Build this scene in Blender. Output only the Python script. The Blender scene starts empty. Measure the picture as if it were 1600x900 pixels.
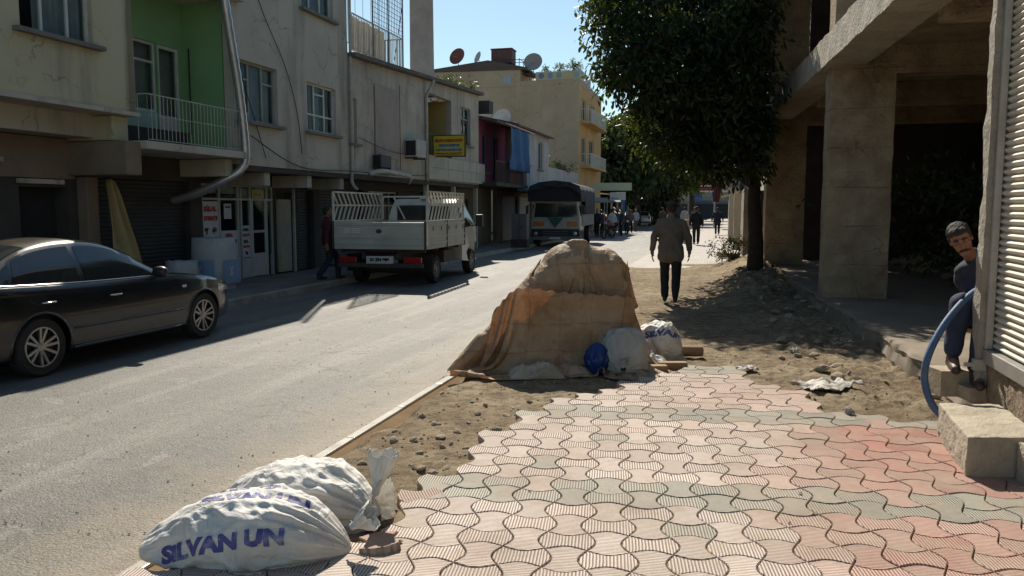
import bpy, bmesh, math, random
import numpy as np
from mathutils import Vector, Matrix, noise
from mathutils.bvhtree import BVHTree
R = math.radians
rnd = random.Random(7)
S = bpy.context.scene
COL = S.collection

# ---------------------------------------------------------------- camera, light, exposure
CAM_Z = 1.8
cd = bpy.data.cameras.new('camera'); cam = bpy.data.objects.new('camera', cd); COL.objects.link(cam)
cam.location = (0, 0, CAM_Z); cam.rotation_euler = (R(90) - math.atan(125 / 1250), 0, 0)
cd.sensor_width = 36.0; cd.lens = 36.0 * 1250 / 1600; cd.clip_start = 0.05; cd.clip_end = 3000
S.camera = cam
S.render.resolution_x, S.render.resolution_y = 1024, 576
SUN_EL, SUN_AZ = 43.0, -6.4            # degrees; azimuth from +Y towards +X
w = bpy.data.worlds.new('World'); S.world = w; w.use_nodes = True
nt = w.node_tree; bg = nt.nodes['Background']
sky = nt.nodes.new('ShaderNodeTexSky'); sky.sky_type = 'NISHITA'; sky.sun_disc = False
sky.sun_elevation = R(SUN_EL); sky.sun_rotation = R(SUN_AZ); sky.air_density = 1.0; sky.dust_density = 0.5; sky.ozone_density = 0.8
tn = nt.nodes.new('ShaderNodeMix'); tn.data_type = 'RGBA'; tn.blend_type = 'MULTIPLY'; tn.inputs[0].default_value = 1.0; tn.inputs[7].default_value = (.88, 1.03, 1.02, 1)
nt.links.new(sky.outputs[0], tn.inputs[6]); nt.links.new(tn.outputs[2], bg.inputs[0]); bg.inputs[1].default_value = 0.08
sl = bpy.data.lights.new('sun', 'SUN'); sl.energy = 5.0; sl.angle = R(0.5); sl.color = (1.0, 0.91, 0.78)
sun = bpy.data.objects.new('sun', sl); COL.objects.link(sun)
sd = Vector((math.sin(R(SUN_AZ)) * math.cos(R(SUN_EL)), math.cos(R(SUN_AZ)) * math.cos(R(SUN_EL)), math.sin(R(SUN_EL))))
sun.rotation_euler = sd.to_track_quat('Z', 'Y').to_euler(); sun.location = (0, 0, 30)
S.view_settings.view_transform = 'Standard'; S.view_settings.look = 'None'
S.view_settings.exposure = 0.42; S.view_settings.gamma = 1.0; S.view_settings.use_curve_mapping = False
S.cycles.max_bounces = 8; S.cycles.transparent_max_bounces = 12; S.cycles.use_denoising = True
S.cycles.sample_clamp_indirect = 6.0; S.cycles.caustics_reflective = False; S.cycles.caustics_refractive = False

# ---------------------------------------------------------------- frames
A15 = R(15)
T = Vector((math.sin(A15), math.cos(A15), 0)); N = Vector((math.cos(A15), -math.sin(A15), 0))
FO = Vector((-6.5, 18.6, 0))            # origin of the left facade line
KO = Vector((-0.79, 8.08, 0))           # origin of the right kerb line
def F(s, n, z=0): return FO + T * s + N * n + Vector((0, 0, z))
def K(s, k, z=0): return KO + T * s + N * k + Vector((0, 0, z))

# ---------------------------------------------------------------- materials
MATS = {}
def nodes(name):
    m = bpy.data.materials.new(name); m.use_nodes = True
    n = m.node_tree; b = n.nodes['Principled BSDF']
    return m, n, b
def c4(c): return (c[0], c[1], c[2], 1)
def ramp(n, fac, stops):
    r = n.nodes.new('ShaderNodeValToRGB'); e = r.color_ramp.elements
    while len(e) < len(stops): e.new(0.5)
    for el, (p, c) in zip(e, stops): el.position = p; el.color = c4(c) if not isinstance(c, (int, float)) else (c, c, c, 1)
    n.links.new(fac, r.inputs[0]); return r.outputs[0]
def nz(n, vec, scale, detail=4, rough=0.6, dist=0.0):
    t = n.nodes.new('ShaderNodeTexNoise'); t.inputs['Scale'].default_value = scale
    t.inputs['Detail'].default_value = detail; t.inputs['Roughness'].default_value = rough; t.inputs['Distortion'].default_value = dist
    n.links.new(vec, t.inputs['Vector']); return t.outputs['Fac']
def mixc(n, fac, a, b, mode='MIX'):
    m = n.nodes.new('ShaderNodeMix'); m.data_type = 'RGBA'; m.blend_type = mode
    for sock, v in ((m.inputs[0], fac), (m.inputs[6], a), (m.inputs[7], b)):
        if isinstance(v, (int, float)): sock.default_value = v
        elif isinstance(v, (tuple, list)): sock.default_value = c4(v)
        else: n.links.new(v, sock)
    return m.outputs[2]
def mth(n, op, a, b=0.0):
    m = n.nodes.new('ShaderNodeMath'); m.operation = op
    for sock, v in ((m.inputs[0], a), (m.inputs[1], b)):
        if isinstance(v, (int, float)): sock.default_value = v
        else: n.links.new(v, sock)
    return m.outputs[0]
def bump(n, b, h, strength=0.5, dist=0.01, prev=None):
    u = n.nodes.new('ShaderNodeBump'); u.inputs['Strength'].default_value = strength; u.inputs['Distance'].default_value = dist
    n.links.new(h, u.inputs['Height'])
    if prev is not None: n.links.new(prev, u.inputs['Normal'])
    n.links.new(u.outputs[0], b.inputs['Normal']); return u.outputs[0]
def coord(n, kind='Object', scale=None):
    t = n.nodes.new('ShaderNodeTexCoord'); o = t.outputs[kind]
    if scale:
        m = n.nodes.new('ShaderNodeMapping'); m.inputs['Scale'].default_value = scale; n.links.new(o, m.inputs[0]); o = m.outputs[0]
    return o
def mat(name, c1, c2=None, scale=3.0, rough=0.8, bmp=0.3, bs=40.0, metal=0.0, dirt=0.0, dcol=(0.08, 0.06, 0.045), streak=False, spec=0.4, coat=0.0, trans=0.0, bd=0.01, lines=0):
    """general weathered surface: two tones of noise, optional blotchy dirt or vertical streaks, fine relief"""
    if name in MATS: return MATS[name]
    m, n, b = nodes(name); v = coord(n)
    c2 = c2 or tuple(x * 0.8 for x in c1)
    col = mixc(n, ramp(n, nz(n, v, scale, 6), [(0.35, 0.0), (0.65, 1.0)]), c1, c2)
    if dirt > 0:
        vs = coord(n, 'Object', (1, 1, 0.12)) if streak else v
        f = ramp(n, nz(n, vs, scale * (1.6 if streak else 0.7), 7, 0.7), [(0.5, 0.0), (0.74, 1.0)])
        col = mixc(n, mth(n, 'MULTIPLY', f, dirt), col, dcol)
    if streak or lines:                                                  # hairline plaster cracks
        wv = n.nodes.new('ShaderNodeTexNoise'); wv.inputs['Scale'].default_value = 2.2; wv.inputs['Detail'].default_value = 6; n.links.new(v, wv.inputs['Vector'])
        w2 = n.nodes.new('ShaderNodeVectorMath'); w2.operation = 'SCALE'; w2.inputs['Scale'].default_value = .7; n.links.new(wv.outputs['Color'], w2.inputs[0])
        w3 = n.nodes.new('ShaderNodeVectorMath'); w3.operation = 'ADD'; n.links.new(v, w3.inputs[0]); n.links.new(w2.outputs[0], w3.inputs[1])
        vr = n.nodes.new('ShaderNodeTexVoronoi'); vr.feature = 'DISTANCE_TO_EDGE'; vr.inputs['Scale'].default_value = .9; n.links.new(w3.outputs[0], vr.inputs['Vector'])
        cr = mth(n, 'MULTIPLY', ramp(n, vr.outputs[0], [(0, .8), (.012, 0.0)]), ramp(n, nz(n, v, .8, 3), [(.45, 0.0), (.55, 1.0)]))
        if lines:
            sz_ = n.nodes.new('ShaderNodeSeparateXYZ'); n.links.new(v, sz_.inputs[0]); zz = mth(n, 'ADD', sz_.outputs[2], mth(n, 'MULTIPLY', nz(n, v, 1.5, 4), .08))
            for per, wd in ((lines, .03), (lines * .21, .05)):
                fr = mth(n, 'ABSOLUTE', mth(n, 'SUBTRACT', mth(n, 'FRACT', mth(n, 'MULTIPLY', zz, 1 / per)), .5)); cr = mth(n, 'MAXIMUM', cr, mth(n, 'MULTIPLY', ramp(n, fr, [(0, .75 if per == lines else .35), (wd, 0.0)]), ramp(n, nz(n, v, 2.5, 4), [(.4, .0), (.6, 1.0)])))
        col = mixc(n, cr, col, tuple(x * .35 for x in c2))
    n.links.new(col, b.inputs['Base Color']); b.inputs['Roughness'].default_value = rough; b.inputs['Metallic'].default_value = metal
    b.inputs['Specular IOR Level'].default_value = spec; b.inputs['Coat Weight'].default_value = coat; b.inputs['Coat Roughness'].default_value = 0.08
    if bmp > 0: bump(n, b, nz(n, v, bs, 5), bmp, bd)
    if trans > 0:
        tr = n.nodes.new('ShaderNodeBsdfTranslucent'); n.links.new(col, tr.inputs[0])
        mx = n.nodes.new('ShaderNodeMixShader'); mx.inputs[0].default_value = trans
        n.links.new(b.outputs[0], mx.inputs[1]); n.links.new(tr.outputs[0], mx.inputs[2])
        n.links.new(mx.outputs[0], n.nodes['Material Output'].inputs[0])
    MATS[name] = m; return m
def plain(name, c, rough=0.5, metal=0.0, spec=0.5, coat=0.0): return mat(name, c, tuple(x * 0.9 for x in c), 8, rough, 0.08, 60, metal, 0, spec=spec, coat=coat)
def glassm(name, tint=(0.85, 0.92, 0.92), amount=0.88):
    if name in MATS: return MATS[name]
    m, n, b = nodes(name); b.inputs['Base Color'].default_value = (0.02, 0.025, 0.03, 1); b.inputs['Roughness'].default_value = 0.04
    tr = n.nodes.new('ShaderNodeBsdfTransparent'); tr.inputs[0].default_value = c4(tint)
    mx = n.nodes.new('ShaderNodeMixShader'); fr = n.nodes.new('ShaderNodeLayerWeight'); fr.inputs[0].default_value = .5
    f = mth(n, 'ADD', mth(n, 'MULTIPLY', mth(n, 'POWER', fr.outputs['Facing'], 3.0), .7), 1 - amount); n.links.new(f, mx.inputs[0])
    n.links.new(tr.outputs[0], mx.inputs[1]); n.links.new(b.outputs[0], mx.inputs[2]); n.links.new(mx.outputs[0], n.nodes['Material Output'].inputs[0])
    MATS[name] = m; return m

# ---------------------------------------------------------------- mesh building
class MB:
    def __init__(s): s.v = []; s.f = []
    def add(s, vs, fs):
        o = len(s.v); s.v += [tuple(x) for x in vs]; s.f += [tuple(i + o for i in f) for f in fs]; return s
    def box(s, x0, x1, y0, y1, z0, z1):
        return s.add([(x0, y0, z0), (x1, y0, z0), (x1, y1, z0), (x0, y1, z0), (x0, y0, z1), (x1, y0, z1), (x1, y1, z1), (x0, y1, z1)],
                     [(0, 3, 2, 1), (4, 5, 6, 7), (0, 1, 5, 4), (1, 2, 6, 5), (2, 3, 7, 6), (3, 0, 4, 7)])
    def obox(s, c, u, v, wv, hu, hv, hw):
        c, u, v, wv = Vector(c), Vector(u).normalized() * hu, Vector(v).normalized() * hv, Vector(wv).normalized() * hw
        p = [c + a * u + b * v + d * wv for d in (-1, 1) for a, b in ((-1, -1), (1, -1), (1, 1), (-1, 1))]
        return s.add(p, [(0, 3, 2, 1), (4, 5, 6, 7), (0, 1, 5, 4), (1, 2, 6, 5), (2, 3, 7, 6), (3, 0, 4, 7)])
    def bar(s, a, b, w_, h_=None, up=(0, 0, 1)):
        a, b = Vector(a), Vector(b); d = b - a
        if d.length < 1e-6: return s
        up = Vector(up)
        if abs(d.normalized().dot(up)) > 0.98: up = Vector((1, 0, 0))
        x = d.cross(up).normalized(); y = x.cross(d).normalized()
        return s.obox((a + b) / 2, d, x, y, d.length / 2, w_ / 2, (h_ or w_) / 2)
    def tube(s, pts, r, k=8, cap=True):
        pts = [Vector(p) for p in pts]; n = len(pts); rs = r if isinstance(r, (list, tuple)) else [r] * n
        vs = []; fs = []; px = None
        for i, p in enumerate(pts):
            d = (pts[min(i + 1, n - 1)] - pts[max(i - 1, 0)]).normalized()
            if px is None: px = d.cross(Vector((0, 0, 1))) if abs(d.z) < 0.95 else d.cross(Vector((1, 0, 0)))
            px = (px - d * px.dot(d)).normalized(); py = d.cross(px)
            vs += [p + (px * math.cos(2 * math.pi * j / k) + py * math.sin(2 * math.pi * j / k)) * rs[i] for j in range(k)]
        for i in range(n - 1):
            for j in range(k):
                fs.append((i * k + j, i * k + (j + 1) % k, (i + 1) * k + (j + 1) % k, (i + 1) * k + j))
        if cap: fs += [tuple(range(k))[::-1], tuple((n - 1) * k + j for j in range(k))]
        return s.add(vs, fs)
    def lathe(s, prof, c, axis='Z', k=24, cap=True):
        vs = []; fs = []; c = Vector(c)
        for r_, h in prof:
            for j in range(k):
                a = 2 * math.pi * j / k; p = (r_ * math.cos(a), r_ * math.sin(a), h)
                if axis == 'X': p = (h, p[0], p[1])
                if axis == 'Y': p = (p[1], h, p[0])
                vs.append(c + Vector(p))
        for i in range(len(prof) - 1):
            for j in range(k): fs.append((i * k + j, i * k + (j + 1) % k, (i + 1) * k + (j + 1) % k, (i + 1) * k + j))
        if cap: fs += [tuple(range(k))[::-1], tuple((len(prof) - 1) * k + j for j in range(k))]
        return s.add(vs, fs)
    def grid(s, fn, nu, nv, closed_u=False):
        vs = [fn(i / (nu if closed_u else nu - 1), j / (nv - 1)) for j in range(nv) for i in range(nu)]
        fs = [(j * nu + i, j * nu + (i + 1) % nu, (j + 1) * nu + (i + 1) % nu, (j + 1) * nu + i) for j in range(nv - 1) for i in range(nu if closed_u else nu - 1)]
        return s.add(vs, fs)
    def prism(s, poly, z0, z1):
        n = len(poly); vs = [(x, y, z0) for x, y in poly] + [(x, y, z1) for x, y in poly]
        return s.add(vs, [tuple(range(n))[::-1], tuple(range(n, 2 * n))] + [(i, (i + 1) % n, n + (i + 1) % n, n + i) for i in range(n)])
    def extr(s, poly3, d):
        n = len(poly3); d = Vector(d); a = [Vector(p) for p in poly3]
        return s.add(a + [p + d for p in a], [tuple(range(n))[::-1], tuple(range(n, 2 * n))] + [(i, (i + 1) % n, n + (i + 1) % n, n + i) for i in range(n)])
    def build(s, name, material, parent=None, smooth=False, bevel=0.0, fix=True, loc=None, solid=0.0, sub=0, auto=None):
        me = bpy.data.meshes.new(name); me.from_pydata(s.v, [], s.f)
        if fix or bevel:
            bm = bmesh.new(); bm.from_mesh(me)
            if bevel:
                bmesh.ops.remove_doubles(bm, verts=bm.verts, dist=1e-5)
                bmesh.ops.recalc_face_normals(bm, faces=bm.faces)
                es = [e for e in bm.edges if len(e.link_faces) == 2 and e.calc_face_angle(0) > 0.5]
                bmesh.ops.bevel(bm, geom=es, offset=bevel, segments=2, affect='EDGES', profile=0.6, clamp_overlap=True)
            bmesh.ops.recalc_face_normals(bm, faces=bm.faces)
            bm.to_mesh(me); bm.free()
        for m in (material if isinstance(material, (list, tuple)) else [material]): me.materials.append(m)
        o = bpy.data.objects.new(name, me); COL.objects.link(o)
        if parent is not None: o.parent = parent
        if loc is not None: o.location = loc
        if solid: md = o.modifiers.new('solid', 'SOLIDIFY'); md.thickness = solid; md.offset = 0
        if sub: md = o.modifiers.new('sub', 'SUBSURF'); md.levels = sub; md.render_levels = sub
        if smooth:
            me.polygons.foreach_set('use_smooth', [True] * len(me.polygons))
            if auto: me.set_sharp_from_angle(angle=R(auto))
        return o
def thing(name, label, cat, loc=(0, 0, 0), rz=0.0, group=None):
    o = bpy.data.objects.new(name, None); COL.objects.link(o); o.empty_display_size = 0.2
    o.location = loc; o.rotation_euler = (0, 0, rz); return tag(o, label, cat, group)
def tag(o, label, cat, group=None, kind=None):
    if label: o['label'] = label
    if cat: o['category'] = cat
    if group: o['group'] = group
    if kind: o['kind'] = kind
    return o
def struct(o): o['kind'] = 'structure'; return o
def kids(o): return [c for c in bpy.data.objects if c.parent == o]
def copy_tree(o, parent=None):
    c = o.copy(); COL.objects.link(c)
    if parent is not None: c.parent = parent
    for ch in kids(o): copy_tree(ch, c)
    return c
def evald(o):
    """bake modifiers into the mesh"""
    dg = bpy.context.evaluated_depsgraph_get(); dg.update(); me = bpy.data.meshes.new_from_object(o.evaluated_get(dg))
    old = o.data; o.modifiers.clear(); o.data = me
    me.name = old.name
    return o
def fbm(p, oc=4, h=0.5):
    a = 1.0; t_ = 0.0; p = Vector(p)
    for _ in range(oc): t_ += a * noise.noise(p); p = p * 2.03 + Vector((3.1, 1.7, 5.3)); a *= h
    return t_
def text(name, body, size, parent, o, right, up, m, width=None, ex=0.002, bold=0.0, shear=0.0, height=None):
    """flat lettering as a mesh; o is the lower left corner, width forces the line's length"""
    cu = bpy.data.curves.new(name, 'FONT'); cu.body = body; cu.size = size; cu.extrude = ex; cu.offset = bold; cu.shear = shear; cu.resolution_u = 3
    ob = bpy.data.objects.new(name, cu); COL.objects.link(ob)
    dg = bpy.context.evaluated_depsgraph_get(); dg.update()
    me = bpy.data.meshes.new_from_object(ob.evaluated_get(dg)); bpy.data.objects.remove(ob)
    xs = [v.co.x for v in me.vertices]; ys = [v.co.y for v in me.vertices]
    sx = width / (max(xs) - min(xs)) if width else 1.0; sy = height / (max(ys) - min(ys)) if height else 1.0; x0 = min(xs); y0 = min(ys) if height else 0
    right = Vector(right).normalized(); up = Vector(up).normalized(); nn = right.cross(up)
    for v in me.vertices: v.co = Vector(o) + right * ((v.co.x - x0) * sx) + up * ((v.co.y - y0) * sy) + nn * v.co.z
    me.materials.clear(); me.materials.append(m)
    t_ = bpy.data.objects.new(name, me); COL.objects.link(t_)
    if parent is not None: t_.parent = parent
    return t_
def panel(mb, o, u, wn, U0, U1, Z0, Z1, holes=(), d=0.2):
    """a wall slab with rectangular openings: o base point, u along, wn outward normal"""
    o, u, wn = Vector(o), Vector(u).normalized(), Vector(wn).normalized()
    us = sorted({U0, U1, *[h[0] for h in holes], *[h[1] for h in holes]}); zs = sorted({Z0, Z1, *[h[2] for h in holes], *[h[3] for h in holes]})
    P = lambda a, z, k: o + u * a + Vector((0, 0, z)) - wn * k
    inside = lambda a, z: any(h[0] < a < h[1] and h[2] < z < h[3] for h in holes)
    for a, b in zip(us, us[1:]):
        for z, y in zip(zs, zs[1:]):
            if inside((a + b) / 2, (z + y) / 2): continue
            mb.add([P(a, z, 0), P(b, z, 0), P(b, y, 0), P(a, y, 0)], [(0, 1, 2, 3)])
            mb.add([P(a, z, d), P(b, z, d), P(b, y, d), P(a, y, d)], [(3, 2, 1, 0)])
    for (a, b, z, y) in list(holes) + [(U0, U1, Z0, Z1)]:
        mb.add([P(a, z, 0), P(b, z, 0), P(b, y, 0), P(a, y, 0), P(a, z, d), P(b, z, d), P(b, y, d), P(a, y, d)],
               [(0, 1, 5, 4), (1, 2, 6, 5), (2, 3, 7, 6), (3, 0, 4, 7)])
def window(parent, o, u, wn, u0, u1, z0, z1, mull=(0.33, 0.66), trans=(), frame=None, glass=None, curtain=None, sill=None, rec=0.12, fw=0.05, part=None, opn=None):
    o, u, wn = Vector(o), Vector(u).normalized(), Vector(wn).normalized()
    P = lambda a, z, k: o + u * a + Vector((0, 0, z)) - wn * k
    up = Vector((0, 0, 1)); f = MB()
    def rect(a, b, z, y, k, dd): f.obox((P(a, z, k) + P(b, y, k)) / 2, u, up, wn, (b - a) / 2, (y - z) / 2, dd)
    rect(u0, u1, z1 - fw, z1, rec, 0.03); rect(u0, u1, z0, z0 + fw, rec, 0.03)
    rect(u0, u0 + fw, z0 + fw, z1 - fw, rec, 0.03); rect(u1 - fw, u1, z0 + fw, z1 - fw, rec, 0.03)
    for q in mull: a = u0 + (u1 - u0) * q; rect(a - fw * .45, a + fw * .45, z0 + fw, z1 - fw, rec, 0.027)
    for q, a, b in trans: z = z0 + (z1 - z0) * q; rect(u0 + (u1 - u0) * a + fw * .5, u0 + (u1 - u0) * b - fw * .5, z - fw * .4, z + fw * .4, rec, 0.024)
    wo = f.build('window', frame or M_white, parent)
    g = MB(); g.obox(P((u0 + u1) / 2, (z0 + z1) / 2, rec + .005), u, up, wn, (u1 - u0) / 2 - fw * .5, (z1 - z0) / 2 - fw * .5, 0.004)
    g.build('pane', glass or M_glass, wo)
    r_ = MB(); k1 = rec + 0.9
    r_.add([P(u0 - .3, z0 - .3, k1), P(u1 + .3, z0 - .3, k1), P(u1 + .3, z1 + .2, k1), P(u0 - .3, z1 + .2, k1)], [(0, 1, 2, 3)])
    r_.build('room_back', M_dark, wo)
    if curtain:
        for a, b in curtain:
            aa = u0 + (u1 - u0) * a; bb = u0 + (u1 - u0) * b
            cg = MB(); n_ = max(8, int((bb - aa) / 0.03))
            cg.grid(lambda p, q: P(aa + (bb - aa) * p, z0 + (z1 - z0) * q, rec + .09 + .02 * math.sin(p * (bb - aa) * 60 + q)), n_, 2)
            cg.build('curtain', M_curtain, wo, smooth=True)
    if sill:
        s_ = MB(); s_.obox(P((u0 + u1) / 2, z0 - .04, -.03), u, up, wn, (u1 - u0) / 2 + sill, .035, .1); s_.build('sill', M_sill, wo, bevel=0.006)
    return wo
def shutter(parent, o, u, wn, u0, u1, z0, z1, m, pitch=0.08, rec=0.15, name='roller_shutter', amp=0.012):
    o, u, wn = Vector(o), Vector(u).normalized(), Vector(wn).normalized()
    nn = int((z1 - z0) / pitch); mb = MB(); vs = []; fs = []
    for i in range(nn):
        z = z0 + (z1 - z0) * i / nn; h = (z1 - z0) / nn
        for q, k in ((0, 0), (.3, amp), (.75, amp), (.98, 0)):
            vs += [o + u * u0 + Vector((0, 0, z + h * q)) - wn * (rec - k), o + u * u1 + Vector((0, 0, z + h * q)) - wn * (rec - k)]
    for i in range(len(vs) // 2 - 1): fs.append((2 * i, 2 * i + 1, 2 * i + 3, 2 * i + 2))
    mb.add(vs, fs); return mb.build(name, m, parent, fix=False)

M_white = mat('window_frame_white', (.62, .62, .58), (.5, .5, .46), 4, .5, .05)
M_glass = glassm('window_glass')
M_dark = plain('dark_room', (.03, .028, .026), .9)
M_curtain = mat('curtain', (.66, .65, .63), (.5, .5, .52), 3, .9, .1, trans=.25)
M_sill = mat('sill_stone', (.22, .2, .17), (.15, .14, .12), 3, .8, .3, dirt=.5)
M_steel = mat('painted_steel', (.5, .48, .42), (.4, .38, .33), 5, .5, .1, dirt=.5, dcol=(.2, .11, .05))
M_black = plain('black_plastic', (.015, .015, .017), .45)
M_rubber = mat('rubber', (.022, .021, .02), (.035, .03, .026), 9, .85, .2)
M_chrome = plain('chrome', (.6, .6, .6), .2, 1.0)
M_alu = mat('alloy', (.45, .44, .42), (.36, .35, .33), 9, .35, .05, metal=.8)
M_iron = mat('dark_iron', (.045, .042, .04), (.08, .055, .04), 9, .7, .2)
M_conc = mat('concrete', (.36, .32, .26), (.25, .225, .19), 1.6, .9, .6, 30, dirt=.6, dcol=(.12, .1, .08), streak=True)
M_red = plain('red_letter', (.5, .03, .03), .6)
M_blue = plain('blue_letter', (.03, .1, .45), .6)
# ================================================================ GROUND
def kpos(p):
    d = Vector((p[0], p[1], 0)) - KO; return d.dot(T), d.dot(N)
def smooth01(x): x = max(0.0, min(1.0, x)); return x * x * (3 - 2 * x)
def inpoly(x, y, poly):
    c = False; j = len(poly) - 1
    for i in range(len(poly)):
        xi, yi = poly[i]; xj, yj = poly[j]
        if (yi > y) != (yj > y) and x < (xj - xi) * (y - yi) / (yj - yi) + xi: c = not c
        j = i
    return c
# asphalt
m, n, b = nodes('asphalt'); v = coord(n)
big = nz(n, v, .35, 5, .6); mid = nz(n, v, 2.2, 6, .7); fine = nz(n, v, 55, 3, .7); spk = nz(n, v, 140, 2, .8)
col = ramp(n, big, [(.32, (.105, .104, .094)), (.5, (.14, .138, .124)), (.68, (.185, .182, .163))])
col = mixc(n, ramp(n, mid, [(.42, 0.0), (.7, .6)]), col, (.135, .125, .105))
lv = coord(n, 'Object', (1.0, .09, 1)); trk = nz(n, lv, 1.5, 5, .6)
col = mixc(n, ramp(n, trk, [(.5, 0.0), (.6, .6)]), col, (.26, .248, .215)); col = mixc(n, ramp(n, trk, [(.34, .8), (.44, 0.0)]), col, (.1, .094, .08))
pt = nz(n, v, .9, 6, .7, 1.2); col = mixc(n, ramp(n, pt, [(.6, 0.0), (.63, .4)]), col, (.3, .285, .25))
col = mixc(n, ramp(n, fine, [(.36, .9), (.5, 0.0)]), col, (.07, .063, .052))
col = mixc(n, ramp(n, spk, [(.55, 0.0), (.68, .75)]), col, (.46, .44, .39))
vo = n.nodes.new('ShaderNodeTexVoronoi'); vo.feature = 'DISTANCE_TO_EDGE'; vo.inputs['Scale'].default_value = .8
dv = n.nodes.new('ShaderNodeVectorMath'); dv.operation = 'ADD'; ns = n.nodes.new('ShaderNodeTexNoise'); ns.inputs['Scale'].default_value = 1.6; ns.inputs['Detail'].default_value = 8
n.links.new(v, ns.inputs['Vector']); sc_ = n.nodes.new('ShaderNodeVectorMath'); sc_.operation = 'SCALE'; sc_.inputs['Scale'].default_value = 1.6; n.links.new(ns.outputs['Color'], sc_.inputs[0])
n.links.new(v, dv.inputs[0]); n.links.new(sc_.outputs[0], dv.inputs[1]); n.links.new(dv.outputs[0], vo.inputs['Vector'])
crack = mth(n, 'MULTIPLY', ramp(n, vo.outputs[0], [(0.0, 1.0), (.014, 0.0)]), ramp(n, nz(n, v, .5, 3), [(.42, 0.0), (.55, .9)]))
col = mixc(n, crack, col, (.05, .043, .035))
# dust that has drifted along the right kerb (local x = distance from the kerb)
sx = n.nodes.new('ShaderNodeSeparateXYZ'); n.links.new(v, sx.inputs[0])
dust = ramp(n, mth(n, 'ADD', mth(n, 'MULTIPLY', sx.outputs[0], .55), mth(n, 'MULTIPLY', mid, 1.1)), [(.05, 0.0), (.6, .55)])
col = mixc(n, dust, col, (.33, .26, .17))
n.links.new(col, b.inputs['Base Color']); b.inputs['Roughness'].default_value = .62; b.inputs['Specular IOR Level'].default_value = .35
p_ = bump(n, b, fine, .75, .02); bump(n, b, mid, .5, .05, p_)
M_asphalt = m
# dirt
m, n, b = nodes('dirt'); v = coord(n)
g1 = nz(n, v, .9, 6, .65); g2 = nz(n, v, 7, 8, .75); g3 = nz(n, v, 60, 4, .8); g4 = nz(n, v, 1.7, 5, .7)
col = ramp(n, g1, [(.32, (.21, .155, .095)), (.5, (.33, .26, .165)), (.68, (.46, .38, .255))])
col = mixc(n, ramp(n, g2, [(.4, .8), (.56, 0.0)]), col, (.13, .095, .06))
col = mixc(n, ramp(n, g3, [(.52, 0.0), (.66, .6)]), col, (.5, .43, .32))
col = mixc(n, ramp(n, g4, [(.55, 0.0), (.68, .6)]), col, (.2, .115, .07))
n.links.new(col, b.inputs['Base Color']); b.inputs['Roughness'].default_value = .95; b.inputs['Specular IOR Level'].default_value = .15
p_ = bump(n, b, g3, .8, .02); bump(n, b, g2, .9, .06, p_)
M_dirt = m
# pale slab pavement of the far footpath
m, n, b = nodes('pavement'); v = coord(n)
br = n.nodes.new('ShaderNodeTexBrick'); br.inputs['Scale'].default_value = 2.4; br.inputs['Mortar Size'].default_value = .02; br.inputs['Row Height'].default_value = .5; br.inputs['Brick Width'].default_value = .5
br.inputs['Color1'].default_value = (.42, .38, .32, 1); br.inputs['Color2'].default_value = (.34, .3, .26, 1); br.inputs['Mortar'].default_value = (.14, .12, .1, 1); n.links.new(v, br.inputs['Vector'])
col = mixc(n, ramp(n, nz(n, v, 1.1, 7, .7), [(.4, 0.0), (.7, .7)]), br.outputs['Color'], (.2, .17, .13))
n.links.new(col, b.inputs['Base Color']); b.inputs['Roughness'].default_value = .7; bump(n, b, nz(n, v, 20, 5), .4, .02); M_pavement = m
# interlocking tiles: ribs follow the UV, tone comes from the colour attribute
m, n, b = nodes('ribbed_tile'); v = coord(n); uv = coord(n, 'UV')
at = n.nodes.new('ShaderNodeAttribute'); at.attribute_name = 'tone'
sx = n.nodes.new('ShaderNodeSeparateXYZ'); n.links.new(uv, sx.inputs[0])
wv = mth(n, 'MULTIPLY', mth(n, 'ADD', mth(n, 'SINE', mth(n, 'MULTIPLY', sx.outputs[0], 2 * math.pi / .0165)), 1.0), .5)
rib = ramp(n, wv, [(.08, 0.0), (.42, 1.0)]); wear = ramp(n, nz(n, v, 3.5, 6, .7), [(.42, 0.0), (.66, 1.0)])
col = mixc(n, mth(n, 'MULTIPLY', mth(n, 'SUBTRACT', 1.0, rib), .8), at.outputs['Color'], (.13, .085, .06))
col = mixc(n, mth(n, 'MULTIPLY', wear, .6), col, (.42, .34, .26)); col = mixc(n, ramp(n, nz(n, v, 1.3, 8, .75), [(.5, 0.0), (.66, .55)]), col, (.27, .2, .14))
col = mixc(n, ramp(n, nz(n, v, 45, 4, .8), [(.58, 0.0), (.72, .5)]), col, (.16, .12, .09))
sp = n.nodes.new('ShaderNodeSeparateXYZ'); n.links.new(v, sp.inputs[0])
far = ramp(n, mth(n, 'ADD', mth(n, 'MULTIPLY', sp.outputs[1], .1), mth(n, 'MULTIPLY', nz(n, v, 1.6, 5, .7), .9)), [(1.03, 0.0), (1.22, .85)])
col = mixc(n, far, col, (.38, .3, .19))
n.links.new(col, b.inputs['Base Color']); b.inputs['Roughness'].default_value = .72; b.inputs['Specular IOR Level'].default_value = .3
p_ = bump(n, b, rib, 1.0, .006); bump(n, b, nz(n, v, 70, 5, .7), .35, .01, p_)
M_tile = m
m, n, b = nodes('muddy_water'); v = coord(n)
col = ramp(n, nz(n, v, 3, 5), [(.3, (.2, .13, .075)), (.7, (.27, .19, .11))]); n.links.new(col, b.inputs['Base Color'])
b.inputs['Roughness'].default_value = .07; bump(n, b, nz(n, v, 14, 4), .2, .01); M_mud = m
M_kerb = mat('kerb_concrete', (.42, .39, .33), (.3, .27, .22), 4, .55, .4, 40, dirt=.6)
M_kerbwet = mat('wet_concrete', (.5, .48, .42), (.36, .33, .28), 6, .3, .3, 40, dirt=.4)
M_stone = mat('rubble_stone', (.44, .37, .27), (.29, .235, .165), 7, .9, .6, 30, dirt=.4)

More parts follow.
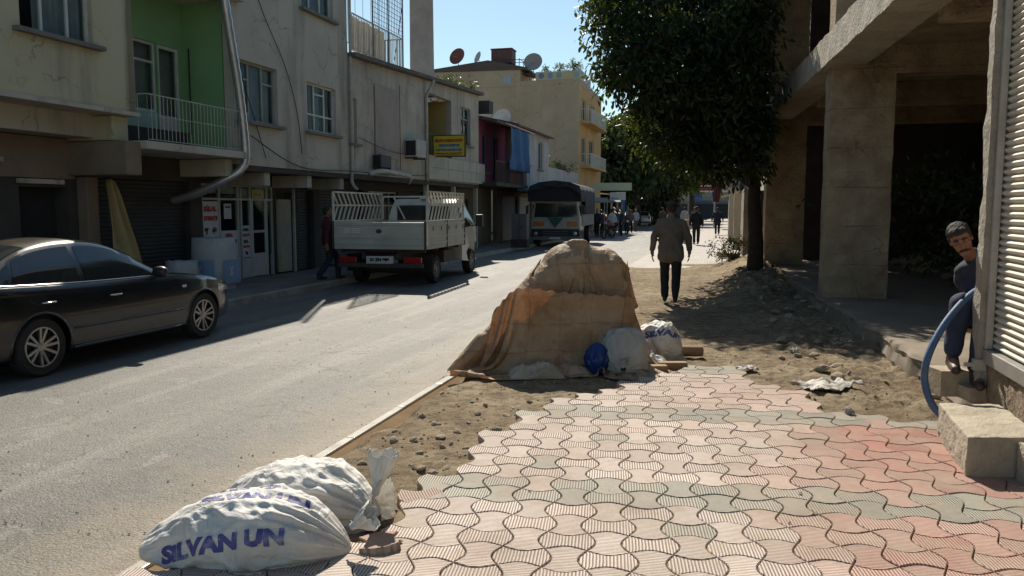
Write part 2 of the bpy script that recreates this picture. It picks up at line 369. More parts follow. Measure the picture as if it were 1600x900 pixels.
g = MB(); g.add([(-1500, -1500, -.12), (1500, -1500, -.12), (1500, 1500, -.12), (-1500, 1500, -.12)], [(0, 1, 2, 3)])
struct(g.build('ground', M_dirt, fix=False))
KROOT = dict(loc=KO)
def inK(o): o.location = KO; o.rotation_euler = (0, 0, -A15); return o
g = MB(); g.add([(-30, -40, -.004), (-.0, -40, -.004), (0, 260, -.004), (-30, 260, -.004)], [(0, 1, 2, 3)])
struct(inK(g.build('road', M_asphalt, fix=False)))
# left pavement with kerb, right kerb strip
g = MB(); g.box(-9.2, -6.02, -40, 240, -.1, .12); struct(inK(g.build('pavement', mat('left_pavement', (.24, .2, .17), (.17, .145, .12), 1.2, .85, .4, 25, dirt=.6), bevel=.01)))
g = MB(); y = -14.0
while y < 100: g.box(-6.02, -5.86 - rnd.uniform(0, .012), y, y + .985, -.08, .125 + rnd.uniform(-.006, .006)); y += 1.0
struct(inK(g.build('kerb', M_kerb, bevel=.012)))
g = MB(); y = -12.0
while y < 60: g.box(0.0, .075, y, y + .99, -.1, .012 + rnd.uniform(-.006, .005)); y += 1.0
struct(inK(g.build('kerb_strip', M_kerbwet, bevel=.008)))
g = MB(); g.add([(.07, -8, -.012), (.42, -8, -.012), (.42, .6, -.012), (.07, .6, -.012)], [(0, 1, 2, 3)])
tag(inK(g.build('muddy_water', M_mud, fix=False)), None, None, kind='structure')
g = MB(); g.box(.076, 30, 13.5, 240, -.1, .105)
struct(inK(g.build('footpath', M_pavement, fix=False)))

PAVE = [(-1.8, .8), (-1.8, 3.5), (-1.25, 3.62), (-.8, 3.75), (-.6, 4.4), (-.32, 5.11), (-.0, 6.15), (.3, 6.6), (1.25, 7.6), (1.85, 8.25), (2.35, 8.25), (2.36, 7.3), (2.62, 7.1), (2.55, 6.3), (3.3, 6.1), (3.9, 5.9), (3.9, .8)]
# the concrete plinth edge (world) runs from PE0 to PE1
PE0 = Vector((3.62, 6.3, 0)); PE1 = Vector((6.62, 21.4, 0)); PD = (PE1 - PE0).normalized(); PN = Vector((PD.y, -PD.x, 0))
def dirt_z(x, y):
    s_, k = kpos((x, y)); e = max(smooth01((k - .12 - .13 * noise.noise((x * 2.2, y * 2.2, 4)) - .05 * noise.noise((x * 9, y * 9, 1))) / .3), smooth01((y - 8.6) / 1.2) * .95)
    z = -.07 + .16 * e
    nn = fbm((x * .9, y * .9, 0), 3) * .03 + fbm((x * 4, y * 4, 3), 4, .6) * .022 + fbm((x * 13, y * 13, 5), 3, .65) * .012
    if inpoly(x, y, PAVE): return min(.137 + nn * .1, .1445) if k > .1 else z
    d = (Vector((x, y, 0)) - PE0); q = d.dot(PN)                    # rubble banked against the plinth
    rb = smooth01((q + 1.7) / 1.3) * smooth01((y - 5.9) / 1.0)
    z += nn * (.55 + 1.4 * rb) * e + rb * .05
    z += .05 * smooth01((1.4 - abs(k - .95)) / 1.2) * smooth01((6.5 - y) / 2) * e * (.6 + fbm((x * 6, y * 6, 9), 3)) * .5
    z += .035 * smooth01((y - 16) / 4)
    z -= .16 * smooth01((y - 22.5 - 2.5 * noise.noise((x * .6, y * .6, 0))) / 2.5)
    if y > 14: z += .28 * smooth01(1 - abs(k - 3.6) / 1.2) * smooth01((y - 14) / 3) * smooth01((27 - y) / 3) * (1 + .5 * fbm((x * 3, y * 3, 1), 3))
    return z
ys = list(np.arange(2.4, 10.2, .035)) + list(np.arange(10.2, 16, .07)) + list(np.arange(16, 31, .16))
ks = list(np.arange(.07, 5.2, .035)) + list(np.arange(5.2, 14, .25))
g = MB(); vs = []
for yy in ys:
    s0 = yy - KO.y
    for k in ks:
        p = KO + T * s0 + N * k; vs.append((p.x, p.y, dirt_z(p.x, p.y)))
nk = len(ks); fs = [(j * nk + i, j * nk + i + 1, (j + 1) * nk + i + 1, (j + 1) * nk + i) for j in range(len(ys) - 1) for i in range(nk - 1)]
g.add(vs, fs); struct(g.build('dirt', M_dirt, smooth=True, fix=False))

# ---- tiles
CELL = .2055; TA = R(7.0); TX = Vector((math.cos(TA), -math.sin(TA), 0)); TY = Vector((math.sin(TA), math.cos(TA), 0)); TO = Vector((-.02, 3.98, 0)); AMP = .19 * CELL
def tile_outline(i, j, shrink=.0026):
    pts = []; a = 1 if (i + j) % 2 == 0 else -1; n_ = 9
    def P(u, v_): return Vector((u, v_))
    for q in range(n_): t_ = q / n_; pts.append(P(t_, 0 + a * .19 * math.sin(math.pi * t_) ** 1.15))        # bottom
    for q in range(n_): t_ = q / n_; pts.append(P(1 + a * .19 * math.sin(math.pi * t_) ** 1.15, t_))        # right
    for q in range(n_): t_ = q / n_; pts.append(P(1 - t_, 1 - a * .19 * math.sin(math.pi * t_) ** 1.15))    # top
    for q in range(n_): t_ = q / n_; pts.append(P(0 - a * .19 * math.sin(math.pi * t_) ** 1.15, 1 - t_))    # left
    k = len(pts); out = []
    for q in range(k):
        d = (pts[(q + 1) % k] - pts[q - 1]).normalized(); nrm = Vector((-d.y, d.x)); out.append((pts[q] * CELL + nrm * shrink, nrm))
    return out
def tile_mesh(items, name):
    """items: (i, j, tone, tilt matrix or None)"""
    vs, fs, uvs, cols = [], [], [], []
    for (i, j, tone, M_) in items:
        ol = tile_outline(i, j); k = len(ol); o = len(vs); a = (i + j) % 2 == 0
        jz = rnd.uniform(-.0022, .0022); tx, ty = rnd.uniform(-.012, .012), rnd.uniform(-.012, .012)
        for ring, (dz, ins) in enumerate(((0, .0045), (-.004, .0012), (-.055, 0))):
            for p, nrm in ol:
                q = p + nrm * ins; l = Vector((q.x - CELL / 2, q.y - CELL / 2, dz + jz + (q.x - CELL / 2) * tx + (q.y - CELL / 2) * ty))
                if M_ is not None: w_ = M_ @ l
                else: w_ = TO + TX * (i * CELL + CELL / 2 + l.x) + TY * (j * CELL + CELL / 2 + l.y) + Vector((0, 0, .15 + l.z))
                vs.append(tuple(w_))
        uvl = [((p.x + rnd.random() * 0, p.y) if a else (p.y, p.x)) for p, _ in ol]
        faces = [tuple(o + q for q in range(k))] + [(o + q, o + k + q, o + k + (q + 1) % k, o + (q + 1) % k) for q in range(k)] + [(o + k + q, o + 2 * k + q, o + 2 * k + (q + 1) % k, o + k + (q + 1) % k) for q in range(k)]
        if M_ is not None: faces.append(tuple(o + 2 * k + q for q in range(k))[::-1])
        for fa in faces:
            fs.append(fa)
            for vi in fa: uvs.append(uvl[(vi - o) % k]); cols.append(tone)
    me = bpy.data.meshes.new(name); me.from_pydata(vs, [], fs)
    uvL = me.uv_layers.new(name='UVMap'); uvL.data.foreach_set('uv', [c for u in uvs for c in u])
    ca = me.color_attributes.new('tone', 'FLOAT_COLOR', 'CORNER'); ca.data.foreach_set('color', [c for t_ in cols for c in (*t_, 1.0)])
    me.materials.append(M_tile); o = bpy.data.objects.new(name, me); COL.objects.link(o); return o
def tone(i, j, x, y):
    band = (j in (2, 3)) or (j in (11, 12)) or (j in (-7, -6)) or (j in (20, 21))
    r_ = noise.noise(Vector((x * .9 + 3, y * .7, 0))); q = rnd.random()
    if (band and q > .04) or (not band and q < .02):
        c = Vector((.42, .42, .35))
        if x > 1.2: c = c * .88
    else:
        pale = Vector((.68, .585, .51)); pk = Vector((.48, .225, .175)); f = smooth01((x - .7) / 2.2) * .9 - .05 + r_ * .5 + rnd.uniform(-.15, .15)
        if y > 6: f *= .5
        c = pale.lerp(pk, max(0, min(1, f)))
    return tuple(c * rnd.uniform(.8, 1.07))
items = []
for i in range(-14, 22):
    for j in range(-16, 24):
        c = TO + TX * ((i + .5) * CELL) + TY * ((j + .5) * CELL)
        if inpoly(c.x, c.y, PAVE): items.append((i, j, tone(i, j, c.x, c.y), None))
struct(tile_mesh(items, 'tile_paving'))
# loose blocks
def loose(loc, rz, rx=0, ry=0, tn=(.5, .3, .24), par=0, label='', group=None):
    M_ = Matrix.Rotation(rz, 4, 'Z') @ Matrix.Rotation(rx, 4, 'X') @ Matrix.Rotation(ry, 4, 'Y') @ Matrix.Translation((0, 0, 0))
    o = tile_mesh([(par, 0, tn, M_)], 'paving_block'); o.location = loc; tag(o, label, 'paving block', group); return o
loose((-.52, 4.46, .155), .35, .1, .04, (.46, .33, .27), 0, 'broken pink paving block standing loose at the paving edge behind the sacks')
loose((-.86, 3.95, .12), -.5, -.1, .15, (.46, .27, .21), 1, 'loose pink paving block wedged under the knotted end of the rear sack')
loose((-.66, 3.82, .165), .2, -.12, -.1, (.5, .3, .24), 1, 'pink paving block lying tilted beside the front sack knot')

# ---- stones
def stone_mesh(seed, r_=1.0):
    bm = bmesh.new(); bmesh.ops.create_icosphere(bm, subdivisions=2, radius=1.0)
    for v_ in bm.verts:
        q = v_.co * 1.1 + Vector((seed * 7.3, seed * 3.1, 0)); k = 1 + .35 * noise.noise(q) + .15 * noise.noise(q * 3); v_.co = Vector((v_.co.x * k, v_.co.y * k * .8, v_.co.z * k * .6))
    for _ in range(5):                                                  # chipped flat sides
        a = Vector((rnd.gauss(0, 1), rnd.gauss(0, 1), rnd.gauss(0, .7))).normalized(); d = rnd.uniform(.5, .72)
        for v_ in bm.verts:
            t_ = v_.co.dot(a) - d
            if t_ > 0: v_.co -= a * t_
    me = bpy.data.meshes.new('rock'); bm.to_mesh(me); bm.free(); me.materials.append(M_stone); return me
SM = [stone_mesh(i) for i in range(8)]
def rock(x, y, z, sz, label, group):
    o = bpy.data.objects.new('rock', SM[rnd.randrange(8)]); COL.objects.link(o); o.location = (x, y, z); o.scale = (sz, sz * rnd.uniform(.7, 1.1), sz * rnd.uniform(.5, 1))
    o.rotation_euler = (rnd.uniform(-.4, .4), rnd.uniform(-.4, .4), rnd.uniform(0, 6)); return tag(o, label, 'rock', group)
for (x, y, sz) in [(-1.0, 5.2, .05), (-.86, 5.45, .045), (-.6, 5.1, .05), (-.5, 5.6, .035), (-.42, 5.95, .04), (-.8, 4.9, .04), (-.28, 6.5, .035), (-.93, 4.75, .05), (-.72, 5.75, .035), (-.35, 6.9, .03), (-.62, 6.2, .03), (-.5, 4.75, .06), (-1.12, 4.85, .045)]:
    rock(x, y, dirt_z(x, y) + sz * .25, sz, 'small broken stone in the dirt strip beside the muddy gutter', 'stones in the dirt beside the gutter')
for _ in range(48):
    k_ = rnd.uniform(.28, 1.5); y_ = rnd.uniform(4.6, 7.7); p = K(y_ - KO.y, k_)
    if inpoly(p.x, p.y, PAVE): continue
    sz = .01 + .045 * rnd.random() ** 2; rock(p.x, p.y, dirt_z(p.x, p.y) + sz * .05, sz, 'small broken stone in the dirt strip beside the muddy gutter', 'stones in the dirt beside the gutter')
for _ in range(60):
    t_ = rnd.uniform(.3, 10.5); q = -rnd.uniform(.02, 1.1) ** 1.3; p = PE0 + PD * t_ + PN * q; sz = .02 + .09 * rnd.random() ** 2
    rock(p.x, p.y, dirt_z(p.x, p.y) + sz * .3, sz, 'lump of rubble lying against the broken plinth edge', 'rubble along the broken plinth')
gm = MB()
for _ in range(6500):
    y = 3.6 + 12 * rnd.random() ** 1.5; s0 = y - KO.y; k = rnd.uniform(.3, 5.3); p = KO + T * s0 + N * k
    if inpoly(p.x, p.y, PAVE) and rnd.random() < .985: continue
    if (Vector((p.x, p.y, 0)) - PE0).dot(PN) > 0: continue
    if noise.noise(Vector((p.x * 1.5, p.y * 1.5, 0))) < rnd.uniform(-.5, .3) : continue
    sz = .004 + .016 * rnd.random() ** 3; z = (.152 if inpoly(p.x, p.y, PAVE) else dirt_z(p.x, p.y)) + sz * .3
    a = rnd.uniform(0, 6); c_, s_ = math.cos(a), math.sin(a); pv = []
    for dx, dy, dz in ((1, 0, 0), (0, 1, 0), (-1, 0, 0), (0, -1, 0), (0, 0, 1), (0, 0, -1)):
        dx *= rnd.uniform(.7, 1.4); dy *= rnd.uniform(.6, 1.1); pv.append((p.x + (dx * c_ - dy * s_) * sz, p.y + (dx * s_ + dy * c_) * sz, z + dz * sz * .6))
    gm.add(pv, [(0, 1, 4), (1, 2, 4), (2, 3, 4), (3, 0, 4), (1, 0, 5), (2, 1, 5), (3, 2, 5), (0, 3, 5)])
for _ in range(900):                                                    # chips lying on the asphalt
    y = 4 + 26 * rnd.random() ** 2; p = K(y - KO.y, -rnd.random() ** 1.6 * 5.0); sz = .003 + .009 * rnd.random() ** 3; pv = []
    for dx, dy, dz in ((1, 0, 0), (0, 1, 0), (-1, 0, 0), (0, -1, 0), (0, 0, 1), (0, 0, -1)): pv.append((p.x + dx * sz, p.y + dy * sz * .8, sz * .3 + dz * sz * .6))
    gm.add(pv, [(0, 1, 4), (1, 2, 4), (2, 3, 4), (3, 0, 4), (1, 0, 5), (2, 1, 5), (3, 2, 5), (0, 3, 5)])
tag(gm.build('gravel', M_stone, fix=False), 'loose gravel and grit scattered over the dirt', 'gravel', kind='stuff')
# ================================================================ RIGHT SIDE: plinth, concrete frame, shuttered shop
def PQ(t_, q, z=0): return PE0 + PD * t_ + PN * q + Vector((0, 0, z))
RZP = -math.atan2(PD.x, PD.y)
M_bconc = mat('board_marked_concrete', (.46, .37, .25), (.3, .235, .16), 2.2, .92, 1.0, 16, dirt=.8, dcol=(.17, .1, .065), bd=.03, lines=.62)
M_bconc2 = mat('raw_concrete_edge', (.5, .46, .38), (.36, .33, .27), 2.2, .92, .9, 18, dirt=.4, dcol=(.2, .16, .12), bd=.03)
M_slab = mat('concrete_floor', (.27, .225, .17), (.2, .165, .125), 1.1, .92, .5, 14, dirt=.5)
M_plaster = mat('rough_plaster', (.4, .37, .31), (.3, .27, .22), 3, .95, .9, 20, dirt=.5, bd=.03)
bld = thing('concrete_frame_building', 'unfinished bare concrete building frame with square columns beside the footpath', 'building', PE0, RZP)
# in the building's own frame x = q (away from the street), y = t (along it)
g = MB(); nt_ = 150; L0, L1 = -1.2, 17.0
def edge(t_): return .06 + .10 * fbm((t_ * 1.1, 0, 2), 4) + .10 * max(0, fbm((t_ * 3.2, 4, 2), 2)) * (1 if t_ < 12 else .4)
prof = [(0, .0, -.15), (.03, .0, .06), (.0, .0, .17), (.035, 0, .26), (.02, 0, .31), (.05, 0, .345), (.3, 0, .35), (1.2, 0, .352), (9.5, 0, .352)]
g.grid(lambda u, v_: (lambda t_, pr: (edge(t_) * (1 if pr[0] < .3 else 0) + pr[0] + .03 * fbm((t_ * 5, pr[2] * 9, 0), 3) * (1 if pr[0] < .1 else 0), t_, pr[2] + .008 * fbm((t_ * 2, pr[0] * 2, 7), 3)))(L0 + (L1 - L0) * u, prof[int(round(v_ * (len(prof) - 1)))]), nt_, len(prof))
g.build('floor_slab', M_slab, bld, smooth=True, auto=40)
def rough_box(g, x0, x1, y0, y1, z0, z1, am=.008, st=.12):
    """box whose faces are wavy like formwork concrete"""
    nz_ = max(2, int((z1 - z0) / st)); nx = max(2, int((x1 - x0) / st)); ny = max(2, int((y1 - y0) / st))
    per = [(x0 + (x1 - x0) * i / nx, y0) for i in range(nx)] + [(x1, y0 + (y1 - y0) * i / ny) for i in range(ny)] + [(x1 - (x1 - x0) * i / nx, y1) for i in range(nx)] + [(x0, y1 - (y1 - y0) * i / ny) for i in range(ny)]
    cx, cy = (x0 + x1) / 2, (y0 + y1) / 2; k = len(per); vs = []
    for j in range(nz_ + 1):
        z = z0 + (z1 - z0) * j / nz_
        for (x, y) in per:
            d = am * fbm((x * 3, y * 3, z * 3), 3) - (.006 if abs((z % .62) - .3) < .01 else 0)
            vs.append((x + d * (1 if x > cx else -1), y + d * (1 if y > cy else -1), z + d * .5))
    fs = [(j * k + i, j * k + (i + 1) % k, (j + 1) * k + (i + 1) % k, (j + 1) * k + i) for j in range(nz_) for i in range(k)] + [tuple(range(k))[::-1], tuple(nz_ * k + i for i in range(k))]
    return g.add(vs, fs)
for (t_, q) in ((6.79, .13), (14.65, .04)):
    rough_box(MB(), q, q + .95, t_, t_ + .52, .3, 4.06, .01, .08).build('column', M_bconc, bld, smooth=True, auto=35)
    rough_box(MB(), q + .02, q + .93, t_ + .02, t_ + .5, 4.49, 7.6, .01, .1).build('column', M_bconc, bld, smooth=True, auto=35)
    for qq in (5.6,): g = rough_box(MB(), qq, qq + .5, t_, t_ + .5, .3, 3.92, .01, .2); g.build('column', M_bconc, bld)
for t_ in (-1.0,): rough_box(MB(), .3, .8, t_, t_ + .45, 4.6, 7.6, .01, .2).build('column', M_bconc, bld)
rough_box(MB(), .0, .62, -.22, 16.4, 4.04, 4.5, .014, .09).build('edge_beam', M_bconc2, bld, smooth=True, auto=35)
rough_box(MB(), -.05, .6, -6, 16.4, 7.5, 8.0, .014, .3).build('edge_beam', M_bconc2, bld, smooth=True, auto=35)  # upper beam out of view, added for the shadow it casts
for t_ in (2.9, 6.81, 10.8, 14.67): rough_box(MB(), .63, 9.4, t_, t_ + .4, 3.9, 4.34, .008, .3).build('cross_beam', M_bconc, bld, smooth=True, auto=35)
g = MB(); g.box(.6, 9.5, -.22, 16.4, 4.345, 4.49); g.build('ceiling_slab', M_bconc, bld)
g = MB(); g.box(.6, 9.5, -6, 16.4, 7.8, 7.95); g.build('ceiling_slab', M_bconc, bld)  # unseen upper slab, added to shade the frame below
g = MB(); g.box(9.5, 9.75, -1, 17, .3, 7.8); g.box(1.3, 9.5, 16.7, 16.95, .3, 7.8); g.build('back_wall', mat('unlit_block_wall', (.07, .066, .075), (.045, .043, .05), 2, .95, .7, 12, dirt=.6), bld)  # wall colour set dark to hold the unlit interior's shade
g = MB()
for i in range(6):
    a = (2.2 + rnd.uniform(-.15, .15), 5.4 + rnd.uniform(-.1, .1), 3.98); g.tube([a, (a[0] + rnd.uniform(-.1, .1), a[1], 3.5), (a[0] + rnd.uniform(-.25, .45), a[1], 3.0 + rnd.uniform(-.2, .2))], .008, 5)
g.build('rebar', M_iron, bld)
# rubble heap inside
g = MB(); g.grid(lambda u, v_: (3.2 + 6.2 * u, 8.5 + 7.8 * v_, .3 + 1.9 * smooth01(u * 1.6) * smooth01(v_ * 1.5) * (1 + .6 * fbm((u * 5, v_ * 5, 0), 4)) + .3 * fbm((u * 22, v_ * 22, 0), 2)), 70, 70)
hp = g.build('rubble_heap', M_stone, None, smooth=True, fix=False); hp.location = PE0; hp.rotation_euler = (0, 0, RZP); tag(hp, 'dim heap of earth and rubble at the back of the unfinished building', 'rubble heap')

# shuttered shop: local x = away from street, y along it
SB = Vector((3.57, 5.98, 0)); shop = thing('shuttered_shop', 'shop with a closed white roller shutter and crumbling plaster edge at the right', 'building', SB, -A15)
M_shut = mat('shutter_white', (.66, .62, .52), (.55, .51, .43), 5, .55, .15, 50, dirt=.3, dcol=(.3, .25, .18))
g = MB(); nsl = 58; z0, z1 = .745, 3.75; vs = []; fs = []; prf = [(0, .0), (.10, .004), (.3, .02), (.52, .026), (.7, .02), (.86, .004), (.9, -.004)]
for i in range(nsl):
    z = z0 + (z1 - z0) * i / nsl; h = (z1 - z0) / nsl
    for q, k in prf: vs += [(.07 - k, -3.4, z + h * q), (.07 - k, -.01, z + h * q)]
g.add(vs, [(2 * i, 2 * i + 1, 2 * i + 3, 2 * i + 2) for i in range(len(vs) // 2 - 1)])
sh = g.build('roller_shutter', M_shut, shop, smooth=True, auto=50)
g = MB(); g.box(-.01, .1, -3.4, -.012, .64, .742); g.build('bottom_rail', mat('dull_aluminium', (.5, .49, .46), (.4, .39, .36), 5, .4, .1, metal=.6), sh, bevel=.006)
g = MB(); g.box(.0, .045, -.055, -.012, .745, 3.75); g.build('guide_rail', M_steel, sh, bevel=.004)
g = MB(); rough_box(g, -.045, .42, -.006, .12, .34, 6.2, .02, .05); g.build('plaster_edge', M_plaster, shop, smooth=True, auto=40)
g = MB(); g.box(.0, 6, -6.5, -.01, 3.76, 6.2); g.box(.43, 6, -.011, .11, .3, 6.2); g.box(6, 6.2, -6.5, .1, .0, 6.2); g.build('wall', M_plaster, shop)
g = MB(); rough_box(g, .03, 5.9, -6.4, .03, -.1, .62, .05, .1); g.build('foundation', mat('rubble_masonry', (.3, .24, .17), (.17, .12, .08), 5, .95, 1.0, 12, dirt=.6, bd=.05), shop, smooth=True, auto=50)
g = MB(); g.box(-.07, .02, -.03, .03, .575, .66); g.box(-.13, -.06, -.015, .01, .6, .63); g.build('shutter_bracket', M_steel, sh, bevel=.004)

# step block and its neighbour
def chip(o, am=.007, lv=5):
    md = o.modifiers.new('s', 'SUBSURF'); md.subdivision_type = 'SIMPLE'; md.levels = lv; md.render_levels = lv; evald(o)
    nn_ = [v_.normal.copy() for v_ in o.data.vertices]
    for v_, q_ in zip(o.data.vertices, nn_): p = v_.co.copy(); v_.co = p + q_ * (am * fbm((p.x * 9, p.y * 9, p.z * 9), 4, .6) - .012 * max(0, noise.noise(p * 14) - .35))
M_step = mat('cement_render', (.45, .4, .31), (.36, .315, .24), 3.5, .93, .6, 45, dirt=.45, dcol=(.2, .16, .11))
g = MB(); g.prism([(2.8, 4.8), (3.27, 4.785), (3.5, 5.63), (3.08, 5.66)], .1, .4)
o = g.build('step_block', M_step, bevel=.012); chip(o); tag(o, 'cement rendered step block below the roller shutter, lit on top', 'step block')
g = MB(); g.prism([(3.01, 4.28), (3.12, 4.26), (3.25, 4.76), (3.09, 4.77)], .1, .385)
o = g.build('step_block', M_step, bevel=.015); chip(o); tag(o, 'lower grey step block cut by the right picture edge, nearer than the lit one', 'step block')

# white dust / lime splash and paper scraps
M_lime = mat('white_sheeting', (.6, .57, .52), (.45, .42, .37), 6, .8, .5, 30, dirt=.5)
def scrap(x, y, z, rx, ry, seed, label, m_, name='plastic_scrap', amp=.5, group=None, cat='plastic scrap'):
    g = MB(); g.grid(lambda u, v_: (rx * (u - .5) * 2 * (1 + .3 * noise.noise((v_ * 4, seed, 0))), ry * (v_ - .5) * 2 * (1 + .3 * noise.noise((u * 4, seed, 3))), amp * min(rx, ry) * (.7 + fbm((u * 3 + seed, v_ * 3, 0), 3, .6) + .4 * fbm((u * 9, v_ * 9, seed), 2))), 26, 22)
    o = g.build(name, m_, smooth=True, solid=.003, fix=False); o.location = (x, y, z); o.rotation_euler = (0, 0, rnd.uniform(-.5, .5)); return tag(o, label, cat, group)
scrap(2.95, 7.35, .13, .30, .16, 3, 'crumpled dusty white sheeting half buried in the rubble by the plinth', M_lime, 'crumpled_sheeting', .28, cat='sheeting')
scrap(2.42, 8.25, .12, .14, .07, 8, 'small white torn sack scrap lying on the dirt left of the crumpled sheeting', M_lime, 'sack_scrap', .35, cat='scrap')
scrap(2.72, 6.32, .15, .035, .03, 5, 'crumpled white foil ball lying at the far edge of the paving', M_lime, 'foil_ball', 1.2, cat='litter')
scrap(3.25, 9.1, .14, .05, .04, 9, 'white plastic cup scrap in the rubble below the plinth shadow', M_lime, 'litter_scrap', 1.1, cat='litter')
# blue hose leaning out of the shop corner
M_hose = mat('blue_hose', (.07, .14, .27), (.055, .11, .22), 8, .6, .3, 60, dirt=.7, dcol=(.2, .17, .13))
def cat(pts, n_=8):
    P = [Vector(p) for p in pts]; out = []
    for i in range(len(P) - 1):
        p0, p1, p2, p3 = P[max(i - 1, 0)], P[i], P[i + 1], P[min(i + 2, len(P) - 1)]
        for k in range(n_):
            t_ = k / n_; out.append(.5 * ((2 * p1) + (p2 - p0) * t_ + (2 * p0 - 5 * p1 + 4 * p2 - p3) * t_ ** 2 + (3 * p1 - p0 - 3 * p2 + p3) * t_ ** 3))
    out.append(P[-1]); return out
hz = [(3.85, 6.35, 1.2), (3.58, 6.2, 1.13), (3.33, 6.08, .93), (3.17, 6.0, .70), (3.13, 5.97, .5), (3.19, 5.93, .3), (3.33, 5.9, .17)]
o = MB().tube(cat(hz), .027, 12).build('blue_hose', M_hose, smooth=True); tag(o, 'thick blue hose curving down from the shuttered shop corner', 'hose')

# far right wall pieces: gate pillars, block wall, side wall coloured dark for shade
M_blk = mat('stained_block', (.3, .25, .18), (.2, .165, .12), 2, .93, .8, 14, dirt=.7)
def wallpiece(name, x, y, w_, d, h, label, cat_, m_=M_blk, cap=False):
    t_ = thing(name, label, cat_, (x, y, .1), -A15); rough_box(MB(), 0, w_, 0, d, 0, h, .015, .15).build('shaft', m_, t_, smooth=True, auto=40)
    if cap: MB().box(-.06, w_ + .06, -.06, d + .06, h, h + .12).build('cap', m_, t_, bevel=.02)
    return t_
wallpiece('block_wall', 7.78, 27.0, .4, 5.0, 2.35, 'stained concrete block wall end beside the dark tree', 'wall')
wallpiece('gate_pillar', 9.0, 32.6, .28, .5, 2.3, 'pale slim gate pillar left of the block wall end', 'pillar', mat('cream_render', (.5, .42, .3), (.4, .33, .24), 3, .9, .4, 20, dirt=.4))
wallpiece('gate_pillar', 10.75, 39.8, .33, .5, 2.55, 'farthest cream gate pillar at the footpath edge', 'pillar', mat('cream_render', (.5, .42, .3)), cap=True)
wallpiece('garden_wall', 10.9, 40.4, .3, 22, 2.1, 'long low garden wall running on behind the farthest gate pillar', 'wall')
wallpiece('side_wall', 7.1, 23.0, .3, 3.8, 2.2, 'wall between the tree and the concrete frame, coloured dark for the shade there', 'wall', mat('shade_dark_wall', (.07, .065, .06), (.05, .045, .04), 2, .95, .6, 10))  # unstained wall; its dark colour stands for the shade behind the tree
# ================================================================ TREES
def leafmat(name, c1, c2, tr=.45):
    m, n, b = nodes(name); at = n.nodes.new('ShaderNodeAttribute'); at.attribute_name = 'rnd'
    col = ramp(n, at.outputs['Fac'], [(0, c1), (.8, c2), (1, (c2[0] * 1.8, c2[1] * 1.5, c2[2]))])
    n.links.new(col, b.inputs['Base Color']); b.inputs['Roughness'].default_value = .45 if 'dry' not in name else .9; b.inputs['Specular IOR Level'].default_value = .4 if 'dry' not in name else .05
    t_ = n.nodes.new('ShaderNodeBsdfTranslucent'); cc = mixc(n, .5, col, (.22, .26, .02), 'MIX'); n.links.new(cc, t_.inputs[0])
    mx = n.nodes.new('ShaderNodeMixShader'); mx.inputs[0].default_value = tr
    n.links.new(b.outputs[0], mx.inputs[1]); n.links.new(t_.outputs[0], mx.inputs[2]); n.links.new(mx.outputs[0], n.nodes['Material Output'].inputs[0]); return m
M_leaf = leafmat('broad_leaf', (.006, .018, .007), (.015, .038, .01), .25)
M_leaf2 = leafmat('fine_leaf', (.012, .03, .014), (.03, .06, .022), .25)
M_leafy = leafmat('young_leaf', (.06, .11, .015), (.14, .2, .03), .5)
M_bark = mat('bark', (.06, .047, .038), (.035, .028, .023), 6, .95, 1.0, 18, bd=.04)
def leaves(name, centers, per, L, W, m_, parent, seed=1, droop=.6, spread=.45):
    """leaf blades: each a folded six-point blade; centers = twig ends (x,y,z,radius)"""
    rg = np.random.default_rng(seed); C_ = np.array(centers, float); n_ = len(C_) * per
    c = np.repeat(C_, per, axis=0); off = rg.normal(0, 1, (n_, 3)); off /= np.linalg.norm(off, axis=1)[:, None]
    p = c[:, :3] + off * (c[:, 3] * rg.random(n_) ** .5)[:, None]
    d = off * spread + rg.normal(0, .5, (n_, 3)); d[:, 2] -= droop; d /= np.linalg.norm(d, axis=1)[:, None]
    sd_ = np.cross(d, rg.normal(0, 1, (n_, 3))); sd_ /= np.linalg.norm(sd_, axis=1)[:, None]; nm = np.cross(d, sd_)
    l = (L * rg.uniform(.65, 1.25, n_))[:, None]; w_ = (W * rg.uniform(.7, 1.2, n_))[:, None]
    v = np.stack([p, p + d * l * .35 + sd_ * w_ * .5 + nm * w_ * .2, p + d * l * .75 + sd_ * w_ * .38 + nm * w_ * .15, p + d * l, p + d * l * .75 - sd_ * w_ * .38 + nm * w_ * .15, p + d * l * .35 - sd_ * w_ * .5 + nm * w_ * .2], 1).reshape(-1, 3)
    me = bpy.data.meshes.new(name); b = np.arange(n_)[:, None] * 6
    f = np.concatenate([b + [0, 1, 2, 3], b + [0, 3, 4, 5]], 1).reshape(-1, 4)
    me.vertices.add(len(v)); me.vertices.foreach_set('co', v.ravel()); me.loops.add(f.size); me.loops.foreach_set('vertex_index', f.ravel())
    me.polygons.add(len(f)); me.polygons.foreach_set('loop_start', np.arange(len(f)) * 4); me.polygons.foreach_set('loop_total', np.full(len(f), 4))
    me.update(); at = me.attributes.new('rnd', 'FLOAT', 'POINT'); at.data.foreach_set('value', np.repeat(rg.random(n_), 6))
    me.validate(); me.materials.append(m_); o = bpy.data.objects.new(name, me); COL.objects.link(o); o.parent = parent; return o
def clear_of_frame(p):
    """the big tree's crown is cut back on the side of the concrete frame"""
    dd = p - PE0; tt, qq = dd.dot(PD), dd.dot(PN)
    return not (qq > -1.15 + .068 * max(0, tt) and -3 < tt < 17.0 and p.z < 9.5)
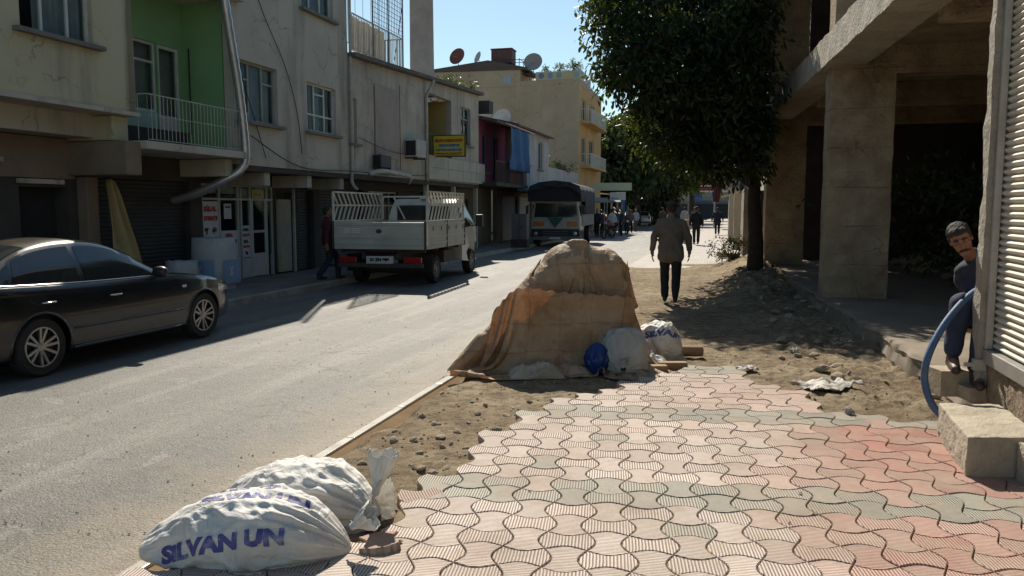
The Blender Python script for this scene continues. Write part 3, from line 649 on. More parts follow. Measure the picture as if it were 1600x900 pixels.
def crown_points(blobs, n_, seed, base, shell=.55, clump=(.22, .5)):
    rg = random.Random(seed); out = []
    wt = [b[3] * b[4] for b in blobs]
    while len(out) < n_:
        b = rg.choices(blobs, wt)[0]; d = Vector((rg.gauss(0, 1), rg.gauss(0, 1), rg.gauss(0, 1))).normalized(); r_ = shell + (1 - shell) * rg.random() ** .7
        p = Vector((b[0] + d.x * b[3] * r_, b[1] + d.y * b[3] * r_, b[2] + d.z * b[4] * r_))
        dd = p - PE0; tt, qq = dd.dot(PD), dd.dot(PN)
        if not clear_of_frame(p): continue
        if noise.noise(p * .75 + Vector((seed, 0, 0))) < -.22: continue
        out.append((p.x - base[0], p.y - base[1], p.z - base[2], rg.uniform(*clump)))
    return out
def tree(base, h, r_, blobs, nclump, per, L, W, m_, label, cat_='tree', seed=1, limbs=9, group=None, name='tree', clump=(.22, .5), shell=.55, droop=.6, m2=None):
    t_ = thing(name, label, cat_, base, 0, group); g = MB(); rg = random.Random(seed); B = Vector(base)
    g.tube(cat([(0, 0, -.1), (.03, .02, h * .3), (-.04, .03, h * .65), (.02, 0, h)], 4), [r_ * (1.25 - .6 * i / 12) for i in range(13)], 12)
    for b in blobs:
        for _ in range(max(1, limbs // len(blobs))):
            d = Vector((rg.gauss(0, 1), rg.gauss(0, 1), rg.gauss(0, 1))).normalized() * .6
            e = Vector((b[0] + d.x * b[3], b[1] + d.y * b[3], b[2] + d.z * b[4])) - B; s0 = Vector((0, 0, h * rg.uniform(.7, 1.0))); e = e if clear_of_frame(e + B) else Vector((b[0] - .6, b[1], b[2])) - B; e = e if clear_of_frame(e + B) else Vector((0, 0, h + 2)); mid = s0.lerp(e, .5) + Vector((rg.uniform(-.2, .2), rg.uniform(-.2, .2), rg.uniform(.1, .4)))
            pts = cat([s0, mid, e], 5); g.tube(pts, [r_ * .5 * (1 - .85 * i / (len(pts) - 1)) for i in range(len(pts))], 6)
    g.build('trunk', M_bark, t_, smooth=True)
    cp = crown_points(blobs, nclump, seed, base, shell, clump)
    leaves('crown', cp, per, L, W, m_, t_, seed, droop)
    return t_
BIG = [(3.7, 17.0, 5.4, 2.1, 1.7), (3.5, 18.4, 6.9, 2.0, 1.3), (3.0, 16.6, 4.6, 1.35, 1.05), (4.4, 17.0, 4.7, 1.9, 1.7), (4.9, 20.2, 7.2, 2.4, 1.8), (3.6, 17.6, 3.7, 1.3, .9), (4.7, 17.5, 3.2, 1.4, .8), (5.4, 20.2, 5.2, 2.2, 2.6), (6.0, 18.8, 3.8, 1.7, 1.4), (8.2, 23.6, 6.0, 2.8, 3.4), (5.2, 22.6, 8.4, 2.4, 1.8)]
tree((5.55, 18.3, .1), 3.0, .165, BIG, 2300, 34, .16, .062, M_leaf, 'large dark broad-leaved tree hanging over the footpath beside the concrete frame', seed=3, limbs=33, clump=(.2, .5))
tree((24.2, 108.0, .1), 4.6, .42, [(24.2, 108, 6.2, 3.2, 2.0), (21.5, 107, 5.6, 2.2, 1.5)], 260, 30, .5, .22, M_leafy, 'yellow-green street tree with a bare pale trunk far down the street', seed=5, clump=(.4, .9))
for i, (x, y, r_, zc) in enumerate([(9.0, 74, 4.2, 6.0), (12.5, 80, 4.5, 7.5), (15.5, 88, 4.2, 5.5), (17.0, 95, 3.6, 8.5)]):
    tree((x, y, .1), 3.5, .3, [(x, y, zc, r_, 3.6), (x + 1.5, y + 1, zc + 2.2, r_ * .7, 2.4), (x - 1, y, zc - 2.4, r_ * .8, 2.0)], 420, 30, .5, .24, M_leaf2,
         ['dark evergreen tree rising right behind the yellow apartment block', 'tall dark tree behind the white and blue street sign', 'dark tree hanging over the parked pale hatchback', 'hindmost dark tree beside the far brown house'][i], seed=20 + i, clump=(.5, 1.1), group=None)
# low dry bushes in the dark corner under the tree
M_dry = leafmat('dry_twig_leaf', (.018, .015, .01), (.03, .024, .015), .1)
def bush(x, y, z, r_, hh, n_, label, m_=M_dry, L=.09, W=.03, seed=1, cat_='bush', name='bush', group=None):
    t_ = thing(name, label, cat_, (x, y, z), 0, group); g = MB(); rg = random.Random(seed)
    for _ in range(14):
        a = rg.uniform(0, 6.3); e = Vector((math.cos(a) * r_ * rg.uniform(.3, .9), math.sin(a) * r_ * rg.uniform(.3, .9), hh * rg.uniform(.5, 1))); g.tube([(0, 0, 0), e * .5 + Vector((0, 0, .05)), e], [.012, .008, .003], 4)
    g.build('stem', M_bark, t_); leaves('foliage', [(rg.gauss(0, .45) * r_, rg.gauss(0, .45) * r_, rg.uniform(.1, 1) * hh, rg.uniform(.15, .35) * r_) for _ in range(n_)], 16, L, W, m_, t_, seed, .1); return t_
bush(6.2, 22.5, .3, .6, .6, 50, 'dry scrub between the tree and the block wall', seed=4)
bush(9.2, 18.5, .9, 1.4, 1.6, 90, 'dim leafy bush inside the unfinished building, left behind the near column', M_leaf2, .16, .07, seed=6)
bush(8.6, 14.6, .6, 1.6, 1.9, 110, 'dim leafy bush inside the unfinished building, above the man\'s head', M_leaf2, .16, .07, seed=7)
# ================================================================ LEFT SIDE OF THE STREET (own frame: x = n towards the street, y = s along it)
def LB(name, s0, label, cat_='building', group=None): return thing(name, label, cat_, F(s0, 0), -A15, group), s0
UY, WX = (0, 1, 0), (1, 0, 0)
def facade(root, s0, n_, U0, U1, Z0, Z1, m_, holes=(), name='wall', d=.22):
    g = MB(); panel(g, (n_, -s0, 0), UY, WX, U0, U1, Z0, Z1, holes, d); return g.build(name, m_, root)
def boxn(root, s0, n0, n1, a, b, z0, z1, m_, name, bevel=0.0):
    g = MB(); g.box(n0, n1, a - s0, b - s0, z0, z1); return g.build(name, m_, root, bevel=bevel)
def winn(root, s0, n_, *a, **k): return window(root, (n_, -s0, 0), UY, WX, *a, **k)
def rail(root, s0, n_, a, b, z0, z1, m_, sp=.11, name='railing', ends=(), r_=.008, top=.018, mid=None):
    g = MB(); k = int((b - a) / sp)
    for i in range(k + 1): y = a + (b - a) * i / k - s0; g.bar((n_, y, z0), (n_, y, z1), r_ * 2)
    g.bar((n_, a - s0, z1), (n_, b - s0, z1), top * 2); g.bar((n_, a - s0, z0), (n_, b - s0, z0), top * 1.4)
    if mid: g.bar((n_, a - s0, mid), (n_, b - s0, mid), top * 1.2)
    for e, n1 in ends:
        kk = max(1, int(abs(n_ - n1) / sp))
        for i in range(kk + 1): x = n_ + (n1 - n_) * i / kk; g.bar((x, e - s0, z0), (x, e - s0, z1), r_ * 2)
        g.bar((n_, e - s0, z1), (n1, e - s0, z1), top * 2)
    return g.build(name, m_, root)
ST = dict(dirt=.8, dcol=(.16, .14, .115), streak=True)
M_yel = mat('pale_yellow_render', (.53, .485, .32), (.46, .42, .28), .8, .93, .25, 30, **ST)
M_grey = mat('grey_cream_render', (.52, .485, .4), (.44, .41, .34), .9, .93, .25, 30, **ST)
M_c = mat('weathered_cream_render', (.52, .475, .385), (.4, .36, .3), 1.2, .93, .3, 26, dirt=.8, dcol=(.17, .14, .12), streak=True)
M_green = mat('green_paint', (.23, .42, .2), (.19, .36, .17), .8, .85, .15, 30, dirt=.3, dcol=(.14, .22, .12))
M_mint = mat('mint_panel', (.35, .5, .42), (.3, .44, .38), 2, .6, .05)
M_grd = mat('ground_floor_grime_shade', (.085, .072, .06), (.055, .048, .04), 1.5, .93, .4, 22, dirt=.6)  # grime, with the base colour also darkened to deepen the shade
M_dshut = mat('dark_shutter', (.05, .046, .045), (.035, .032, .031), 4, .6, .15, 40, dirt=.4)  # shutter colour lowered to deepen the shopfront shade
M_bshut = mat('beige_shutter', (.42, .38, .27), (.36, .32, .22), 4, .6, .15, 40, dirt=.3)
M_tan = mat('tan_render', (.27, .2, .14), (.21, .155, .11), 1.5, .93, .3, 25, dirt=.4)  # render darkened along with the shopfronts for deeper shade
M_ora = mat('ochre_render', (.44, .36, .26), (.36, .29, .2), .5, .93, .2, 25, dirt=.55, dcol=(.27, .21, .14), streak=True)
M_oran = mat('orange_render', (.52, .34, .15), (.45, .29, .13), .8, .93, .2, 25, dirt=.5, dcol=(.25, .17, .1), streak=True)
M_pink = mat('magenta_render', (.34, .085, .15), (.28, .07, .13), 1.2, .9, .2, 25, dirt=.4)
M_whit = mat('dull_white_render', (.46, .44, .42), (.38, .36, .35), 1.2, .92, .2, 25, **ST)
M_board = mat('blank_sign_board', (.48, .45, .36), (.44, .41, .34), 1.5, .7, .1, 30, dirt=.35)
# ---- A : pale yellow house with the green balcony
A, s0 = LB('yellow_house', -20, 'pale yellow house with a recessed green balcony above dark shuttered shops')
facade(A, s0, 1.1, -20, -4.3, 3.45, 9, M_yel, [(-6.6, -5.2, 4.42, 5.8), (-10.6, -9, 4.42, 5.8), (-15, -13.4, 4.42, 5.8), (-6.6, -5.2, 7.2, 8.5)])
winn(A, s0, 1.1, -6.6, -5.2, 4.42, 5.8, mull=(.34, .7), curtain=[(.3, .98)], sill=.14)
winn(A, s0, 1.1, -6.6, -5.2, 7.2, 8.5, sill=.14); winn(A, s0, 1.1, -10.6, -9, 4.42, 5.8, sill=.14); winn(A, s0, 1.1, -15, -13.4, 4.42, 5.8, sill=.14)
boxn(A, s0, -.32, 1.1, -4.52, -4.3, 3.46, 8.9, M_yel, 'return_wall')
boxn(A, s0, 0, 1.16, -20, -4.26, 3.38, 3.449, M_grey, 'soffit')
boxn(A, s0, .0, .55, -20, -4.6, 3.0, 3.379, M_grey, 'lintel')
boxn(A, s0, -.3, .95, -4.7, -4.32, 2.95, 3.375, M_yel, 'bracket', .03)
# balcony recess
g = MB(); panel(g, (-.1, 20, 0), UY, WX, -4.3, -1.4, 2.97, 6.05, [(-3.3, -2.2, 3.0, 5.1), (-2.16, -1.5, 2.975, 5.1)], .2)
g.build('green_wall', M_green, A)
g = MB(); g.box(-.1, .86, 18.6, 18.75, 2.97, 6.05); g.build('green_wall', M_green, A)
bx = boxn(A, s0, -.3, 1.32, -4.3, -1.2, 6.05, 6.3, M_grey, 'balcony_ceiling')
winn(A, s0, -.1, -3.3, -2.2, 3.72, 5.1, mull=(.45,), trans=[(.72, 0, .45), (.72, .45, 1)], rec=.08)
boxn(A, s0, -.19, -.12, -3.3, -2.2, 3.0, 3.72, M_mint, 'lower_panel')
dr = boxn(A, s0, -.18, -.14, -2.16, -1.5, 2.98, 3.62, M_white, 'balcony_door')
winn(A, s0, -.1, -2.16, -1.5, 3.62, 5.1, mull=(), rec=.06, fw=.07, curtain=[(.1, .3)])
boxn(A, s0, -.1, 1.38, -4.4, -1.15, 2.82, 2.965, M_grey, 'balcony_slab', .02)
boxn(A, s0, -.1, 1.25, -4.75, -4.38, 2.36, 2.94, M_tan, 'bracket', .03); boxn(A, s0, -.1, 1.1, -1.75, -1.5, 2.45, 2.81, M_grey, 'bracket', .03)
rail(A, s0, 1.3, -4.25, -1.2, 3.0, 3.78, M_steel, .105, ends=[(-1.2, .9), (-4.25, 1.1)], mid=3.42, r_=.0045, top=.009)
# ground floor of A
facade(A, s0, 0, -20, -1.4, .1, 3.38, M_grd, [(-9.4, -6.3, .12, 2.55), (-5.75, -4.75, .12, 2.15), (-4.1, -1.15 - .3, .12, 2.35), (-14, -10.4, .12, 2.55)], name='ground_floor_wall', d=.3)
shutter(A, (0, 20, 0), UY, WX, -9.4, -6.3, .12, 2.55, M_dshut); shutter(A, (0, 20, 0), UY, WX, -14, -10.4, .12, 2.55, M_dshut)
shutter(A, (0, 20, 0), UY, WX, -4.1, -1.45, .12, 2.35, M_dshut)
boxn(A, s0, -.4, -.28, -5.85, -4.65, .1, 2.2, M_dark, 'doorway_back')
boxn(A, s0, .01, .12, -10, -6.1, 2.52, 2.6, M_grey, 'ledge', .01); boxn(A, s0, .01, .1, -5.8, -4.9, 2.2, 2.28, M_grey, 'ledge', .01)
boxn(A, s0, .0, .22, -4.55, -4.28, .12, 2.35, M_tan, 'pilaster', .02)
boxn(A, s0, .0, .03, -6.2, -4.6, 2.3, 2.98, M_tan, 'render_patch')
boxn(A, s0, -9, -.35, -20, -1.4, .1, 8.9, M_grey, 'house_body')
# ---- B : grey cream house with the pepper shop
B, s0 = LB('grey_house', -1.4, 'grey cream house with white framed windows above the pepper shop')
wl = [(-1.15, .31, 3.66, 4.93), (1.66, 3.16, 3.69, 4.88), (1.5, 3.1, 6.6, 7.9), (-1.1, .3, 6.6, 7.9)]
facade(B, s0, 1.1, -1.38, 3.88, 2.72, 8.7, M_grey, wl)
winn(B, s0, 1.1, *wl[0], mull=(.3, .66), trans=[(.7, 0, .3), (.7, .66, 1)], curtain=[(.02, .98)], sill=.16, frame=mat('grey_frame', (.34, .34, .31), (.28, .28, .26), 4, .6, .05))
winn(B, s0, 1.1, *wl[1], mull=(.33, .68), trans=[(.36, 0, 1), (.8, .33, .68)], curtain=[(.3, .62)], sill=.12)
winn(B, s0, 1.1, *wl[2], mull=(.33, .66), curtain=[(.1, .7)], sill=.12); winn(B, s0, 1.1, *wl[3], mull=(.5,), curtain=[(0, 1)], sill=.12)
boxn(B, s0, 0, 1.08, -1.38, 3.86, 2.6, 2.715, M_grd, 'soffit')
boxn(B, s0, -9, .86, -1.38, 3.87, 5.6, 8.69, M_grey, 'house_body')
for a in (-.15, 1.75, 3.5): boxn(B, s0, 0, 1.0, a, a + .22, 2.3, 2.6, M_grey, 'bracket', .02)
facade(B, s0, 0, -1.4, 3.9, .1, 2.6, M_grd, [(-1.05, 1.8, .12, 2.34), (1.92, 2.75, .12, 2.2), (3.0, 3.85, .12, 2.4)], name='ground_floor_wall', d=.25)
boxn(B, s0, -2.4, -2.3, -1.3, 3.9, .1, 2.6, M_dark, 'shop_back_wall')
shutter(B, (0, 1.4, 0), UY, WX, 3.0, 3.85, .12, 2.4, M_dshut)
# shop front
M_fr = mat('shop_frame_white', (.5, .5, .46), (.42, .42, .39), 4, .5, .05)
sf = MB()
def fb(a, b_, z, y, k=.05, o_=.03): sf.box(-.1 + o_, -.04 + o_ + .0, a + 1.4, b_ + 1.4, z, y)
for a in (-1.05, -.42, .3, .42, .8, 1.5, 1.76): sf.box(-.1, -.02, a + 1.4, a + 1.445, .12, 2.34)
for z in (2.295, 1.98): sf.box(-.105, -.015, .35, 3.2, z, z + .045)
for z in (.6,): sf.box(-.105, -.015, .35, 1.745, z, z + .05)
sh_ = sf.build('shop_front', M_fr, B)
g = MB(); g.box(-.07, -.06, .36, 3.19, .64, 2.3); g.build('pane', M_glass, sh_)
g = MB(); g.box(-.085, -.035, .395, 1.74, .13, .6); g.box(-.085, -.035, 1.825, 2.2, .13, .6); g.build('stall_riser', M_fr, sh_)
M_post = plain('poster_white', (.62, .62, .62), .6); M_pp = plain('pepper_red', (.35, .03, .02), .5); M_ol = plain('dried_dark', (.06, .025, .03), .6)
def poster(a, b_, z, y, lines, blobs=()):
    g = MB(); g.box(-.055, -.05, a + 1.4, b_ + 1.4, z, y); p_ = g.build('poster', M_post, sh_)
    for (s_, zz, h_, m_, w_) in lines: text('lettering', s_, h_, p_, (-.048, a + 1.4 + (b_ - a - w_) / 2, zz), (0, 1, 0), (0, 0, 1), m_, width=w_, height=h_, bold=.02, ex=.001)
    for (ya, za, r_, m_) in blobs:
        g = MB()
        for q in range(9):
            aa = rnd.uniform(0, 6); rr = r_ * rnd.uniform(0, .7); cy, cz = ya + 1.4 + rr * math.cos(aa), za + rr * math.sin(aa); d_ = rnd.uniform(0, 3.1); l_ = r_ * .6; dy, dz = math.cos(d_) * l_, math.sin(d_) * l_
            g.tube([(-.046, cy - dy, cz - dz), (-.044, cy, cz + .01), (-.046, cy + dy, cz + dz)], [.004, r_ * .2, .004], 6)
        g.build('pepper_picture', m_, p_)
poster(-1.0, -.42, .66, 1.95, [('BİLAL', 1.72, .15, M_red, .46), ('ÇARBAŞI', 1.5, .13, M_red, .5)], [(-.85, 1.3, .09, M_ol), (-.58, 1.3, .09, M_ol), (-.85, 1.08, .08, M_ol), (-.58, 1.08, .09, M_pp), (-.72, .83, .14, M_ol)])
poster(-.37, .3, .66, 1.28, [('BİZ &', 1.13, .1, M_red, .3), ('LÜKS POZEN', .99, .1, M_red, .58)], [(-.2, .8, .13, M_pp), (.1, .8, .13, M_pp), (-.04, .82, .12, M_ol)])
poster(-.2, .08, 1.55, 1.9, [('İLAN', 1.8, .05, M_black, .2)])
poster(.48, .8, .62, 1.38, [('SALÇA', 1.24, .08, M_black, .26), ('BAHARAT', 1.12, .07, M_red, .28), ('NAR', .96, .08, M_black, .2), ('TURŞU', .84, .07, M_red, .28)], [(.64, .72, .07, M_ol)])
g = MB(); g.box(-.012, -.004, 2.27, 2.78, 2.04, 2.24); ps = g.build('shop_plate', plain('plate_yellow', (.55, .45, .05), .5), sh_)
text('lettering', 'BİLAL', .12, ps, (-.002, 2.35, 2.09), (0, 1, 0), (0, 0, 1), M_black, width=.34, height=.1, ex=.001)
g = MB(); g.box(-.06, -.02, 2.24, 2.9, .14, .7); g.box(-.06, -.02, 2.24, 2.32, .7, 1.98); g.box(-.06, -.02, 2.82, 2.9, .7, 1.98); g.box(-.06, -.02, 2.32, 2.82, 1.2, 1.26)
dd = g.build('shop_door', M_fr, B); MB().box(-.045, -.035, 2.32, 2.82, .7, 1.98).build('pane', M_glass, dd)
g = MB(); g.box(.0, .05, 3.32, 3.95, .16, 2.02); g.box(.05, .062, 3.38, 3.88, .3, 1.0); g.box(.05, .062, 3.38, 3.88, 1.1, 1.9); g.build('metal_door', mat('beige_metal', (.4, .35, .26), (.34, .3, .22), 3, .6, .1, dirt=.4), B)
MB().box(.0, .06, 4.1, 4.16, .12, 2.3).build('door_post', M_steel, B)
# ---- C : low weathered house with the roof terrace
Cb, s0 = LB('low_cream_house', 3.9, 'low weathered cream house with a sloping roof edge and yellow balcony recess')
wl = [(3.99, 4.38, 3.57, 4.8), (9.9, 12.3, 3.5, 5.74), (13.4, 14.6, 4.25, 5.7)]
facade(Cb, s0, 1.1, 3.9, 15.68, 2.75, 5.75, M_c, wl)
g = MB(); g.extr([(1.1, 0, 5.751), (1.1, 11.78, 5.751), (1.1, 11.78, 6.38), (1.1, 0, 5.86)], (-.22, 0, 0)); g.build('parapet', M_c, Cb)
g = MB(); g.extr([(1.34, -.02, 5.862), (1.34, 11.8, 6.385), (1.34, 11.8, 6.5), (1.34, -.02, 5.97)], (-9, 0, 0)); g.build('roof_edge', mat('roof_edge', (.16, .14, .12), (.1, .09, .08), 3, .9, .5, 20), Cb)
winn(Cb, s0, 1.1, *wl[0], mull=(), trans=[(.3, 0, 1)], sill=.1); winn(Cb, s0, 1.1, *wl[2], mull=(.5,), trans=[(.7, 0, 1)], curtain=[(0, .9)], sill=.12, frame=mat('grey_frame', (.34, .34, .31)))
g = MB(); g.box(-.5, -.4, 6.0, 8.4, 2.76, 5.74); g.box(-.4, .88, 5.9, 5.99, 2.76, 5.74); g.box(-.4, .88, 8.41, 8.5, 2.76, 5.74); g.build('recess_wall', mat('ochre_recess', (.5, .36, .12), (.4, .36, .15), .7, .9, .2), Cb)
rail(Cb, s0, 1.0, 9.9, 12.3, 3.5, 4.35, M_iron, .16)
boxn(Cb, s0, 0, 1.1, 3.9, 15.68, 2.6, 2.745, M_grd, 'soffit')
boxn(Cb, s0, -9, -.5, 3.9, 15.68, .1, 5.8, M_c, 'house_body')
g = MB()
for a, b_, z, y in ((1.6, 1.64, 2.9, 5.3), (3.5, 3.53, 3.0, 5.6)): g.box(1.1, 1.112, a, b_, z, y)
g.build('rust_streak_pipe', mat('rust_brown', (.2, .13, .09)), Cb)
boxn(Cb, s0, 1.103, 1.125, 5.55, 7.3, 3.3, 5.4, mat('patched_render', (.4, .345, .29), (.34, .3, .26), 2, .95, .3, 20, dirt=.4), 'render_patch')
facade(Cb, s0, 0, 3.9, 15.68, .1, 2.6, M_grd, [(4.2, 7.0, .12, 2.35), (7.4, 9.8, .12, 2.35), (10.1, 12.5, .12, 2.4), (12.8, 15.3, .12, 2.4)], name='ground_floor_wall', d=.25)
for a, b_ in ((4.2, 7.0), (10.1, 12.5)): shutter(Cb, (0, -3.9, 0), UY, WX, a, b_, .12, 2.35, M_dshut)
for a, b_ in ((7.4, 9.8), (12.8, 15.3)):
    winn(Cb, s0, 0, a, b_, .5, 2.34, mull=(.25, .5, .75), trans=[(.75, 0, 1)], frame=M_steel)
for a in (9.75, 12.6, 15.4): boxn(Cb, s0, .95, 1.1, a, a + .13, .12, 2.6, M_grey, 'post')
# roof terrace of C : room, railing, mesh cage
boxn(Cb, s0, -3, .0, 3.92, 5.9, 6.02, 8.7, M_yel, 'terrace_room'); 
tr = rail(Cb, s0, 1.2, 3.98, 7.5, 6.1, 7.02, M_steel, .1, 'terrace_railing', ends=[(7.5, -1.5)], r_=.009, top=.015)
MB().grid(lambda u, v_: (1.12 + .02 * math.sin(u * 40), .1 + 2.25 * u, 6.05 + .93 * v_ + .02 * math.sin(u * 17)), 60, 6).build('sun_sheet', mat('cream_sheet', (.55, .5, .42), (.45, .41, .34), 2, .9, .2, trans=.3), tr, smooth=True)
g = MB()
for i in range(19): y = 1.4 + 2.2 * i / 18; g.bar((1.2, y, 7.03), (1.2, y, 8.6), .012)
for i in range(12): z = 7.1 + 1.5 * i / 11; g.bar((1.2, 1.4, z), (1.2, 3.6, z), .01)
for y in (1.4, 2.5, 3.6): g.bar((1.2, y, 6.1), (1.2, y, 8.62), .035)
g.bar((1.2, 1.4, 8.6), (1.2, 3.6, 8.6), .035); g.bar((1.2, 3.6, 8.6), (-1.2, 3.6, 8.6), .03); g.bar((-1.2, 3.6, 6.1), (-1.2, 3.6, 8.6), .03)
for i in range(10): x = 1.2 - 2.4 * i / 9; g.bar((x, 3.6, 7.03), (x, 3.6, 8.6), .01)
g.build('mesh_cage', mat('violet_iron', (.09, .075, .12), (.06, .05, .07), 6, .6, .1), Cb)
# ---- D : magenta house
D, s0 = LB('magenta_house', 15.7, 'low magenta house with a roof of old tiles and a hanging blue sheet')
wl = [(17.2, 18.1, 3.35, 5.0), (18.9, 19.8, 3.0, 5.0)]
facade(D, s0, .75, 15.7, 21.2, 2.75, 5.55, M_pink, wl)
for w_ in wl: winn(D, s0, .75, *w_, mull=(.5,), curtain=[(.2, .8)], frame=mat('blue_grey_frame', (.2, .27, .36), (.17, .22, .3)), sill=.05)
g = MB(); g.extr([(1.9, 0, 5.3), (-1.5, 0, 6.1), (-1.5, 0, 6.2), (1.9, 0, 5.4)], (0, 5.6, 0)); g.build('roof', mat('old_roof_tile', (.16, .09, .06), (.1, .07, .055), 3, .95, .9, 25, dirt=.4), D)
g = MB(); g.grid(lambda u, v_: (2.0 - .5 * v_, 1.2 + 5.2 * u, 5.36 + .1 * v_ + .02 * math.sin(u * 90)), 90, 3); g.build('corrugated_edge', mat('pale_sheet_metal', (.62, .6, .58), (.5, .48, .46), 5, .5, .1), D, solid=.004, smooth=True)
boxn(D, s0, -.3, 1.85, 15.75, 21.2, 2.72, 2.86, M_grd, 'balcony_slab')
rail(D, s0, 1.8, 15.8, 21.1, 2.87, 3.75, M_iron, .14, r_=.011)
MB().grid(lambda u, v_: (1.72 + .03 * math.sin(u * 30 + 1), 2.6 + 2.6 * u, 2.88 + .8 * v_), 50, 5).build('balcony_cloth', mat('faded_pink_cloth', (.42, .14, .16), (.34, .12, .15), 3, .9, .2, trans=.2), D, smooth=True)
g = MB(); panel(g, (0, -s0, 0), UY, WX, 15.7, 21.2, .1, 2.72, [(16.3, 17.6, .12, 2.2)], .25); g.build('ground_floor_wall', mat('yellow_grime', (.2, .17, .1), (.14, .12, .08), 1.5, .93, .3), D)
shutter(D, (0, -s0, 0), UY, WX, 16.3, 17.6, .12, 2.2, M_dshut); boxn(D, s0, -8, -.3, 15.7, 21.2, .1, 5.5, M_pink, 'house_body')
bs = MB(); bs.grid(lambda u, v_: (1.98 + .05 * math.sin(u * 14 + v_ * 2) + .1 * (1 - v_) * noise.noise((u * 3, v_ * 3, 2)), 0 + 3.4 * u, 1.85 * v_ - .12 * noise.noise((u * 4, 0, 1)) * (1 - v_)), 60, 24)
bso = bs.build('blue_sheet', mat('blue_tarpaulin', (.03, .15, .38), (.025, .12, .3), 3, .6, .15, trans=.35), smooth=True, solid=.004, fix=False); bso.location = F(17.4, 0, 3.42); bso.rotation_euler = (0, 0, -A15); tag(bso, 'bright blue sheet hanging from the eave of the magenta house', 'sheet')
# ---- E : dull white house and terrace
Eh, s0 = LB('white_house', 21.2, 'dull white two-storey house between the magenta house and the ochre block')
wl = [(23.4, 24.4, 4.0, 5.4), (26.4, 27.5, 3.9, 5.4)]
facade(Eh, s0, 1.1, 21.2, 29.2, 2.75, 5.95, M_whit, wl)
for w_ in wl: winn(Eh, s0, 1.1, *w_, mull=(.5,), curtain=[(.1, .9)], sill=.08)
g = MB(); g.extr([(1.4, -.1, 5.7), (-1.5, -.1, 6.35), (-1.5, -.1, 6.45), (1.4, -.1, 5.8)], (0, 8.2, 0)); g.build('roof', mat('old_roof_tile', (.16, .09, .06)), Eh)
boxn(Eh, s0, -8, .88, 21.25, 29.2, 2.8, 5.9, M_whit, 'house_body')
facade(Eh, s0, 1.1, 29.2, 38.6, 2.75, 4.15, M_whit, (), 'terrace_wall')
facade(Eh, s0, .3, 21.2, 38.6, .1, 2.75, M_tan, [(22.2, 25.2, .12, 2.4), (25.6, 28.4, .12, 2.4), (29.5, 32.5, .12, 2.4), (33, 37, .12, 2.4)], 'ground_floor_wall')
for a, b_ in ((22.2, 25.2), (25.6, 28.4)): shutter(Eh, (.3, -s0, 0), UY, WX, a, b_, .12, 2.4, M_bshut, .1)
for a, b_ in ((29.5, 32.5), (33, 37)): shutter(Eh, (.3, -s0, 0), UY, WX, a, b_, .12, 2.4, M_dshut, .1)
boxn(Eh, s0, .3, 1.3, 21.2, 38.6, 2.62, 2.745, M_grd, 'soffit')
# ---- F : ochre apartment block
Fb, s0 = LB('ochre_apartment_block', 38.7, 'tall ochre apartment block with a blank stained side wall and roof terrace')
g = MB(); g.box(-9.4, .9, .0, 10, .1, 10.2); g.build('house_body', M_ora, Fb)
g = MB(); g.box(-9.4, 1.1, -.18, -.003, .1, 10.2); g.build('side_wall', M_ora, Fb)
facade(Fb, s0, 1.1, 38.7, 48.7, .1, 10.2, M_oran, [(39.8, 41.4, 8.0, 9.4), (43, 45, 8.0, 9.4), (39.8, 41.4, 5.0, 6.8), (43, 45, 5.0, 6.8)], d=.19)
for w_ in [(39.8, 41.4, 8.0, 9.4), (43, 45, 8.0, 9.4), (39.8, 41.4, 5.0, 6.8), (43, 45, 5.0, 6.8)]: winn(Fb, s0, 1.1, *w_, mull=(.5,), rec=.1, curtain=[(0, 1)])
for z in (4.7, 7.75):
    boxn(Fb, s0, 1.1, 1.9, 39.2, 46.5, z - .12, z, M_oran, 'balcony_slab'); rail(Fb, s0, 1.85, 39.25, 46.4, z, z + .85, M_white, .14, ends=[(39.25, 1.1)])
g = MB(); g.box(-9.45, -3.0, -.22, 3.5, 10.2, 11.55); g.build('stair_house', M_ora, Fb)
g = MB(); g.extr([(-9.8, -.3, 11.56), (-5.3, -.3, 12.05), (-2.5, -.3, 11.45), (-2.5, -.3, 11.3), (-9.8, -.3, 11.4)], (0, 4, 0)); g.build('roof', mat('dark_roof_edge', (.1, .085, .07)), Fb)
MB().box(-4.25, -3.65, -.235, -.221, 10.4, 11.0).build('window', plain('window_blue_grey', (.3, .36, .42), .3), Fb)
g = MB(); g.box(-3.0, 1.12, -.2, .0, 10.2, 10.55); g.box(.95, 1.12, .0, 10, 10.2, 10.55); g.build('parapet', M_ora, Fb)
g = MB(); g.box(-1.9, 1.16, -.23, -.05, 10.552, 11.1); pr = g.build('painted_parapet', mat('parapet_sand', (.48, .43, .28), (.42, .38, .26), 3), Fb)
for i, c in enumerate(((.1, .2, .35), (.15, .28, .5), (.2, .3, .32), (.5, .42, .2), (.22, .38, .4))):
    MB().lathe([(.001, 0), (.2, .0), (.2, .012), (.001, .012)], (-1.5 + i * .62, -.245, 10.83), 'Y', 16).build('painted_medallion', plain('medallion_%d' % i, c, .6), pr)
g = MB(); g.box(1.0, 1.15, -.02, 4.5, 10.552, 11.25); g.build('painted_parapet', mat('parapet_white', (.5, .52, .5)), Fb)
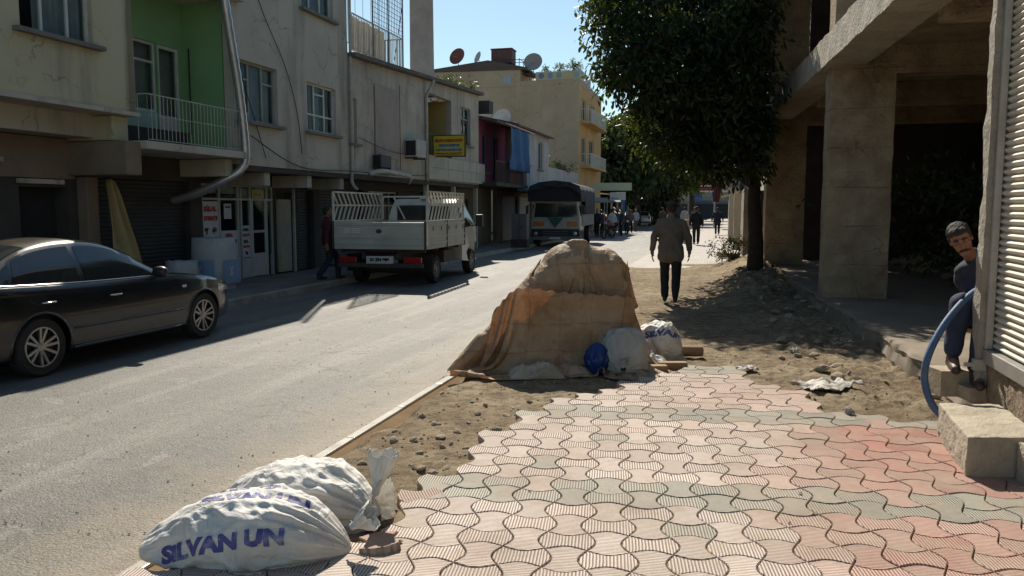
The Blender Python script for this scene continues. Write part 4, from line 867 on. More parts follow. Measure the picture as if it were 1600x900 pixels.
# things on its roof
def dish(p, r_, label, m_, face, nm='satellite_dish', cat_='satellite dish', group=None):
    t_ = thing(nm, label, cat_, p, 0, group); f = Vector(face).normalized(); q = f.to_track_quat('Z', 'Y').to_matrix().to_4x4()
    g = MB(); g.lathe([(.02, 0), (r_ * .5, r_ * .06), (r_ * .85, r_ * .2), (r_, r_ * .3), (r_, r_ * .32), (r_ * .8, r_ * .2), (.02, .03)], (0, 0, 0), 'Z', 24); g.v = [tuple((q @ Vector(v_)) + Vector((0, 0, r_ * 1.15))) for v_ in g.v]
    g.build('reflector', m_, t_, smooth=True, auto=40)
    g = MB(); g.tube([(0, 0, 0), (0, 0, r_ * 1.1)], .025, 6); a = Vector((0, 0, r_ * 1.15)); g.tube([a, a + f * r_ * .9 - Vector((0, 0, r_ * .3))], .015, 5); g.build('mast', M_steel, t_); return t_
sd_dir = (-.5, -.85, .35)
dish(F(38.8, -7.6, 11.7), .62, 'dark red satellite dish on the ochre block roof', mat('dish_red', (.2, .07, .06), (.15, .06, .05)), sd_dir)
dish(F(38.9, -6.1, 11.85), .42, 'small pale satellite dish on the ochre block roof right of the red dish', mat('dish_pale', (.5, .5, .46)), (-.9, -.5, .35))
dish(F(38.9, -2.15, 11.05), .65, 'large grey satellite dish beside the roof frame of the ochre block', mat('dish_grey', (.3, .29, .28)), (-.2, -.9, .3))
dish(F(27.6, -1.2, 6.0), .6, 'right one of the two white satellite dishes on the white house', mat('dish_white', (.6, .6, .56)), sd_dir)
dish(F(25.2, -1.6, 5.95), .58, 'left one of the two white satellite dishes on the white house', mat('dish_white', (.6, .6, .56)), sd_dir)
g = MB(); g.box(-.75, .75, -.6, .6, 0, .95); g.box(-.8, .8, -.65, .65, .951, 1.05); o = g.build('water_tank', mat('brown_tank', (.12, .06, .055), (.09, .05, .045), 4, .7, .2), bevel=.05); o.location = F(39.6, -4.5, 11.9); o.rotation_euler = (0, 0, -A15); tag(o, 'dark brown box tank on the ochre block roof beside the iron frame', 'water tank')
t_ = thing('roof_frame', 'thin iron pergola frame with a dark flat sheet on the ochre block roof', 'frame', F(39.0, -3.2, 11.05), -A15)
g = MB()
for x in (-.9, 0, .75):
    for y in (0, 1.2): g.bar((x, y, -.4), (x, y, 1.15), .04)
for y in (0, 1.2): g.bar((-1, y, 1.1), (.8, y, 1.0), .04)
for x in (-.9, 0, .75): g.bar((x, 0, 1.1), (x, 1.2, 1.1), .03)
g.build('iron_bar', M_iron, t_); MB().extr([(-.8, -.1, .25), (1.4, -.1, -.05), (1.4, -.1, -.1), (-.8, -.1, .18)], (0, 1.5, 0)).build('sheet', M_iron, t_)
M_rp = leafmat('roof_plant_leaf', (.05, .07, .02), (.1, .13, .04), .3)
for i, (nn_, hh, lb) in enumerate([(-1.3, .8, 'yellow flowering plant beside the big grey dish on the roof'), (-.4, .9, 'roof plant second from the grey dish on the painted parapet'), (.2, .7, 'middle small plant on the painted roof parapet'), (.7, 1.2, 'tall thin plant on the roof corner of the ochre block'), (1.0, .8, 'bushy plant at the roof corner above the street')]):
    p = F(39.2, nn_, 10.9); bush(p.x, p.y, p.z, .4, hh, 14, lb, M_rp, .14, .05, 30 + i, 'plant', 'roof_plant')
p = F(30.5, .5, 4.0); bush(p.x, p.y, p.z, .5, 1.1, 20, 'climbing plant on the white terrace wall left of the ochre block', M_rp, .16, .06, 40, 'plant', 'terrace_plant')
p = F(34.5, .8, 4.0); bush(p.x, p.y, p.z, .7, .7, 22, 'dry climbing plant at the right end of the white terrace wall', M_rp, .16, .06, 41, 'plant', 'terrace_plant')
p = F(16.6, -.3, 6.0); bush(p.x, p.y, p.z, .9, 1.2, 40, 'dark roof plant behind the eave between the cream and magenta houses', M_leaf2, .16, .06, 42, 'plant', 'roof_plant')
g = MB(); g.box(-.9, 1.3, -.3, .3, 0, .5); o = g.build('planter_wall', mat('dark_planter', (.07, .06, .055))); o.location = F(17.2, -.1, 5.85); o.rotation_euler = (0, 0, -A15); tag(o, 'dark planter ledge with rods above the magenta house roof', 'planter')
# concrete tower
t_ = thing('concrete_tower', 'tall round concrete chimney tower rising behind the low cream house', 'tower', (-4.95, 45, 0))
MB().lathe([(.72, 0), (.66, 10), (.58, 24)], (0, 0, 0), 'Z', 20).build('shaft', mat('tower_concrete', (.36, .34, .3), (.29, .27, .24), 1.4, .95, .6, 8, dirt=.4, dcol=(.2, .18, .16), bd=.05), t_, smooth=True, auto=40)
# ---- fittings hung on the houses
def ac(s_, n_, z, label, w_=.8, h_=.52, d_=.34, dark=False):
    t_ = thing('air_conditioner', label, 'air conditioner', F(s_, n_, z), -A15)
    MB().box(0, d_, 0, w_, 0, h_).build('casing', M_dshut if dark else mat('ac_casing', (.5, .49, .46), (.42, .41, .38)), t_, bevel=.02)
    g = MB(); g.box(.03, d_ - .03, -.012, -.002, .05, h_ - .05); g.build('grille', M_black, t_)
    g = MB(); g.box(-.2, d_, .05, .09, -.05, -.005); g.box(-.2, d_, w_ - .09, w_ - .05, -.05, -.005); g.build('bracket', M_iron, t_)
ac(7.75, 1.12, 3.42, 'white air conditioner on brackets beside the drainpipe of the low house', .85, .56, .4)
ac(5.35, 1.12, 2.98, 'small dark air conditioner low on the cream wall above the truck', .75, .36, .25, True)
g = MB(); g.tube(cat([(1.16, 0, 9), (1.16, 0, 6), (1.16, .02, 4), (1.15, 0, 2.9), (1.13, .02, 2.5), (1.25, .1, 2.3)], 4), .045, 8); o = g.build('drain_pipe', M_steel, smooth=True); o.location = F(3.93, 0); o.rotation_euler = (0, 0, -A15); tag(o, 'pale drain pipe at the joint between the grey house and the low house', 'pipe')
g = MB(); g.tube(cat([(1.36, 0, 6.1), (1.3, -.1, 5.9), (1.16, -.2, 5.5), (1.16, -.2, 4.5), (1.16, -.2, 2.7)], 4), .05, 8); o = g.build('drain_pipe', M_steel, smooth=True); o.location = F(9.8, 0); o.rotation_euler = (0, 0, -A15); tag(o, 'white drain pipe beside the yellow balcony recess', 'pipe')
pts = cat([(1.32, -2.05, 7.2), (1.32, -1.9, 5.9), (1.32, -1.52, 4.2), (1.32, -1.36, 3.0), (1.25, -1.42, 2.62), (.9, -1.6, 2.35), (.3, -1.75, 2.08), (-.2, -1.8, 1.95)], 14)
rs = [.085 + (.012 if i % 2 else 0) for i in range(len(pts))]; g = MB(); g.tube(pts, rs, 14); o = g.build('flue_pipe', mat('flexible_aluminium', (.55, .55, .55), (.45, .45, .46), 6, .35, .1, metal=.7), smooth=True, auto=60); o.location = F(0, 0); o.rotation_euler = (0, 0, -A15); tag(o, 'silver corrugated flue pipe bending into the pepper shop', 'flue pipe')
g = MB(); g.tube(cat([(1.3, 0, 0), (1.5, .4, .1), (1.5, 1.5, .08), (1.5, 2.5, .02), (1.3, 2.9, -.15)], 5), .07, 8); o = g.build('awning_roller', M_steel, smooth=True); o.location = F(4.7, 0, 2.75); o.rotation_euler = (0, 0, -A15); tag(o, 'rolled awning tube below the small dark air conditioner', 'awning roller')
# blank board and yellow sign
t_ = thing('blank_signboard', 'long blank cream signboard below the yellow sign', 'signboard', F(9.6, 1.12, 2.79), -A15); MB().box(0, .12, 0, 6.5, 0, .82).build('board', M_board, t_, bevel=.01)
g = MB()
for y in (1.9, 3.6, 5.3): g.box(.121, .125, y, y + .02, .05, .78)
g.box(.121, .125, .2, 6.3, .4, .415); g.build('seam', M_sill, t_)
t_ = thing('yellow_sign', 'yellow projecting shop sign lettered in red and blue', 'sign', F(10.3, 1.12, 3.56), -A15)
MB().box(0, 1.2, -.04, .04, 0, .76).build('frame', mat('sign_frame', (.12, .07, .02)), t_, bevel=.01); MB().box(.04, 1.16, -.05, -.041, .04, .72).build('panel', plain('sign_yellow', (.62, .5, .03), .5), t_)
M_sblue = plain('sign_blue', (.02, .2, .42), .5)
for s_, z, h_, m_, w_ in (('SİLVAN UCUZLUK PAZARI', .51, .14, M_red, 1.02), ('ZÜCCACİYE VE', .35, .11, M_sblue, .78), ('HEDİYE ÇEŞİTLERİ', .19, .11, M_sblue, .95), ('TOPTAN & PERAKENDE SATIŞ', .105, .045, M_red, 1.0), ('0412 711 00 00', .055, .03, M_red, .8)):
    text('lettering', s_, h_, t_, (.6 - w_ / 2, -.053, z), (1, 0, 0), (0, 0, 1), m_, width=w_, height=h_, bold=.015, ex=.001)
# wires
def wire(pts, r_, label, sag=.0):
    g = MB(); g.tube(cat(pts, 8), r_, 5, cap=False); o = g.build('wire', M_black, smooth=True); tag(o, label, 'wire')
wire([F(-.9, 1.13, 8.4), F(-.5, 1.13, 6.5), F(.6, 1.13, 5.1), F(1.1, 1.13, 4.1), F(1.3, 1.13, 3.1)], .009, 'thin dark wire trailing down the grey house between its windows')
wire([F(-1.3, 1.13, 4.9), F(-.6, 1.14, 3.5), F(-.3, 1.14, 2.9)], .009, 'dark cable running down below the left window of the grey house')
wire([F(4.4, 1.15, 3.75), F(6.2, 1.2, 3.52), F(7.7, 1.2, 3.5)], .012, 'dark cable sagging across the cream wall to the air conditioner')
wire([F(-1.2, 1.35, 3.32), F(1.2, 1.15, 2.78), F(4, 1.2, 2.8), F(6, 1.3, 2.78), F(9.5, 1.2, 2.9)], .014, 'black cable strung along the overhang above the shops')
wire([F(7.6, 1.2, 8.4), F(9.5, .2, 7.6), F(14, -2.0, 7.2), F(20, -5, 8)], .012, 'thin wire crossing the sky in front of the concrete tower')
# yellow cloth leaning by the shutter
g = MB(); g.grid(lambda u, v_: ((.35 + .25 * (1 - v_)) + .05 * math.sin(u * 12 + v_ * 2) + .03 * noise.noise((u * 6, v_ * 4, 1)), (u - .5) * (.12 + .85 * (1 - v_) ** .8) + .25 * (1 - v_), .12 + 2.2 * v_ - .05 * abs(u - .5)), 36, 40)
o = g.build('yellow_tarpaulin', mat('yellow_canvas', (.42, .32, .14), (.33, .25, .12), 3, .9, .4, 30, dirt=.4), smooth=True, solid=.008, fix=False); o.location = F(-4.15, 0); o.rotation_euler = (0, 0, -A15); tag(o, 'folded yellow tarpaulin leaning against the dark shutter behind the black sedan', 'tarpaulin')
# street cabinet
t_ = thing('street_cabinet', 'grey metal street cabinet on a dark plinth left of the canvas truck', 'cabinet', (-.02, 34.1, .12), -A15)
MB().box(0, .66, 0, .45, .35, 1.4).build('box', mat('cabinet_grey', (.17, .16, .16), (.13, .125, .13)), t_, bevel=.015); MB().box(-.03, .69, -.03, .48, 0, .348).build('plinth', M_grd, t_)
g = MB(); g.box(.32, .34, -.008, 0, .4, 1.35); g.box(.4, .43, -.02, 0, .8, .9); g.build('door_seam', M_black, t_)
MB().box(-.02, .68, -.02, .47, 1.401, 1.43).build('lid', mat('cabinet_grey', (.17, .16, .16)), t_, bevel=.006)
# ================================================================ VEHICLES
def itp(tab, x):
    xs = [a for a, _ in tab]
    if x <= xs[0]: return tab[0][1]
    if x >= xs[-1]: return tab[-1][1]
    for i in range(len(tab) - 1):
        if xs[i] <= x <= xs[i + 1]:
            h = xs[i + 1] - xs[i]; t_ = (x - xs[i]) / h
            def sl(j):
                if j <= 0 or j >= len(tab) - 1: return 0 if j <= 0 and False else (tab[min(j + 1, len(tab) - 1)][1] - tab[max(j - 1, 0)][1]) / (xs[min(j + 1, len(tab) - 1)] - xs[max(j - 1, 0)])
                return (tab[j + 1][1] - tab[j - 1][1]) / (xs[j + 1] - xs[j - 1])
            m0, m1 = sl(i) * h, sl(i + 1) * h; t2, t3 = t_ * t_, t_ ** 3
            return (2 * t3 - 3 * t2 + 1) * tab[i][1] + (t3 - 2 * t2 + t_) * m0 + (-2 * t3 + 3 * t2) * tab[i + 1][1] + (t3 - t2) * m1
def paint(name, c, rough=.3, coat=1.0, dustc=(.3, .26, .2), dust=.25, metal=.3):
    m, n, b = nodes(name); v = coord(n)
    ge = n.nodes.new('ShaderNodeNewGeometry'); sx = n.nodes.new('ShaderNodeSeparateXYZ'); n.links.new(ge.outputs['Normal'], sx.inputs[0])
    up = ramp(n, sx.outputs[2], [(.3, 0.0), (.95, 1.0)]); f = mth(n, 'MULTIPLY', mth(n, 'ADD', mth(n, 'MULTIPLY', up, dust), .012), ramp(n, nz(n, v, 3, 6, .7), [(.3, .4), (.7, 1.0)]))
    col = mixc(n, f, c, dustc); n.links.new(col, b.inputs['Base Color']); b.inputs['Metallic'].default_value = metal
    rr = mth(n, 'ADD', mth(n, 'MULTIPLY', nz(n, v, 6, 5), .12), rough - .05); n.links.new(rr, b.inputs['Roughness'])
    b.inputs['Coat Weight'].default_value = coat; b.inputs['Coat Roughness'].default_value = .07; return m
M_cglass = mat('car_glass', (.022, .028, .03), (.03, .034, .034), 2, .06, 0, spec=.9)
M_lamp = plain('lamp_clear', (.55, .56, .55), .12, .3); M_lred = plain('lamp_red', (.35, .015, .012), .25); M_lor = plain('lamp_orange', (.55, .16, .03), .35)
def wheel(parent, x, y, r_, w_, side, spokes=10, rim=M_alu, rr=.68):
    """side +1: outer face towards +x"""
    g = MB(); hw = w_ / 2
    g.lathe([(r_ * rr, -hw * .85), (r_ * .93, -hw), (r_ * .99, -hw * .75), (r_, -hw * .3), (r_, hw * .3), (r_ * .99, hw * .75), (r_ * .93, hw), (r_ * rr, hw * .85)], (0, 0, 0), 'X', 36, False)
    t_ = g.build('wheel', M_rubber, parent, smooth=True, auto=35); t_.location = (x, y, r_)
    g = MB(); ro = r_ * rr; g.lathe([(ro * 1.02, hw * .8 * side), (ro * 1.01, hw * .92 * side), (ro * .93, hw * .9 * side), (ro * .9, hw * .4 * side), (ro * .3, hw * .25 * side), (.001, hw * .25 * side)], (0, 0, 0), 'X', 36, False)
    rm = g.build('rim', M_black if spokes else rim, t_, smooth=True, auto=35)
    g = MB(); fx = hw * .8 * side
    g.lathe([(ro * 1.02, hw * .86 * side), (ro * 1.0, hw * .95 * side), (ro * .93, hw * .93 * side), (ro * .92, hw * .6 * side)], (0, 0, 0), 'X', 36, False)
    for i in range(spokes):
        a = 2 * math.pi * (i + .15 * (-1) ** i) / spokes; c_, s_ = math.cos(a), math.sin(a)
        g.bar((fx * .75, c_ * ro * .14, s_ * ro * .14), (fx * 1.05, c_ * ro * .95, s_ * ro * .95), ro * .13, ro * .1, up=(1, 0, 0))
    g.lathe([(ro * .24, 0), (ro * .22, fx * .95), (ro * .1, fx), (.001, fx)], (0, 0, 0), 'X', 20)
    if spokes == 0:
        g.lathe([(ro * .92, fx * .5), (ro * .6, fx * .75), (ro * .35, fx * .9), (ro * .3, fx * 1.2), (.001, fx * 1.2)], (0, 0, 0), 'X', 28)
    g.build('hub_spokes', rim, t_, smooth=True, auto=30); return t_
class CarShape:
    def __init__(s, w1, zb, zt, cab0, cab1, wr): s.w1, s.zb, s.zt, s.c0, s.c1, s.wr = w1, zb, zt, cab0, cab1, wr
    def prof(s, y):
        w1 = itp(s.w1, y); zb = itp(s.zb, y); zt = max(itp(s.zt, y), zb + .012); wr = min(itp(s.wr, y), w1 - .1); w2 = w1 - .045; h = zt - zb
        f = smooth01(h / .35); zr = zb + h * (.86 * f + .45 * (1 - f)); wrr = wr * f + (w2 - .11) * (1 - f)
        return [(0, .2), (w1 - .1, .2), (w1 - .03, .24), (w1 - .005, .36), (w1 + .006, .55), (w1 + .004, .68), (w1 - .012, (.72 + zb) / 2 + .02), (w2 + .012, zb - .035), (w2 - .008, zb), (w2 - .045, zb + .012 + .0 * f),
                ((w2 - .045) * .5 + wrr * .5 + .018 * f, (zb + zr) / 2 + .01), (wrr, zr), (wrr - .06, zr + (zt - zr) * .55), (wrr * .55, zt - (zt - zr) * .12), (0, zt)]
    def side(s, y, z):
        p = s.prof(y)[9:12]
        for (a, za), (b_, zb) in zip(p, p[1:]):
            if za <= z <= zb + 1e-6: return a + (b_ - a) * (z - za) / max(zb - za, 1e-6)
        return p[-1][0] if z > p[-1][1] else p[0][0]
    def lower(s, y, z):
        p = s.prof(y)[2:9]
        for (a, za), (b_, zb) in zip(p, p[1:]):
            if za <= z <= zb + 1e-6: return a + (b_ - a) * (z - za) / max(zb - za, 1e-6)
        return p[-1][0]
    def top(s, x, y):
        p = s.prof(y)[11:]; x = abs(x)
        for (a, za), (b_, zb) in zip(p, p[1:]):
            if b_ <= x <= a: return za + (zb - za) * (a - x) / max(a - b_, 1e-6)
        return p[0][1]
def make_car(root, sh, pm, y0, y1, wb, r_, arch, wins, screen, rear, spokes=10, seams=(), handles=(), mirror=None, strip=None, rim=M_alu):
    n_ = 76; ys_ = [y0 + (y1 - y0) * (.5 - .5 * math.cos(math.pi * i / (n_ - 1))) * .6 + (y1 - y0) * (i / (n_ - 1)) * .4 for i in range(n_)]
    g = MB(); vs = []
    for y in ys_:
        p = sh.prof(y); ring = [(x, y, z) for x, z in p] + [(-x, y, z) for x, z in p[-2:0:-1]]; vs += ring
    k = len(ring); g.add(vs, [(i * k + j, i * k + (j + 1) % k, (i + 1) * k + (j + 1) % k, (i + 1) * k + j) for i in range(n_ - 1) for j in range(k)] + [tuple(range(k))[::-1], tuple((n_ - 1) * k + j for j in range(k))])
    body = g.build('body', pm, root, smooth=True)
    cuts = []
    for y in (0, wb):
        g = MB(); g.extr([(-1.31, y + arch * math.cos(a), r_ * .98 + arch * math.sin(a)) for a in np.linspace(-.12, math.pi + .12, 34)] + [(-1.31, y - arch * .96, -.1), (-1.31, y + arch * .96, -.1)], (2.62, 0, 0)); c = g.build('cut', M_black, root); cuts.append(c)
        md = body.modifiers.new('b', 'BOOLEAN'); md.object = c; md.operation = 'DIFFERENCE'; md.solver = 'EXACT'; md.use_self = True
    evald(body)
    for c in cuts: bpy.data.objects.remove(c)
    body.data.set_sharp_from_angle(angle=R(32))
    g = MB()                                                            # dark inner box so arches are not see-through
    g.box(-.55, .55, y0 + .15, y1 - .15, .22, .6); 
    for y in (0, wb): g.box(-.72, .72, y - arch - .02, y + arch + .02, .5, r_ + arch + .01)
    g.build('underbody', M_black, root)
    for y in (0, wb):
        for s_ in (-1, 1):
            g = MB(); pts = [];
            for i in range(21):
                a = math.pi * (-.08 + 1.16 * i / 20); yy = y + math.cos(a) * arch; zz = r_ * .98 + math.sin(a) * arch; pts.append((s_ * (sh.lower(yy, zz) - .004), yy, zz))
            g.tube(pts, .014, 6); g.build('arch_lip', pm, root, smooth=True)
    for y in (0, wb):
        for s_ in (-1, 1): wheel(root, s_ * (sh.lower(y, .6) - .115), y, r_, .2, s_, spokes, rim)
    for (a0, a1, b0, b1) in wins:      # lower edge a0..a1, upper edge b0..b1 along y
        for s_ in (-1, 1):
            def fn(u, v_):
                y = (a0 + (a1 - a0) * u) * (1 - v_) + (b0 + (b1 - b0) * u) * v_; p = sh.prof(y); zl = p[9][1] + .012; zu = p[11][1] - .022; z = zl + (zu - zl) * v_
                return (s_ * (sh.side(y, z) + .004), y, z)
            g = MB(); g.grid(fn, 16, 7); g.build('side_window', M_cglass, root, smooth=True)
    for nm, (a, b_) in (('windscreen', screen), ('rear_window', rear)):
        g = MB(); g.grid(lambda u, v_: (lambda y: (lambda x: (x, y, sh.top(x, y) + .005))((u - .5) * 2 * (sh.prof(y)[11][0] - .05)))(a + (b_ - a) * v_), 20, 16); g.build(nm, M_cglass, root, smooth=True)
    g = MB()
    for pts in seams:
        for s_ in (-1, 1): g.tube([(s_ * (sh.lower(y, z) - .0015), y, z) for y, z in pts], .004, 5)
    if seams: g.build('door_seam', M_black, body)
    for y, z in handles:
        for s_ in (-1, 1): g = MB(); g.tube([(s_ * (sh.lower(y - .09, z) + .0), y - .09, z), (s_ * (sh.lower(y, z) + .03), y - .05, z), (s_ * (sh.lower(y, z) + .03), y + .06, z), (s_ * (sh.lower(y, z)), y + .09, z)], .012, 8); g.build('door_handle', M_chrome, root, smooth=True)
    if mirror:
        y, z = mirror
        for s_ in (-1, 1):
            g = MB(); w_ = sh.side(y, z) ; g.grid(lambda u, v_: (s_ * (w_ + .13 + .1 * math.sin(math.pi * (v_ - .5)) ), y + .0 + .07 * math.cos(2 * math.pi * u) * math.cos(math.pi * (v_ - .5)) ** .6, z + .02 + .075 * math.sin(2 * math.pi * u) * math.cos(math.pi * (v_ - .5)) ** .6), 18, 11, closed_u=True)
            g.bar((s_ * (w_ - .04), y, z - .03), (s_ * (w_ + .1), y, z), .05, .03); g.build('wing_mirror', M_black, root, smooth=True)
    if strip:
        a, b_ = strip; g = MB()
        for s_ in (-1, 1): pts = [(s_ * (sh.side(y, sh.prof(y)[9][1]) + .006), y, sh.prof(y)[9][1] + .004) for y in np.linspace(a, b_, 22)]; g.tube(pts, .009, 6)
        g.build('chrome_strip', M_chrome, root, smooth=True)
    return body
# ---- dark sedan
SED = CarShape([(-1.0, .60), (-.93, .74), (-.6, .84), (0, .872), (.8, .88), (1.8, .88), (2.5, .872), (3.0, .83), (3.3, .75), (3.5, .62), (3.6, .42)],
               [(-1.0, .84), (-.93, .97), (-.5, .985), (0, .965), (.8, .94), (1.8, .925), (2.2, .915), (2.7, .87), (3.1, .79), (3.35, .7), (3.52, .58), (3.6, .46)],
               [(-1.0, .86), (-.93, 1.02), (-.72, 1.07), (-.5, 1.13), (-.2, 1.29), (.1, 1.4), (.5, 1.455), (.9, 1.45), (1.2, 1.40), (1.5, 1.27), (1.85, 1.09), (2.12, .97), (2.4, .93), (2.8, .885), (3.15, .80), (3.4, .70), (3.54, .58), (3.6, .47)],
               -.6, 2.1, [(-.6, .70), (0, .62), (.6, .59), (1.3, .61), (2.1, .74)])
hd = R(-16.3); rt_ = Vector((math.cos(-hd), -math.sin(-hd), 0)); p0 = Vector((-5.02, 8.46, 0)) - rt_ * .86
sed = thing('parked_car', 'black sedan with spoked alloy wheels parked at the left kerb', 'car', p0, hd, 'cars parked along the street')
M_sed = paint('black_car_paint', (.006, .008, .011), .28, 1.0, dust=.38, metal=.2)
body = make_car(sed, SED, M_sed, -1.0, 3.6, 2.68, .318, .375, [(-.62, -.3, -.3, -.2), (-.27, .62, -.15, .62), (.70, 1.98, .70, 1.30)], (1.22, 2.06), (-.62, .1), 11,
    seams=[[(.66, .92), (.67, .6), (.66, .3)], [(1.85, .9), (1.9, .7), (1.84, .3)], [(-.28, .95), (-.12, .82), (.28, .62), (.38, .5), (.4, .3)]], handles=[(.1, .79), (1.05, .78)], mirror=(1.78, .97), strip=(-.75, 1.95))
for s_ in (-1, 1):
    g = MB(); g.grid(lambda u, v_: (lambda y, z: (s_ * (SED.lower(y, z) + .006), y, z))(3.02 + .45 * u, .64 + (.1 - .05 * u) * v_ - .04 * u), 10, 5); g.build('headlight', M_lamp, sed, smooth=True)
    g = MB(); g.grid(lambda u, v_: (lambda y, z: (s_ * (SED.lower(y, z) + .006), y, z))(-.72 - .24 * u, .78 + .15 * v_), 6, 5); g.build('tail_light', M_lred, sed, smooth=True)
    g = MB(); g.box(s_ * (SED.lower(2.25, .76) - .004) - .006, s_ * (SED.lower(2.25, .76) - .004) + .01, 2.22, 2.3, .75, .785); g.build('side_indicator', M_lamp, sed, bevel=.004)
    g = MB(); g.tube([(s_ * (SED.lower(y, .47) + .004), y, .47) for y in np.linspace(.42, 2.2, 12)], .014, 6); g.tube([(s_ * (SED.lower(y, .27) + .0), y, .25) for y in np.linspace(.42, 2.2, 12)], .02, 6); g.build('side_moulding', M_sed, sed, smooth=True)
# ---- white pickup with steel racks
hd = R(-12.0); rt_ = Vector((math.cos(-hd), -math.sin(-hd), 0)); p0 = Vector((-1.89, 19.24, 0)) - rt_ * .93
tk = thing('pickup_truck', 'white flatbed pickup with steel side racks, standing at the left kerb', 'truck', p0, hd); tk.scale = (1.08, 1.02, 1.0)
M_tw = mat('truck_white', (.62, .61, .54), (.54, .53, .47), 2, .45, .1, 30, dirt=.35, dcol=(.3, .24, .17), coat=.3)
M_tw2 = mat('bed_panel_white', (.52, .51, .46), (.44, .43, .38), 2, .55, .15, 30, dirt=.5, dcol=(.28, .2, .14))
g = MB(); BY0, BY1 = -1.12, 1.98
g.box(-1.05, 1.05, BY0 + .03, BY1, .86, .94); g.build('bed_floor', M_steel, tk)
def ribbed(u0, u1, fixed, axis, sgn, nm, thick=.035):
    g = MB(); zs_ = [(.86, 0), (.95, 0), (.96, .012), (1.02, .012), (1.03, 0), (1.10, 0), (1.11, .012), (1.17, .012), (1.18, 0), (1.40, 0), (1.41, .014), (1.47, .014), (1.475, 0)]
    for i in range(len(zs_)): pass
    P = (lambda a, z, k: (fixed + sgn * k, a, z)) if axis == 'x' else (lambda a, z, k: (a, fixed + sgn * k, z))
    poly = [(z, k + thick / 2) for z, k in zs_] + [(1.475, -thick / 2), (.86, -thick / 2)]
    a = [P(u0, z, k) for z, k in poly]; d = (0, u1 - u0, 0) if axis == 'x' else (u1 - u0, 0, 0)
    g.extr(a, d); return g.build(nm, M_tw2, tk, bevel=.003)
ribbed(BY0 + .045, BY1, 1.05, 'x', 1, 'side_panel'); ribbed(BY0 + .045, BY1, -1.05, 'x', -1, 'side_panel'); tg = ribbed(-1.06, 1.06, BY0, 'y', -1, 'tailgate')
MB().box(-1.03, 1.03, BY1 - .05, BY1 - .01, .95, 1.47).build('headboard', M_tw2, tk)
g = MB()
for x in (-.78, -.62): 
    for z in (1.235, 1.275, 1.315): g.box(x, x + (.13 if x < -.7 else .2), BY0 - .0225, BY0 - .0185, z, z + .022)
g.build('tailgate_lettering', plain('sticker_white', (.75, .75, .75), .5), tg)
g = MB(); g.lathe([(.05, 0), (.045, -.015), (.001, -.015)], (.0, BY0 - .018, 1.27), 'Y', 16); g.v = [(x * 1.3, y, z) for x, y, z in g.v]; g.build('latch', M_iron, tg)
for s_ in (-1, 1): MB().box(s_ * 1.03 - .02, s_ * 1.03 + .02, BY0 - .05, BY0 - .02, .86, 1.5).build('corner_post', M_iron, tk)
for y in (BY1 - .0, .4): MB().box(1.0, 1.085, y - .03, y, .84, 1.5).build('corner_post', M_iron, tk)
for y in np.linspace(BY0 + .4, BY1 - .2, 5): MB().box(1.07, 1.082, y, y + .02, 1.28, 1.37).build('latch', M_iron, tk)
def rack(parent, x, y0, y1, z0, z1, nm='side_rack'):
    g = MB(); zm = (z0 + z1) / 2 + .03; n_ = 12
    for z in (z0, zm, z1): g.bar((x, y0, z), (x, y1, z), .035)
    for y in (y0, y1): g.bar((x, y, z0), (x, y, z1), .04)
    for i in range(n_):
        a = y0 + (y1 - y0) * i / n_; b_ = y0 + (y1 - y0) * (i + 1) / n_; g.bar((x, a, z1), (x, b_, zm), .03); g.bar((x, b_, zm), (x, a, z0), .03)
    return g.build(nm, mat('rack_white', (.62, .6, .52), (.5, .47, .4), 6, .55, .1, dirt=.5, dcol=(.3, .17, .08)), parent)
rack(tk, 1.05, BY0 + .05, BY1 - .05, 1.5, 2.17); rack(tk, -1.05, BY0 + .05, BY1 - .05, 1.5, 2.17)
g = MB(); g.bar((-1.03, BY1 - .02, 1.5), (-1.03, BY1 - .02, 2.1), .04); g.bar((1.03, BY1 - .02, 1.5), (1.03, BY1 - .02, 2.1), .04); g.bar((-1.03, BY1 - .02, 2.1), (1.03, BY1 - .02, 2.1), .04); g.bar((.15, BY1 - .02, 1.5), (.15, BY1 - .02, 2.1), .03); g.bar((-.45, BY1 - .02, 1.5), (-.75, BY1 - .02, 2.1), .03); g.build('head_rack', M_white, tk)
# cab
cp = [(2.04, .42), (2.04, 1.2), (2.06, 1.75), (2.12, 1.93), (2.3, 2.03), (2.7, 2.05), (2.95, 2.0), (3.15, 1.8), (3.42, 1.45), (3.58, 1.24), (3.85, 1.12), (4.05, .98), (4.12, .8), (4.14, .4), (3.9, .34), (3.0, .34)]
def cw(y, z): return (.985 - .2 * smooth01((z - 1.15) / .95) ** 1.1 * 1.0) - .28 * smooth01((y - 3.5) / .75) ** 2
g = MB(); nx = 13; vs = []
for (y, z) in cp:
    for i in range(nx):
        u = -1 + 2 * i / (nx - 1); vs.append((cw(y, z) * u, y + (-.10 * (abs(u) ** 3) if y > 3.1 and z > .4 else 0), z))
m_ = len(cp); fs = [(a * nx + i, a * nx + i + 1, ((a + 1) % m_) * nx + i + 1, ((a + 1) % m_) * nx + i) for a in range(m_) for i in range(nx - 1)]
fs += [tuple(a * nx for a in range(m_)), tuple(a * nx + nx - 1 for a in range(m_))[::-1]]
g.add(vs, fs); cab = g.build('cab', M_tw, tk, smooth=True, auto=38)
cuts = []
for k_ in range(1):
    c = MB().lathe([(.42, -1.3), (.42, 1.3)], (0, 3.16, .33), 'X', 32).build('cut', M_black, tk); md = cab.modifiers.new('b', 'BOOLEAN'); md.object = c; md.operation = 'DIFFERENCE'; evald(cab); bpy.data.objects.remove(c)
cab.data.set_sharp_from_angle(angle=R(38))
g = MB(); g.box(-.62, .62, 2.028, 2.034, 1.32, 1.82); g.build('rear_window', M_cglass, tk, bevel=.002)
